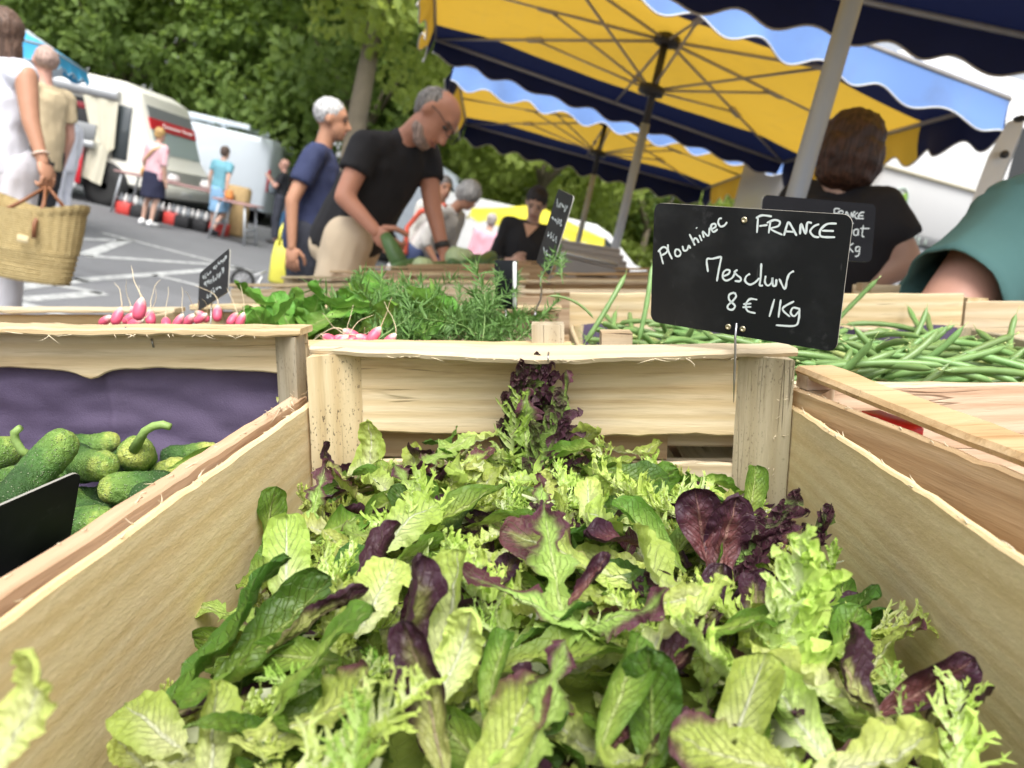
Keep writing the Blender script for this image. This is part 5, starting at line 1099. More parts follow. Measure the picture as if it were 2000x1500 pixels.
def van(label, x, y, ln, h, rack=True, mat=WHT, hgt=None, flip=1):
    vn = thing('white_van', label, 'van', T((x, y, 0)) @ Matrix.Diagonal((flip, 1, 1, 1)) if flip == 1 else T((x, y, 0)) @ Rz(math.pi) @ T((0, -1.9, 0)))
    pr = [(-ln, .35), (-.05, .35), (.0, .7), (-.12, 1.02), (-.75, 1.16), (-1.35, h-.12), (-1.65, h), (-ln+.1, h), (-ln, h-.15)]
    put(sharp(shell(pr, 0, 1.9, .14).mesh('body'), 40), 'body', mat, vn)
    mb = MB(); mb.add([(-1.42, -.012, h-.22), (-1.0, -.012, 1.25), (-1.75, -.012, 1.25), (-1.8, -.012, h-.22), (-1.42, .02, h-.22), (-1.0, .02, 1.25), (-1.75, .02, 1.25), (-1.8, .02, h-.22)], [(0, 3, 2, 1), (0, 1, 5, 4), (1, 2, 6, 5), (2, 3, 7, 6), (3, 0, 4, 7)]); build(mb, 'side_window', GLASSD, vn, smooth=False)
    d = Vector((.60, 0, h-.12-1.16)); nn = Vector((d.z, 0, .60)).normalized()*.012
    pts = [Vector((-.80, y_, 1.19))+nn for y_ in (.18, 1.72)]+[Vector((-1.30, y_, h-.20))+nn for y_ in (1.6, .3)]; mb = MB(); mb.add(pts+[p-nn*3 for p in pts], [(0, 1, 2, 3), (7, 6, 5, 4), (0, 4, 5, 1), (1, 5, 6, 2), (2, 6, 7, 3), (3, 7, 4, 0)]); build(mb, 'windscreen', GLASSD, vn, smooth=False)
    mb = MB(); mb.box((-ln*.55, -.008, 1.15), (ln*.55, .014, .03)); build(mb, 'side_rail', GREYP if mat is WHT2 else mat, vn, smooth=False)
    for xx in (-ln*.42, -ln*.42-1.2): mb = MB(); mb.box((xx, -.006, .95), (.012, .012, 1.1)); build(mb, 'door_seam', GREYP, vn, smooth=False)
    for xx in (-.8, -ln+1.0): mb = MB(); mb.lathe([(.42, -.015), (.42, .02)], 28, T((xx, -.004, .36)) @ Rx(math.pi/2)); build(mb, 'wheel_arch', DARK, vn); wheel(vn, xx, .08, .33, .33, .22)
    for xx in (-.8, -ln+1.0): wheel(vn, xx, 1.8, .33, .33, .22)
    mb = MB(); mb.bbox((-1.25, -.14, 1.35), (.1, .2, .26), .03); build(mb, 'wing_mirror', DARK, vn)
    mb = MB(); mb.ell((-.12, .22, .84), (.1, .14, .1)); build(mb, 'headlight', LAMP, vn)
    for y_ in (.10, 1.80): mb = MB(); mb.bbox((-ln+.005, y_, 1.15), (.03, .12, .55), .01); build(mb, 'tail_light', REDP, vn)
    if rack:
        rk = MB()
        for yy in (.25, 1.65): rk.bbox((-ln*.5-.3, yy, h+.17), (ln*.62, .06, .13), .02)
        for xx in (-2.0, -3.0, -4.0): rk.box((xx, .95, h+.12), (.05, 1.5, .04)); rk.box((xx, .28, h+.05), (.05, .05, .12)); rk.box((xx, 1.62, h+.05), (.05, .05, .12))
        build(rk, 'roof_rack', mat, vn, smooth=False)
    return vn
vx = P(530, 300, 19.5).x-5.4
van('white panel van with roof rack behind the bric-a-brac tables', vx, 19.5, 5.4, P(335, 232, 19.5).z+.05, flip=-1)
van('white van roof glimpsed behind the man with the backpack', P(640, 320, 25).x, 25, 5, 2.0, False)
van('white van with sloping windscreen behind the man in black', P(985, 470, 17).x, 17, 3.7, P(840, 330, 17).z+.12, False)
van('white van parked behind the thin parasol poles', P(1330, 470, 15).x, 15, 4.8, 1.75, False, WHT2)
# the growers' own van on the right, logo on its side, one rear door swung open
gv = thing('growers_van', 'white van with a green leaf logo behind the brown-haired woman', 'van', T((P(1690, 400, 5.0).x, 5.0, 0)) @ Rz(R(14)))
g0 = gv.matrix_basis.inverted(); zt = (P(1900, 290, 5.1)).z; zb = P(1760, 462, 5.0).z
ln = 3.2
mb = MB(); mb.bbox((ln/2, .9, (zt+.5+zb)/2), (ln, 1.8, zt+.5-zb), .06); build(mb, 'body', WHT2, gv)
mb = MB(); mb.bbox((ln/2, .9, zb*.5+.1), (ln, 1.7, zb-.2), .05); build(mb, 'lower_body', GREYP, gv)
a = g0 @ P(1700, 362, 5.0); b = g0 @ P(1908, 334, 5.2); mb = MB(); mb.box(((a.x+b.x)/2, -.012, (a.z+b.z)/2), (b.x-a.x+.2, .02, .012)); build(mb, 'side_trim', pm('beige_trim', (.36, .32, .22), .5, .1), gv, smooth=False)
lg = g0 @ P(1757, 398, 5.05); LG = pm('leaf_green_print', (.22, .40, .06), .5, .05); LG2 = pm('grey_green_print', (.38, .46, .40), .5, .05); BL = pm('blue_print', (.30, .42, .50), .5, .05)
mb = MB(); ring = []
for i in range(25): t = R(-60+i*11.5); ring.append((lg.x+.055*math.cos(t)-.005, -.008, lg.z+.085*math.sin(t)+.012))
mb.tube(ring, .006, 5); lo = build(mb, 'logo_ring', LG2, gv)
for pts, m in (([(-.01, .0), (-.012, .035), (.02, .06), (.03, .03), (.012, .0)], LG), ([(.012, -.005), (.04, .0), (.042, -.025), (.03, -.05), (.01, -.035)], LG), ([(-.05, -.035), (-.03, -.02), (-.01, -.028), (-.03, -.04)], BL)):
    mb = MB(); mb.prism([(lg.x+x*1.25, lg.z+z*1.25) for x, z in pts], -.012, -.002); build(mb, 'logo_leaf', m, lo, smooth=False)
mb = MB(); tp = g0 @ P(1722, 455, 5.0)
for i, s in enumerate((((0, 0), (0, 1)), ((0, 1), (.7, 1)), ((0, .5), (.6, .5)), ((0, 0), (.7, 0)))): mb.tube([(tp.x+.13+p[0]*.03, -.004, tp.z-.01+p[1]*.045) for p in s], .004, 4)
for i, gl in enumerate(([[(.7, 1), (.1, .9), (.1, .55), (.7, .45), (.6, .05), (0, 0)]], [[(0, 1), (.8, 1)], [(.4, 1), (.4, 0)]], [[(0, 0), (.4, 1), (.8, 0)], [(.2, .4), (.6, .4)]], [[(0, 1), (0, 0), (.6, 0)]], [[(0, 0), (.4, 1), (.8, 0)], [(.2, .4), (.6, .4)]])):
    for s in gl: mb.tube([(tp.x+.175+i*.043+p[0]*.03, -.004, tp.z-.01+p[1]*.045) for p in s], .004, 4)
build(mb, 'lettering', LG2, gv)
dr = thing('van_rear_door', 'open white van door with a round hole, beside the teal shirt', 'van door', T((0, 0, 0)))
mb = MB(); pp = [P(x, y, 2.9) for x, y in ((1968, 238), (2002, 228), (1992, 262), (1962, 335), (1942, 405), (1930, 490), (1866, 490), (1895, 400), (1930, 305))]; c0 = sum(pp, Vector())/9; dr.matrix_basis = T((c0.x, c0.y, c0.z)); off = Vector((.06, .10, 0))
n5 = len(pp); mb.add([p-c0 for p in pp]+[p-c0+off for p in pp], [tuple(range(n5)), tuple(range(2*n5-1, n5-1, -1))]+[(i, i+n5, (i+1) % n5+n5, (i+1) % n5) for i in range(n5)]); build(mb, 'door_frame', WHT2, dr, smooth=False)
mb = MB(); q = P(1960, 302, 2.88)-c0; mb.lathe([(.014, 0), (.014, .012)], 14, T(q) @ Rx(math.pi/2)); build(mb, 'hole', BLK, dr)
mb = MB(); pp = [P(1992, 250, 3.02), P(2200, 250, 3.02), P(2150, 480, 3.02), P(1935, 480, 3.02)]; mb.add([p-c0 for p in pp]+[p-c0+Vector((.05, .08, 0)) for p in pp], [(0, 1, 2, 3), (7, 6, 5, 4), (0, 4, 5, 1), (1, 5, 6, 2), (2, 6, 7, 3), (3, 7, 4, 0)]); build(mb, 'dark_window', GLASSD, dr, smooth=False)
mb = MB(); q = P(1992, 232, 2.86)-c0; mb.bbox(q, (.03, .05, .02), .008); build(mb, 'hinge', BLK, dr)
# ------------------------------------------------------------------ people
SKIN = {}
def skin(k, col): 
    if k not in SKIN: SKIN[k] = pm('skin_'+k, col, .5, .10, 14, .15, 160, dist=.002)
    return SKIN[k]
def bake(mb, vox, sm=4):
    me = mb.mesh('tmp'); o = bpy.data.objects.new('tmp', me); COL.objects.link(o)
    m = o.modifiers.new('r', 'REMESH'); m.mode = 'VOXEL'; m.voxel_size = vox; m.use_smooth_shade = True
    s = o.modifiers.new('s', 'SMOOTH'); s.factor = .5; s.iterations = sm
    dg = bpy.context.evaluated_depsgraph_get(); dg.update()
    out = bpy.data.meshes.new_from_object(o.evaluated_get(dg)); bpy.data.objects.remove(o); bpy.data.meshes.remove(me); return out
def wrinkle(me, amp, f, seed=0):
    n = len(me.vertices); co = np.empty(n*3); me.vertices.foreach_get('co', co); co = co.reshape(-1, 3); nr = np.empty(n*3); me.vertices.foreach_get('normal', nr); nr = nr.reshape(-1, 3)
    d = np.array([noise.noise((c[0]*f+seed, c[1]*f, c[2]*f*.6))+.9*(.35-abs(noise.noise((c[0]*f*1.5+c[2]*f*.5, c[1]*f*1.5+seed, c[2]*f*.9-c[0]*f*.4))))+.4*noise.noise((c[0]*f*2.6, c[1]*f*2.6+seed, c[2]*f*1.4)) for c in co]); co += nr*(amp*d)[:, None]
    me.vertices.foreach_set('co', co.ravel()); me.update(); return me
def stand(x, y, yaw, h=1.7, lean=0.0, over=None, crouch=0):
    """joints of a standing figure; yaw 0 faces +x; local axes: f forward, l left, z up"""
    k = h/1.75; f = Vector((math.cos(yaw), math.sin(yaw), 0)); l = Vector((-math.sin(yaw), math.cos(yaw), 0)); b = Vector((x, y, 0))
    L = dict(hipL=(0, .095, .93), hipR=(0, -.095, .93), knL=(.03, .10, .50), knR=(.03, -.10, .50), anL=(-.03, .10, .09), anR=(-.03, -.10, .09), pel=(0, 0, .98), chest=(.01, 0, 1.30), neck=(.005, 0, 1.48), head=(.035, 0, 1.635),
             shL=(0, .185, 1.415), shR=(0, -.185, 1.415), elL=(-.02, .235, 1.12), elR=(-.02, -.235, 1.12), wrL=(.05, .24, .86), wrR=(.05, -.24, .86))
    if over: L.update(over)
    J = {}
    for n, (a, c, z) in L.items():
        if lean and z > .98: d = z-.98; a, z = a+d*math.sin(lean), .98+d*math.cos(lean)
        J[n] = b+(f*a+l*c+Vector((0, 0, z)))*k
    J['f'] = f; J['l'] = l; J['k'] = k; J['base'] = b; return J
def head_vol(mb, c, f, u, s=1.0, nose=True):
    l = u.cross(f).normalized(); M = Matrix((f, l, u)).transposed(); g = lambda a, b_, z: c+(f*a+l*b_+u*z)*s
    mb.ell(g(-.012, 0, .030), (.098*s, .077*s, .088*s), M, 20, 14); mb.ell(g(.022, 0, -.038), (.070*s, .060*s, .078*s), M, 18, 12); mb.ell(g(.062, 0, -.088), (.026*s, .032*s, .022*s), M)
    if nose: mb.cap(g(.085, 0, .018), g(.108, 0, -.028), .010*s, .016*s); mb.cap(g(.072, -.035, .036), g(.072, .035, .036), .016*s, .016*s); mb.cap(g(.078, -.02, -.062), g(.078, .02, -.062), .013*s, .013*s)
    for b_ in (-1, 1): mb.ell(g(-.008, b_*.079, -.004), (.020*s, .011*s, .034*s), M, 10, 8)
def hand(mb, w, d, pn, s=1.0, curl=.5):
    """five-fingered hand: w wrist, d direction, pn palm normal"""
    d = d.normalized(); pn = (pn-d*pn.dot(d)).normalized(); sd = d.cross(pn)
    g = lambda a, b, c: w+(d*a+sd*b+pn*c)*s; M = Matrix((d, sd, pn)).transposed()
    mb.ell(g(.045, 0, 0), (.055*s, .040*s, .018*s), M, 12, 8)
    for b, ln in ((-.030, .060), (-.010, .074), (.011, .080), (.031, .070)):
        p = g(.085, b, 0); a = 0
        for q, fr in enumerate((.42, .33, .25)):
            a += curl*(.7+.3*q); nx = p+(d*math.cos(a)+pn*math.sin(a))*ln*fr*s; mb.cap(p, nx, (.0095-.001*q)*s, (.0085-.001*q)*s, 8); p = nx
    p = g(.025, .035, .004)
    for q, (da, db, dc) in enumerate(((.028, .024, .012), (.026, .006, .016), (.02, -.002, .012))): nx = p+(d*da+sd*db+pn*dc)*s; mb.cap(p, nx, (.0125-.001*q)*s, (.011-.001*q)*s, 8); p = nx
HAIRM = {}
def hairm(k, col):
    if k not in HAIRM:
        n = N('hair_'+k); v = n.coord((120, 120, 14)); a = n.noise(v, 1, 4, .6); c = n.mix(n.sm(a, .35, .68), tuple(q*.5 for q in col), tuple(min(1, q*1.5) for q in col)); n.bump(a, .7, .006); HAIRM[k] = n.fin(c, .5, .4)
    return HAIRM[k]
def person(label, J, skincol, shirt, legs, hair, vox=.014, sleeve=.55, leg_len=1.0, shoe=(.03, .03, .03), hand_curl=.45, hu=None, hf=None, belly=1.0, female=False, hands=True, extra=None, skirt=False, tank=False, group='people at the market', fat=1.0, palm=None):
    k = J['k']; f, l = J['f'], J['l']; b = J['base']; hf = (hf or f).normalized(); hu = hu or Vector((0, 0, 1)); hu = (hu-hf*hu.dot(hf)).normalized()
    Q = {n: (J[n]-b) for n in J if isinstance(J[n], Vector) and n not in ('f', 'l', 'base')}
    sk = skin(*skincol); mb = MB(); upv = (Q['neck']-Q['pel']).normalized(); side = (Q['shL']-Q['shR']).normalized(); fr = side.cross(upv).normalized(); TM = Matrix((fr, side, upv)).transposed(); F = fat
    mid = Q['pel'].lerp(Q['chest'], .5)
    def torso(m, g, hem=.10):
        sc_ = (Q['shL']+Q['shR'])/2; hw = (.138 if female else .150)
        secs = [(Q['pel']-upv*hem*k, .100*belly, .158), (Q['pel'], .110*belly, .160), (mid, .106*belly, hw), (Q['chest'], .112, .160), (Q['chest'].lerp(sc_, .6), .104, .166), (sc_+upv*.012*k, .080, .140), (Q['neck']-upv*.035*k, .060, .075), (Q['neck']-upv*.005*k, .050, .052)]
        n = 20; o = len(m.v)
        for j, (c, dx, dy) in enumerate(secs):
            gg = g if j < 6 else g*.4
            for i in range(n): a = 2*math.pi*i/n; m.v.append(tuple(c+fr*(dx*F*k+gg)*math.cos(a)+side*(dy*F*k+gg)*math.sin(a))); m.uv.append((0, 0))
        for j in range(len(secs)-1):
            for i in range(n): m.f.append([o+j*n+i, o+j*n+(i+1) % n, o+(j+1)*n+(i+1) % n, o+(j+1)*n+i]); m.m.append(0)
        m.f += [[o+i for i in range(n-1, -1, -1)], [o+(len(secs)-1)*n+i for i in range(n)]]; m.m += [0, 0]
        m.cap(Q['shL']-side*.035*k, Q['shR']+side*.035*k, .056*k+g, .056*k+g, 14)
    torso(mb, 0)
    mb.cap(Q['neck']-upv*.05*k, Q['head']-hu*.05*k-hf*.012, .054*k, .050*k); head_vol(mb, Q['head'], hf, hu, k)
    for s in 'LR':
        mb.cap(Q['sh'+s], Q['el'+s], .052*k*F, .040*k*F); mb.cap(Q['el'+s], Q['wr'+s], .040*k*F, .026*k)
        mb.cap(Q['hip'+s], Q['kn'+s], .088*k*F, .056*k*F); kc = Q['kn'+s].lerp(Q['an'+s], .3)-f*.012; mb.cap(Q['kn'+s], kc, .054*k, .054*k); mb.cap(kc, Q['an'+s], .054*k, .034*k)
        mb.cap(Q['an'+s]-Vector((0, 0, .045*k)), Q['an'+s]+f*.15*k-Vector((0, 0, .06*k)), .036*k, .03*k)
    me = bake(mb, vox); hm = MB()
    for s in 'LR':
        d = (Q['wr'+s]-Q['el'+s]).normalized(); pn = (palm or {}).get(s) or ((l if s == 'R' else -l)*.9+f*.1)
        if hands: hand(hm, Q['wr'+s]-d*.01, d, pn, k*1.0, hand_curl)
        else: hm.cap(Q['wr'+s], Q['wr'+s]+d*.12*k, .03*k, .022*k)
    h2 = hm.mesh('h'); bm = bmesh.new(); bm.from_mesh(me); bm.from_mesh(h2); bm.to_mesh(me); bm.free(); bpy.data.meshes.remove(h2); me.polygons.foreach_set('use_smooth', [True]*len(me.polygons)); me.materials.clear()
    o = put(me, 'person', sk, None, T(b)); tag(o, label, 'person', group)
    # upper garment
    sm = MB(); g = .016
    torso(sm, g, .02+shirt.get('long', 0))
    if not tank:
        for s in 'LR':
            e = Q['sh'+s].lerp(Q['el'+s], sleeve) if sleeve <= 1 else Q['el'+s]
            sm.ell(Q['sh'+s], .068*k*F); sm.cap(Q['sh'+s], e, .068*k*F, (.066 if sleeve < 1 else .055)*k*F, 14, True)
            if sleeve > 1: sm.cap(Q['el'+s], Q['el'+s].lerp(Q['wr'+s], sleeve-1), .055*k*F, .042*k*F, 14, True)
    ms = wrinkle(bake(sm, vox, 3), .010, 9, len(label)); ms.materials.clear(); put(ms, shirt.get('name', 'shirt'), shirt['mat'], o)
    # lower garment
    tm = MB(); tm.ell(Q['pel']-upv*.05*k, (.118*belly*F*k, .168*k*F, .13*k), TM)
    if skirt:
        lo = (Q['knL']+Q['knR'])/2; lo = Q['pel'].lerp(lo, leg_len); tm.cap(Q['pel'], lo, .165*k*F, .19*k*F, 18, True)
    else:
        for s in 'LR':
            if leg_len <= 1: tm.cap(Q['hip'+s]+upv*.03*k, Q['hip'+s].lerp(Q['kn'+s], leg_len), .105*k*F, .092*k*F, 14, True)
            else: tm.cap(Q['hip'+s]+upv*.03*k, Q['kn'+s], .105*k*F, .078*k*F, 14); tm.cap(Q['kn'+s], Q['kn'+s].lerp(Q['an'+s], leg_len-1), .078*k*F, .066*k*F, 14, True)
    mt = wrinkle(bake(tm, vox, 3), .009, 9, 3); mt.materials.clear(); put(mt, legs.get('name', 'trousers'), legs['mat'], o)
    for s in 'LR':
        a = Q['an'+s]; fm = MB(); fm.ell(a-Vector((0, 0, .05*k))+f*.045*k, (.145*k, .050*k, .042*k), Matrix((f, l, Vector((0, 0, 1)))).transposed(), 14, 8); fm.ell(a-Vector((0, 0, .025*k))-f*.02, (.055*k, .045*k, .06*k)); build(fm, 'shoe', pm('shoe', shoe, .6, .1), o)
    # hair
    if hair:
        c = Q['head']; M = Matrix((hf, hu.cross(hf), hu)).transposed(); hb = MB(); st = hair['style']; hv = lambda a, z, rx, ry, rz: hb.ell(c+(hf*a+hu*z)*k, (rx*k, ry*k, rz*k), M, 22, 14)
        if st == 'short': hv(-.022, .040, .096, .083, .088)
        if st == 'fringe': hv(-.040, .026, .080, .084, .080)
        if st == 'crop': hv(-.020, .046, .098, .086, .092); hv(-.05, .0, .06, .075, .07)
        if st == 'bob': hv(-.016, .036, .100, .085, .090); hv(-.034, -.012, .083, .091, .086); hv(-.032, -.065, .066, .078, .046)
        if st == 'long': hv(-.020, .040, .105, .092, .095); hv(-.055, -.06, .060, .090, .13); hv(-.060, -.16, .045, .075, .10)
        if st == 'curly': hv(-.015, .040, .112, .098, .105); hv(-.045, .0, .09, .096, .09)
        mh = wrinkle(bake(hb, .009, 2), .006 if st in ('bob', 'curly', 'long') else .0055, 55, 2); mh.materials.clear(); put(mh, 'hair', hairm(*hair['col']), o)
    c = Q['head']; sd = hu.cross(hf); g2 = lambda a, b_, z: c+(hf*a+sd*b_+hu*z)*k; em = MB(); bm2 = MB(); mm = MB()
    for b_ in (-.031, .031): em = MB(); em.ell(g2(.079, b_, .010), (.012*k, .013*k, .008*k), Matrix((hf, sd, hu)).transposed(), 10, 6); build(em, 'eye', EYEM, o); bm2 = MB(); bm2.cap(g2(.086, b_*.55, .034), g2(.076, b_*1.6, .032), .0055*k, .004*k, 6); build(bm2, 'eyebrow', hairm('brow', (.16, .12, .10)), o)
    mm.cap(g2(.090, -.022, -.062), g2(.090, .022, -.062), .0055*k, .0055*k, 6)
    build(mm, 'lips', LIPM, o)
    if extra: extra(o, Q, k, f, l, hf, hu)
    return o
EYEM = pm('eye', (.05, .04, .035), .2, .1); LIPM = pm('lip', (.36, .14, .12), .5, .1)
def cloth(name, col, var=.1): return pm('cloth_'+name, col, .85, var, 8, .35, 500, dist=.002)
TAN = ('tan', (.46, .235, .145)); PINKS = ('pink', (.62, .34, .26)); FAIR = ('fair', (.58, .36, .27)); BROWN = ('brown', (.40, .20, .125))
GREYH = ('grey', (.33, .33, .33)); 
# --- man in black T-shirt bending over the crates (survey points from the photograph's sight lines)
Y = 3.35
J = stand(-.93, Y, 0, 1.80)
J.update(pel=P(690, 448, Y), chest=P(752, 330, Y-.02), neck=P(802, 258, Y-.05), head=P(848, 232, Y-.10), shR=P(715, 288, Y-.17), elR=P(672, 385, Y-.24), wrR=P(735, 452, Y-.26), shL=P(832, 300, Y+.10), elL=P(845, 405, Y+.03), wrL=P(868, 498, Y-.02),
         hipL=P(715, 470, Y+.09), hipR=P(672, 470, Y-.09), knL=P(700, 590, Y+.10), knR=P(640, 590, Y-.10))
J['base'] = Vector((J['pel'].x-.10, Y, 0)); bx_, by_ = J['base'].x, Y
for s, dy in (('L', .10), ('R', -.10)): J['an'+s] = Vector((bx_, by_+dy, .09)); J['kn'+s] = Vector((bx_+.06, by_+dy, .52)); J['hip'+s] = Vector((J['pel'].x, by_+dy*.95, J['pel'].z-.06))
def glasses_beard(o, Q, k, f, l, hf, hu):
    c = Q['head']; s = hu.cross(hf); g = lambda a, b, z: c+(hf*a+s*b+hu*z)*k; mb = MB()
    mb.ell(g(.046, 0, -.088), (.044*k, .048*k, .034*k), Matrix((hf, s, hu)).transposed()); mb.ell(g(.020, 0, -.070), (.052*k, .061*k, .036*k), Matrix((hf, s, hu)).transposed())
    m = wrinkle(bake(mb, .009, 2), .003, 60); m.materials.clear(); put(m, 'beard', hairm('beard', (.33, .24, .20)), o)
    mb = MB()
    for b in (-.033, .033):
        ring = [g(.108, b+.024*math.cos(a), .016+.017*math.sin(a)) for a in [6.283*i/12 for i in range(13)]]; mb.tube(ring, .0022, 5)
        mb.tube([g(.105, b*1.75, .020), g(.04, b*2.5, .022), g(-.02, b*2.5, .012)], .0022, 5)
    build(mb, 'glasses', BLK, o)
    mb = MB(); w_ = Q['wrL']; d = (Q['wrL']-Q['elL']).normalized(); mb.tube([w_-d*.055, w_-d*.03], .033*k, 12); build(mb, 'wrist_watch', BLK, o)
hd = (P(885, 290, Y-.30)-P(845, 215, Y-.10)).normalized()
person('man in black T-shirt and beige shorts bending over the crates with a courgette', J, ('ruddy', (.50, .235, .155)), dict(mat=cloth('black', (.012, .012, .015)), name='shirt', long=.05), dict(mat=cloth('beige', (.60, .49, .35)), name='shorts'), dict(style='fringe', col=('greymix', (.24, .225, .215))), .011, .52, 1.05,
       hu=(P(875, 195, Y-.05)-P(835, 270, Y-.10)).normalized(), hf=(Vector((.62, -.30, -.55))).normalized(), belly=1.12, hand_curl=.75, extra=glasses_beard, palm=dict(R=Vector((.7, .3, -.3)), L=Vector((0, 0, -1))))
# courgette in his hand
COURG = pm('courgette_skin', (.085, .17, .055), .4, .3, 40, .1)
mb = MB(); c0 = P(768, 495, Y-.30); pts = [P(752, 460, Y-.28), P(762, 478, Y-.30), P(772, 497, Y-.31), P(779, 512, Y-.31), P(783, 532, Y-.30)]
mb.tube([p-c0 for p in pts], [.022, .030, .034, .036, .020], 14); tag(build(mb, 'courgette', COURG, None, T(c0)), 'dark green courgette held by the man in black', 'courgette')
# --- navy polo man
J = stand(-1.44, 4.75, R(8), 1.78, over=dict(elR=(-.075, -.25, 1.13), wrR=(-.03, -.27, .865), elL=(-.05, .24, 1.12), wrL=(.02, .26, .86)))
pd = P(655, 240, 4.75)-J['head']
NAVYC = cloth('navy', (.028, .038, .10))
def polo(o, Q, k, f, l, hf, hu):
    mb = MB(); c = Q['neck']; ring = [c+(f*math.cos(a)*.062+l*math.sin(a)*.066)*k-Vector((0, 0, .03-.012*math.cos(a+3.14))) for a in [6.283*i/16 for i in range(17)]]; mb.tube(ring, .014*k, 6); build(mb, 'collar', NAVYC, o)
person('grey-haired man in navy polo shirt and dark shorts behind the man in black', J, TAN, dict(mat=NAVYC, long=.12), dict(mat=cloth('charcoal', (.030, .034, .050)), name='shorts'), dict(style='short', col=('silver', (.50, .50, .50))), .012, .62, 1.05, belly=1.15, extra=polo)
# --- woman in white with the basket (back to us)
Yw = 3.6
J = stand(0, Yw, R(118), 1.70); 
J.update(head=P(2, 72, Yw+.02), neck=P(6, 112, Yw), chest=P(0, 190, Yw), pel=P(-8, 310, Yw), shR=P(50, 148, Yw-.08), elR=P(60, 238, Yw-.12), wrR=P(84, 318, Yw-.14), shL=P(-75, 135, Yw+.10), elL=P(-95, 230, Yw+.1), wrL=P(-95, 310, Yw+.1))
pz = J['pel']; J['base'] = Vector((pz.x, pz.y, 0))
for s, dx in (('L', -.10), ('R', .10)): J['hip'+s] = pz+Vector((dx, 0, -.05)); J['kn'+s] = Vector((pz.x+dx, Yw, .5)); J['an'+s] = Vector((pz.x+dx, Yw, .09))
WHITEC = cloth('white', (.72, .73, .80), .04)
def bracelet(o, Q, k, f, l, hf, hu):
    mb = MB(); d = (Q['wrR']-Q['elR']).normalized(); w_ = Q['wrR']-d*.04; a = d.orthogonal().normalized(); b = d.cross(a); mb.tube([w_+(a*math.cos(t)+b*math.sin(t))*.034 for t in [6.283*i/16 for i in range(17)]], .004, 6); build(mb, 'bracelet', pm('shell_bracelet', (.75, .62, .52), .4, .1), o)
person('woman in sleeveless white top and white trousers carrying a basket', J, TAN, dict(mat=WHITEC, name='top', long=.05), dict(mat=cloth('offwhite', (.70, .69, .74), .04)), dict(style='long', col=('brownlong', (.14, .085, .06))), .012, tank=True, leg_len=1.85, female=True, hand_curl=.9, hf=Vector((-.6, .75, 0)), extra=bracelet, palm=dict(R=Vector((-1, .2, 0))), shoe=(.5, .4, .3))
# basket of woven straw: coiled oval body with upright ribs
STRAW = None
def straw():
    n = N('woven_straw'); v = n.coord(); w1 = n.n('TexWave', wave_type='BANDS', bands_direction='Z'); n.l(v, w1.inputs[0]); w1.inputs['Scale'].default_value = 32; w1.inputs['Distortion'].default_value = 1.2
    a = n.noise(v, 60, 3); c = n.ramp(n.math('ADD', n.math('MULTIPLY', w1.outputs[0], .5), n.math('MULTIPLY', a, .5)), [(.2, (.36, .25, .10)), (.5, (.58, .44, .20)), (.8, (.70, .58, .31))]); n.bump(n.math('ADD', w1.outputs[0], a), .8, .006); return n.fin(c, .8, .2)
Yb = Yw-.22; bc_ = P(58, 470, Yb); bk = thing('straw_basket', 'woven straw basket with brown leather handles in her hand', 'basket', T((bc_.x, bc_.y, bc_.z)) @ Rz(R(-8)) @ Ry(R(-3)))
mb = MB(); n, rows = 96, 30; hh = .34
for j in range(rows+1):
    t = j/rows; z = -hh/2+hh*t; rx = .20+.055*t+.008*math.sin(t*math.pi)+(.010 if t > .93 else 0); ry = .105+.045*t
    for i in range(n):
        a = 2*math.pi*i/n; rib = (.0035*math.cos(n/3*a) if t > .42 else 0)+(.004*math.cos(t*95) if t <= .42 else .0); dip = .03*t*t*math.cos(2*a)
        mb.add([((rx+rib)*math.cos(a), (ry+rib)*math.sin(a), z+dip)], [])
mb.f = [(j*n+i, j*n+(i+1) % n, (j+1)*n+(i+1) % n, (j+1)*n+i) for j in range(rows) for i in range(n)]+[tuple(range(n-1, -1, -1))]; mb.m = [0]*len(mb.f); build(mb, 'basket_body', straw(), bk)
LEATH = pm('brown_leather', (.24, .095, .040), .5, .15); hp = bk.matrix_basis.inverted() @ P(92, 372, Yb-.02)
for sy in (-1, 1):
    mb = MB(); a = Vector((-.06, sy*.14, .09)); b = Vector((.14, sy*.135, .09)); mb.tube([a-Vector((0, 0, .06)), a, a.lerp(hp, .6)+Vector((-.01, 0, .0)), hp+Vector((0, sy*.01, .012)), b.lerp(hp, .6)+Vector((.01, 0, 0)), b, b-Vector((0, 0, .06))], [.010, .010, .008, .008, .008, .010, .010], 8); build(mb, 'handle', LEATH, bk)
mb = MB(); mb.bbox((.10, -.150, .02), (.055, .006, .03), .002); build(mb, 'tag', pm('linen_tag', (.66, .55, .33), .8, .1), bk)
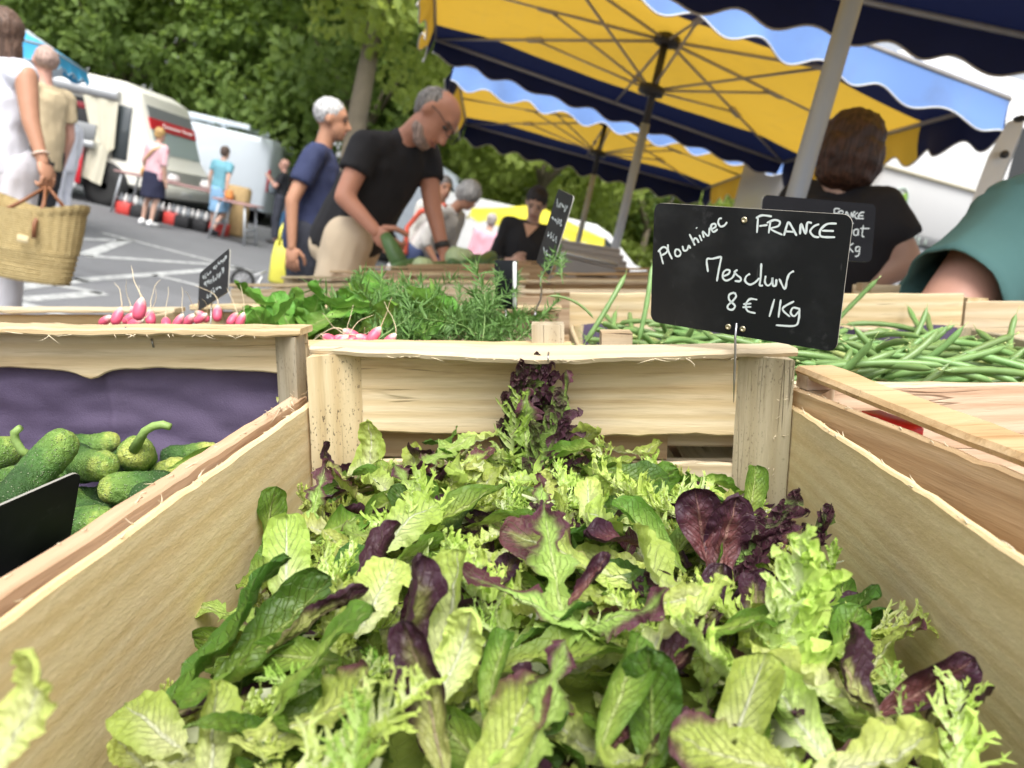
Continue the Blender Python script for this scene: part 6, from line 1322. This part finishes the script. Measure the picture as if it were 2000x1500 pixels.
# --- others
J = stand(P(86, 210, 6.3).x, 6.3, R(165), 1.87)
person('bald man in beige T-shirt and dark trousers behind the woman in white', J, PINKS, dict(mat=cloth('sand', (.56, .45, .28)), long=.1), dict(mat=cloth('black2', (.02, .02, .025))), dict(style='fringe', col=('shaved', (.42, .29, .24))), .013, .6, 1.9, belly=1.15, hf=Vector((-.75, .6, 0)))
J = stand(P(128, 330, 10).x, 10, R(180), 1.62)
person('person all in white in front of the red banner', J, FAIR, dict(mat=WHITEC, long=.15), dict(mat=WHITEC), dict(style='crop', col=('dk', (.1, .07, .05))), .02, 1.6, 1.9, shoe=(.55, .42, .32), hands=False)
ph_ = P(318, 262, 13.07)
def bag(o, Q, k, f, l, hf, hu):
    mb = MB(); a, b = Q['shR']+Vector((0, 0, .07)), Q['hipL']+l*.12+Vector((0, 0, .08)); bk2 = -f*.145
    mb.tube([a, a.lerp(b, .3)+bk2, a.lerp(b, .7)+bk2, b], .018, 6); build(mb, 'bag_strap', pm('tan_strap', (.60, .38, .15), .6, .1), o); mb = MB(); mb.bbox(b-Vector((0, 0, .08)), (.10, .16, .16), .03); build(mb, 'shoulder_bag', pm('tan_bag', (.50, .26, .07), .6, .1), o)
def stripes():
    n = N('cloth_red_stripes'); v = n.coord(); w1 = n.n('TexWave', wave_type='BANDS', bands_direction='X'); n.l(v, w1.inputs[0]); w1.inputs['Scale'].default_value = 9; w1.inputs['Distortion'].default_value = 1.5
    return n.fin(n.mix(n.sm(w1.outputs[0], .4, .6), (.74, .60, .62), (.60, .25, .30)), .85, .2)
J = stand(-6.70, 13.07, R(70), 1.64); person('blonde woman in red striped shirt and navy skirt at the trestle table', J, FAIR, dict(mat=stripes(), long=.14), dict(mat=cloth('navy2', (.018, .02, .05)), name='skirt'), dict(style='crop', col=('blonde', (.50, .31, .12))), .018, 1.02, .95, shoe=(.75, .75, .75), female=True, skirt=True, extra=bag, fat=1.12, hands=False)
J = stand(-5.90, 13.86, R(75), 1.60, over=dict(knR=(.12, -.09, .50), anR=(-.16, -.10, .14), knL=(.05, .09, .5), anL=(.10, .1, .09), elR=(-.10, -.24, 1.12), wrR=(-.12, -.26, .88)))
person('dark-haired woman in turquoise top and pale blue skirt walking by the table', J, FAIR, dict(mat=cloth('turq', (.16, .38, .46), .2), long=.04), dict(mat=cloth('paleblue', (.26, .46, .68), .25), name='skirt'), dict(style='crop', col=('brownshort', (.09, .06, .045))), .018, .5, .98, female=True, skirt=True, hands=False, shoe=(.04, .04, .05))
def rucksack(o, Q, k, f, l, hf, hu):
    mb = MB(); mb.bbox(Q['chest']+f*.16-Vector((0, 0, .16)), (.16, .30, .26), .05, Matrix((f, l, Vector((0, 0, 1)))).transposed()); build(mb, 'grey_bag', pm('grey_nylon', (.20, .24, .27), .6, .1), o)
J = stand(-5.24, 15.2, R(190), 1.66, over=dict(elL=(.10, .24, 1.16), wrL=(.26, .14, 1.30), elR=(.10, -.24, 1.16), wrR=(.26, -.14, 1.30)))
person('man in black holding up a phone, grey bag on his front', J, PINKS, dict(mat=cloth('black3', (.02, .021, .026)), long=.08), dict(mat=cloth('slate', (.05, .055, .075))), None, .018, .7, 1.9, extra=rucksack, hands=False)
J = stand(P(850, 470, 6.6).x-.12, 6.6, R(-20), 1.66, lean=.55, over=dict(elR=(.10, -.24, 1.10), wrR=(.30, -.2, .92), elL=(.12, .24, 1.10), wrL=(.32, .2, .92)))
def redstrap(o, Q, k, f, l, hf, hu):
    mb = MB(); up2 = (Q['neck']-Q['pel']).normalized(); fr = f.copy(); fr = (fr-up2*fr.dot(up2)).normalized(); pts = [Q['shR']+up2*.075, Q['shR'].lerp(Q['pel'], .3)-l*.04-fr*.14, Q['shR'].lerp(Q['pel'], .75)-fr*.15-l*.10, Q['hipR']-l*.13]; mb.tube(pts, .022, 6); build(mb, 'red_strap', pm('red_webbing', (.70, .12, .07), .7, .05), o)
person('grey-haired person in a pale smock with a red strap, stooping', J, BROWN, dict(mat=cloth('smock', (.60, .58, .55), .05), long=.3), dict(mat=cloth('blue', (.05, .07, .16))), dict(style='curly', col=('greycurl', (.36, .35, .34))), .015, 1.3, 1.9, extra=redstrap, hf=Vector((.72, -.45, -.5)))
J = stand(P(845, 470, 7.6).x, 7.6, R(-60), 1.62); person('person with tied-back hair behind the stooping one', J, BROWN, dict(mat=cloth('ivory', (.58, .56, .52))), dict(mat=cloth('blue', (.05, .07, .16))), dict(style='crop', col=('dkgrey', (.12, .11, .11))), .018, 1.5, 1.9, hands=False)
J = stand(P(945, 500, 10.2).x, 10.2, R(90), 1.42); person('figure in a pink top far behind the crates', J, FAIR, dict(mat=cloth('pinkc', (.70, .38, .45)), long=.1), dict(mat=cloth('grey', (.2, .2, .22))), dict(style='crop', col=('grey2', (.4, .36, .33))), .02, 1.4, 1.9, hands=False)
J = stand(P(1035, 460, 5.6).x, 5.6, R(-95), 1.60, over=dict(elR=(.05, -.24, 1.10), wrR=(.24, -.07, 1.16), elL=(.05, .24, 1.10), wrL=(.24, .08, 1.14), head=(.06, 0, 1.62)))
def vneck(o, Q, k, f, l, hf, hu):
    mb = MB(); c = Q['neck']-Vector((0, 0, .02)); p = c+f*.118-Vector((0, 0, .05)); q = [c+l*.055+f*.075, c-l*.055+f*.075, Q['chest']+f*.138+Vector((0, 0, .05))]; r = (q[0]+q[1])/2+f*.042-Vector((0, 0, .05)); mb.add([q[0], q[1], q[2], r], [(0, 3, 2), (3, 1, 2), (0, 1, 3)]); build(mb, 'neckline', skin(*FAIR), o)
person('dark-haired woman in black V-neck jumper looking down at her hands', J, FAIR, dict(mat=cloth('black4', (.013, .013, .016)), name='jumper', long=.1), dict(mat=cloth('black4', (.013, .013, .016))), dict(style='crop', col=('black', (.022, .016, .016))), .013, 1.75, 1.9, female=True, hf=Vector((-.05, -.85, -.5)), hand_curl=.8, extra=vneck)
Yv = 2.15; J = stand(0, Yv, R(70), 1.66)
J.update(head=P(1655, 305, Yv), neck=P(1645, 378, Yv), chest=P(1635, 470, Yv), pel=P(1575, 640, Yv), shR=P(1718, 420, Yv-.10), elR=P(1768, 512, Yv-.14), wrR=P(1672, 568, Yv-.12), shL=P(1570, 400, Yv+.10), elL=P(1560, 500, Yv+.14), wrL=P(1600, 560, Yv+.2))
pz = J['pel']; J['base'] = Vector((pz.x, pz.y, 0))
for s, dx in (('L', -.09), ('R', .09)): J['hip'+s] = pz+Vector((dx, 0, -.05)); J['kn'+s] = Vector((pz.x+dx, Yv, .5)); J['an'+s] = Vector((pz.x+dx, Yv, .09))
person('brown-haired woman in black T-shirt seen from behind, serving', J, FAIR, dict(mat=cloth('black5', (.014, .013, .017)), long=.1), dict(mat=cloth('jean', (.05, .07, .13))), dict(style='bob', col=('chestnut', (.060, .027, .017))), .012, .62, 1.9, female=True, hf=Vector((.15, .95, -.2)), fat=1.12, group='people at the market')
# --- person in teal bending in from the right edge, very near
Yt = 1.42; tp_ = [P(1800, 640, Yt), P(2080, 640, Yt)]
J = stand(0, Yt, R(160), 1.72)
J.update(pel=P(2330, 540, Yt+.22), chest=P(2090, 540, Yt+.2), neck=P(2090, 520, Yt+.42), head=P(2110, 560, Yt+.60), shR=P(1960, 470, Yt-.02), elR=P(1850, 625, Yt-.11), wrR=P(1800, 740, Yt-.04), shL=P(1900, 520, Yt+.30), elL=P(1830, 620, Yt+.34), wrL=P(1800, 700, Yt+.3))
J['base'] = Vector((J['pel'].x, Yt, 0))
TEAL = cloth('teal', (.075, .175, .170), .15)
tb_ = MB(); b = J['base']; sk = skin(*PINKS); mb = MB()
q = lambda n: J[n]-b
# body: torso bending forward, arm hanging into the crates, neck and head beyond the frame's far side, legs
for n0, n1, r0, r1 in (('pel', 'chest', .13, .13), ('chest', 'neck', .11, .06), ('shR', 'elR', .066, .060), ('elR', 'wrR', .060, .034), ('shL', 'elL', .055, .042), ('elL', 'wrL', .042, .03)): mb.cap(q(n0), q(n1), r0, r1, 14)
head_vol(mb, q('head'), Vector((-.5, .5, -.7)).normalized(), Vector((-.6, .2, .75)).normalized(), 1.0)
for s in (-.1, .1): mb.cap(q('pel')+Vector((.02, s, 0)), Vector((.05, s, .5)), .09, .06); mb.cap(Vector((.05, s, .5)), Vector((.02, s, .06)), .058, .04)
me = bake(mb, .014); hm = MB()
for s in 'RL': hand(hm, q('wr'+s), (q('wr'+s)-q('el'+s)), Vector((-.3, .8, 0)), 1, .6)
h2 = hm.mesh('h'); bm = bmesh.new(); bm.from_mesh(me); bm.from_mesh(h2); bm.to_mesh(me); bm.free(); me.polygons.foreach_set('use_smooth', [True]*len(me.polygons)); me.materials.clear()
tl_ = put(me, 'person', sk, None, T(b)); tag(tl_, 'person in loose teal shirt bending into the picture at the right edge', 'person', 'people at the market')
mb = MB(); pts = [(2330, 500, .22, .19), (2180, 500, .20, .185), (2060, 495, .18, .165), (1970, 520, .20, .125), (1890, 570, .24, .09)]
for i in range(len(pts)-1): a, c = pts[i], pts[i+1]; mb.cap(P(a[0], a[1], Yt+a[2])-b, P(c[0], c[1], Yt+c[2])-b, a[3], c[3], 20)
mb.cap(P(1880, 545, Yt+.24)-b, P(1772, 640, Yt+.30)-b, .090, .085, 16); mb.cap(P(1890, 580, Yt+.24)-b, P(1830, 760, Yt+.30)-b, .09, .10, 16)
sl0, sl1 = P(2010, 445, Yt+.04)-b, P(1862, 582, Yt-.10)-b
mb.cap(sl0, sl0.lerp(sl1, .45), .105, .080, 18)
hs = MB(); nn = 32; ax = (sl1-sl0).normalized(); e1 = ax.orthogonal().normalized(); e2 = ax.cross(e1)
for j, (t, r0) in enumerate(((.15, .100), (.35, .088), (.55, .083), (.75, .086), (.9, .090), (1.0, .093), (1.0, .089), (.85, .083), (.6, .076), (.35, .07))):
    for i in range(nn): an = 2*math.pi*i/nn; rr = r0*(1+.05*math.sin(an*3+j*.4)+.06*noise.noise((an*1.9, t*3.0, 7))+.035*(abs(noise.noise((an*3.1, t*2.0, 2)))-.2)+.07*noise.noise((math.cos(an)*2.2, math.sin(an)*2.2, t*2.5))); hs.add([sl0.lerp(sl1, t+.05*math.sin(an+1.0)*(t > .8))+(e1*math.cos(an)+e2*math.sin(an))*rr], [])
hs.f = [(j*nn+i, j*nn+(i+1) % nn, (j+1)*nn+(i+1) % nn, (j+1)*nn+i) for j in range(9) for i in range(nn)]; hs.m = [0]*len(hs.f)
build(hs, 'sleeve', TEAL, tl_)
ms = bake(mb, .010, 3)
n_ = len(ms.vertices); co = np.empty(n_*3); ms.vertices.foreach_get('co', co); co = co.reshape(-1, 3); nr = np.empty(n_*3); ms.vertices.foreach_get('normal', nr); nr = nr.reshape(-1, 3)
dv = (sl1-sl0).normalized(); ds = []
for c in co:
    r_ = Vector(c)-sl0; al = r_.dot(dv); pr = r_-dv*al; ang = math.atan2(pr.z, pr.y); ds.append(.010*(abs(noise.noise((ang*2.2, al*3.5, 1)))*2-.6)+.006*noise.noise((ang*6, al*6, 4)))
co += nr*np.array(ds)[:, None]; ms.vertices.foreach_set('co', co.ravel()); ms.update(); ms.materials.clear(); put(ms, 'shirt', TEAL, tl_)
# ------------------------------------------------------------------ things on the far crates
CAB = pm('cabbage_leaf', (.50, .62, .34), .5, .25, 30, .5, 40, dist=.004)
def cabbage(x, y, Yc, r, lab):
    o = thing('cabbage', lab, 'cabbage', T(P(x, y, Yc)))
    mb = MB(); mb.ell((0, 0, 0), (r, r, r*.85), None, 24, 16, fn=lambda q: q*(1+.05*noise.noise(q*3))); build(mb, 'heart', CAB, o)
    for k in range(5):
        mb = MB(); n = 8
        for j in range(n+1):
            for i in range(n+1):
                th = k*1.26+(i/n-.5)*1.7; ph = .5+1.5*j/n; rr = r*(1.05+.12*(1-j/n)**2+.04*math.sin(i*2+k)); mb.add([(rr*math.sin(ph)*math.cos(th), rr*math.sin(ph)*math.sin(th), rr*.85*math.cos(ph))], [])
        mb.f = [(j*(n+1)+i, (j+1)*(n+1)+i, (j+1)*(n+1)+i+1, j*(n+1)+i+1) for j in range(n) for i in range(n)]; mb.m = [0]*len(mb.f); build(mb, 'outer_leaf', CAB, o)
cabbage(896, 506, 3.05, .052, 'pale round cabbage right of the reaching hand'); cabbage(826, 520, 2.95, .038, 'small green cabbage left of the reaching hand')
rc2 = random.Random(2)
for i, (x, y, yw, ln_) in enumerate(((905, 521, .2, .2), (925, 524, -.3, .2), (945, 520, .4, .2), (915, 512, .1, .19), (948, 509, .75, .24), (960, 522, -.1, .18), (935, 514, .3, .2), (800, 520, .3, .18), (850, 526, .0, .18))):
    mb = MB(); mb.tube([(-ln_/2, 0, 0), (-ln_/2+.012, 0, 0), (-ln_*.2, 0, .006), (ln_*.25, 0, .006), (ln_/2-.02, 0, 0), (ln_/2, 0, 0)], [.011, .020, .024, .024, .018, .006], 12)
    o = build(mb, 'courgette', COURG, None, T(P(x, y, 3.05)) @ Rz(yw+.6) @ Ry(-.22)); tag(o, ['courgette lying nearest in the far crate', 'second courgette in the far crate', 'third courgette in the far crate', 'courgette on top of the far crate heap', 'courgette with its end raised in the far crate', 'courgette by the white-edged sign', 'courgette in the middle of the far heap', 'courgette under the held one', 'courgette under his resting hand'][i], 'courgette', 'courgettes in the far crate')
mb = MB(); mb.bbox((0, 0, 0), (.16, .05, .012), .004); tag(build(mb, 'kitchen_knife', BLK, None, T(P(884, 526, 2.95)) @ Ry(-.25)), 'dark flat knife under the man\'s watch hand', 'knife')
# grey folded plastic trays and tilted board by the pole
GP = pm('grey_plastic', (.30, .28, .26), .55, .12, 20, .15)
for i in range(4):
    c = P(1165-i*6, 522-i*12, 3.5); tr = thing('folded_tray', ['lowest grey folded tray of the stack by the parasol pole', 'second grey tray from the bottom of the stack by the pole', 'third grey tray from the bottom of the stack by the pole', 'topmost grey tray of the stack by the parasol pole'][i], 'tray', T(c) @ Ry(-SLOPE*.3), 'grey trays by the pole')
    mb = MB(); mb.bbox((0, 0, 0), (.27, .30, .022), .004); build(mb, 'base', GP, tr)
    for y in (-.145, .145): mb = MB(); mb.bbox((0, y, .015), (.27, .012, .016), .003); build(mb, 'rim', GP, tr)
    for x in (-.13, .13): mb = MB(); mb.bbox((x, 0, .015), (.012, .278, .016), .003); build(mb, 'rim', GP, tr)
bq = thing('weighing_scale', 'grey wedge-shaped scale with a dark slate against it', 'scale', T(P(1140, 540, 2.55)) @ Ry(-SLOPE*.4))
mb = MB(); mb.prism([(-.12, -.035), (.12, -.035), (.09, .04), (-.075, .055)], -.10, .12); put(sharp(mb.mesh('body'), 25), 'body', GP, bq)
mb = MB(); mb.bbox((0, .01, .062), (.20, .2, .012), .004, Ry(.08).to_3x3()); build(mb, 'pan', STEELP, bq)
mb = MB(); mb.bbox((.035, -.118, -.005), (.13, .006, .04), .002, Rx(-.3).to_3x3()); build(mb, 'slate', SLATE, bq)
# ------------------------------------------------------------------ shopping trolley beside the navy man
YB = pm('yellow_bag', (.74, .70, .10), .6, .1, 8, .3, 40); 
tc0 = P(553, 510, 5.6); tr = thing('shopping_trolley', 'yellow shopping trolley beside the man in navy', 'trolley', T((tc0.x, tc0.y, 0)) @ Rz(.3))
mb = MB(); zc = tc0.z; pr = []
for z, w_, d_ in ((-.17, .075, .055), (-.15, .085, .065), (.02, .088, .065), (.13, .075, .05), (.15, .06, .03)): mb.add([(w_*math.cos(a)*(abs(math.cos(a))**-.35 if abs(math.cos(a)) > .2 else 1.2), d_*math.sin(a), zc+z) for a in [2*math.pi*i/20 for i in range(20)]], [])
mb.f = [(j*20+i, j*20+(i+1) % 20, (j+1)*20+(i+1) % 20, (j+1)*20+i) for j in range(4) for i in range(20)]+[tuple(range(19, -1, -1)), tuple(80+i for i in range(20))]; mb.m = [0]*len(mb.f); build(mb, 'bag', YB, tr)
for x in (-.045, .045): mb = MB(); mb.tube([(x, -.05, zc+.12), (x*1.1, -.04, zc+.22), (x*.6, 0, zc+.29), (x*.3, .02, zc+.30)], .012, 6); build(mb, 'bag_strap', YB, tr)
mb = MB(); mb.tube([(-.05, .06, .1), (.0, .08, zc), (.03, .07, zc+.36), (.10, .05, zc+.38)], .010, 8); build(mb, 'frame', STEELP, tr); mb = MB(); mb.tube([(.03, .07, zc+.36), (.12, .05, zc+.385)], .02, 8); build(mb, 'grip', BLK, tr)
for x, y in ((-.26, .02), (.24, .02)):
    mb = MB(); mb.tube([(x, y+.03, .12+zc*.0), (x*.5, .04, zc-.14)], .008, 6); build(mb, 'strut', STEELP, tr)
    zz = zc-.20; ring = [(x+.075*math.cos(a), y, zz+.075*math.sin(a)) for a in [2*math.pi*i/20 for i in range(21)]]; mb = MB(); mb.tube(ring, .012, 8); wh = build(mb, 'wheel', TYRE, tr); mb = MB()
    for i in range(4): a = math.pi*i/4; mb.tube([(x-.07*math.cos(a), y, zz-.07*math.sin(a)), (x+.07*math.cos(a), y, zz+.07*math.sin(a))], .004, 5)
    build(mb, 'spokes', RIM, wh); mb = MB(); mb.tube([(x, y+.02, zz), (x*.4, .05, zc-.1)], .008, 6); build(mb, 'strut', STEELP, tr)
    mb = MB(); mb.tube([(x, y+.02, zz), (x, y+.02, .03)], .012, 6); build(mb, 'leg', STEELP, tr)
# ------------------------------------------------------------------ bric-a-brac tables
TT = pm('table_board', (.34, .20, .19), .6, .15); LG3 = pm('grey_steel_leg', (.42, .44, .46), .45, .1, metal=.4)
def ttable(lab, x0, x1, y, z, d=.7, mat=TT):
    t = thing('trestle_table', lab, 'table', T(((x0+x1)/2, y, 0))); w_ = x1-x0; mb = MB(); mb.bbox((0, 0, z), (w_, d, .035), .008); build(mb, 'table_top', mat, t)
    for sx in (-1, 1):
        for sy in (-1, 1): mb = MB(); mb.tube([(sx*(w_/2-.08)-sx*.05, sy*(d/2-.05), z-.02), (sx*(w_/2-.03), sy*(d/2-.02), 0)], .022, 8); build(mb, 'leg', LG3, t)
        mb = MB(); mb.tube([(sx*(w_/2-.07), -d/2+.04, .28), (sx*(w_/2-.07), d/2-.04, .28)], .016, 6); build(mb, 'crossbar', LG3, t)
    return t
ttable('trestle table with red-brown top behind the striped shirt', -7.95, -5.95, 14.4, .76); ttable('short trestle table in front of the pale blue skirt', -5.75, -5.05, 13.55, .70, .6)
cb = ttable('table under a blue and gold patterned cloth', -5.35, -4.35, 16.2, .78, .8)
def patt():
    n = N('blue_gold_cloth'); v = n.coord((1, 1, .55)); vo = n.n('TexVoronoi'); n.l(v, vo.inputs['Vector']); vo.inputs['Scale'].default_value = 4.5; return n.fin(n.mix(n.sm(vo.outputs['Distance'], .42, .36), (.14, .33, .60), (.48, .30, .09)), .8, .2)
mb = MB(); n = 40; cp = [(-.55, -.42), (.55, -.42), (.55, .42), (-.55, .42)]; mb.bbox((0, 0, .805), (1.1, .84, .012), .003)
for e in range(4):
    a, b = Vector((*cp[e], .8)), Vector((*cp[(e+1) % 4], .8)); nr_ = Vector(((b-a).y, -(b-a).x, 0)).normalized()
    o0 = len(mb.v)
    for i in range(n+1):
        p = a+(b-a)*(i/n); q = p+nr_*(.03+.03*math.sin(i*1.1)); mb.add([p, Vector((q.x, q.y, .10))], [])
    for i in range(n): mb.f.append([o0+2*i, o0+2*i+1, o0+2*i+3, o0+2*i+2]); mb.m.append(0)
tcl = build(mb, 'tablecloth', patt(), None, cb.matrix_basis.copy()); tag(tcl, 'blue cloth with gold shapes hanging to the ground', 'tablecloth')
rb = random.Random(9); cols = [('red', (.60, .06, .05)), ('white', (.74, .74, .72)), ('lime', (.42, .50, .08)), ('orange', (.70, .28, .08)), ('pinkg', (.66, .25, .35)), ('grey', (.25, .27, .29))]
GM = {k: pm('goods_'+k, c, .5, .15) for k, c in cols}
def pot(lab, x, y, z, r, h, m, name='pot'): mb = MB(); mb.lathe([(r*.6, 0), (r*.9, h*.1), (r, h*.5), (r*.75, h*.85), (r*.85, h), (r*.7, h*.98)], 14); tag(build(mb, name, GM[m], None, T((x, y, z))), lab, name)
for x, y, z, r, h, m, lab in ((-5.25, 16.0, .815, .10, .22, 'white', 'white pot at the left of the patterned cloth'), (-4.98, 16.05, .815, .09, .30, 'lime', 'lime green pot on the patterned cloth'), (-4.75, 15.95, .815, .09, .18, 'white', 'second white pot on the patterned cloth'), (-4.48, 16.0, .815, .10, .16, 'red', 'red pot at the right of the patterned cloth'), (-5.2, 16.35, .815, .10, .42, 'pinkg', 'tall pink vase on the patterned cloth'),
                           (-5.6, 13.6, .72, .08, .16, 'orange', 'orange pot on the short table'), (-7.0, 14.4, .78, .12, .14, 'white', 'white bowl on the red-brown table'), (-6.4, 14.5, .78, .14, .16, 'white', 'large white basin on the red-brown table'), (-7.5, 14.45, .78, .1, .1, 'grey', 'grey dish on the red-brown table')): pot(lab, x, y, z, r, h, m)
bl = thing('paper_sack', 'brown paper sack leaning by the van wheel', 'sack', T((-5.95, 14.9, 0))); mb = MB(); mb.bbox((0, 0, .48), (.42, .3, .96), .05); build(mb, 'sack', pm('kraft', (.52, .36, .17), .8, .15), bl)
for i in range(7):
    x = -7.75+.29*i; bx2 = thing('bottle_box', f"black box of white-capped bottles under the table, {['first', 'second', 'third', 'fourth', 'fifth', 'sixth', 'seventh'][i]} from the truck wheel", 'box', T((x, 14.3+rb.uniform(-.1, .1), 0)), 'boxes of bottles under the table')
    mb = MB(); mb.bbox((0, 0, .11), (.26, .36, .22), .01); build(mb, 'box', DARK if i % 3 else GM['red'], bx2)
    for k in range(6): mb = MB(); mb.lathe([(.035, .2), (.035, .30), (.016, .34), (.016, .38)], 10, T((-.08+.08*(k % 3), -.09+.17*(k//3), 0))); build(mb, 'bottle', GM['white'] if (k+i) % 2 else GM['grey'], bx2)
mb = MB(); mb.ell((0, 0, 0), (.17, .17, .20), None, 20, 14); mb.tube([(0, 0, -.2), (0, .02, -.5)], .004, 5); tag(build(mb, 'balloon', pm('lilac_rubber', (.62, .42, .72), .3, .04, trans=.2), None, T(P(742, 432, 8.2))), 'lilac balloon beside the man in black', 'balloon')
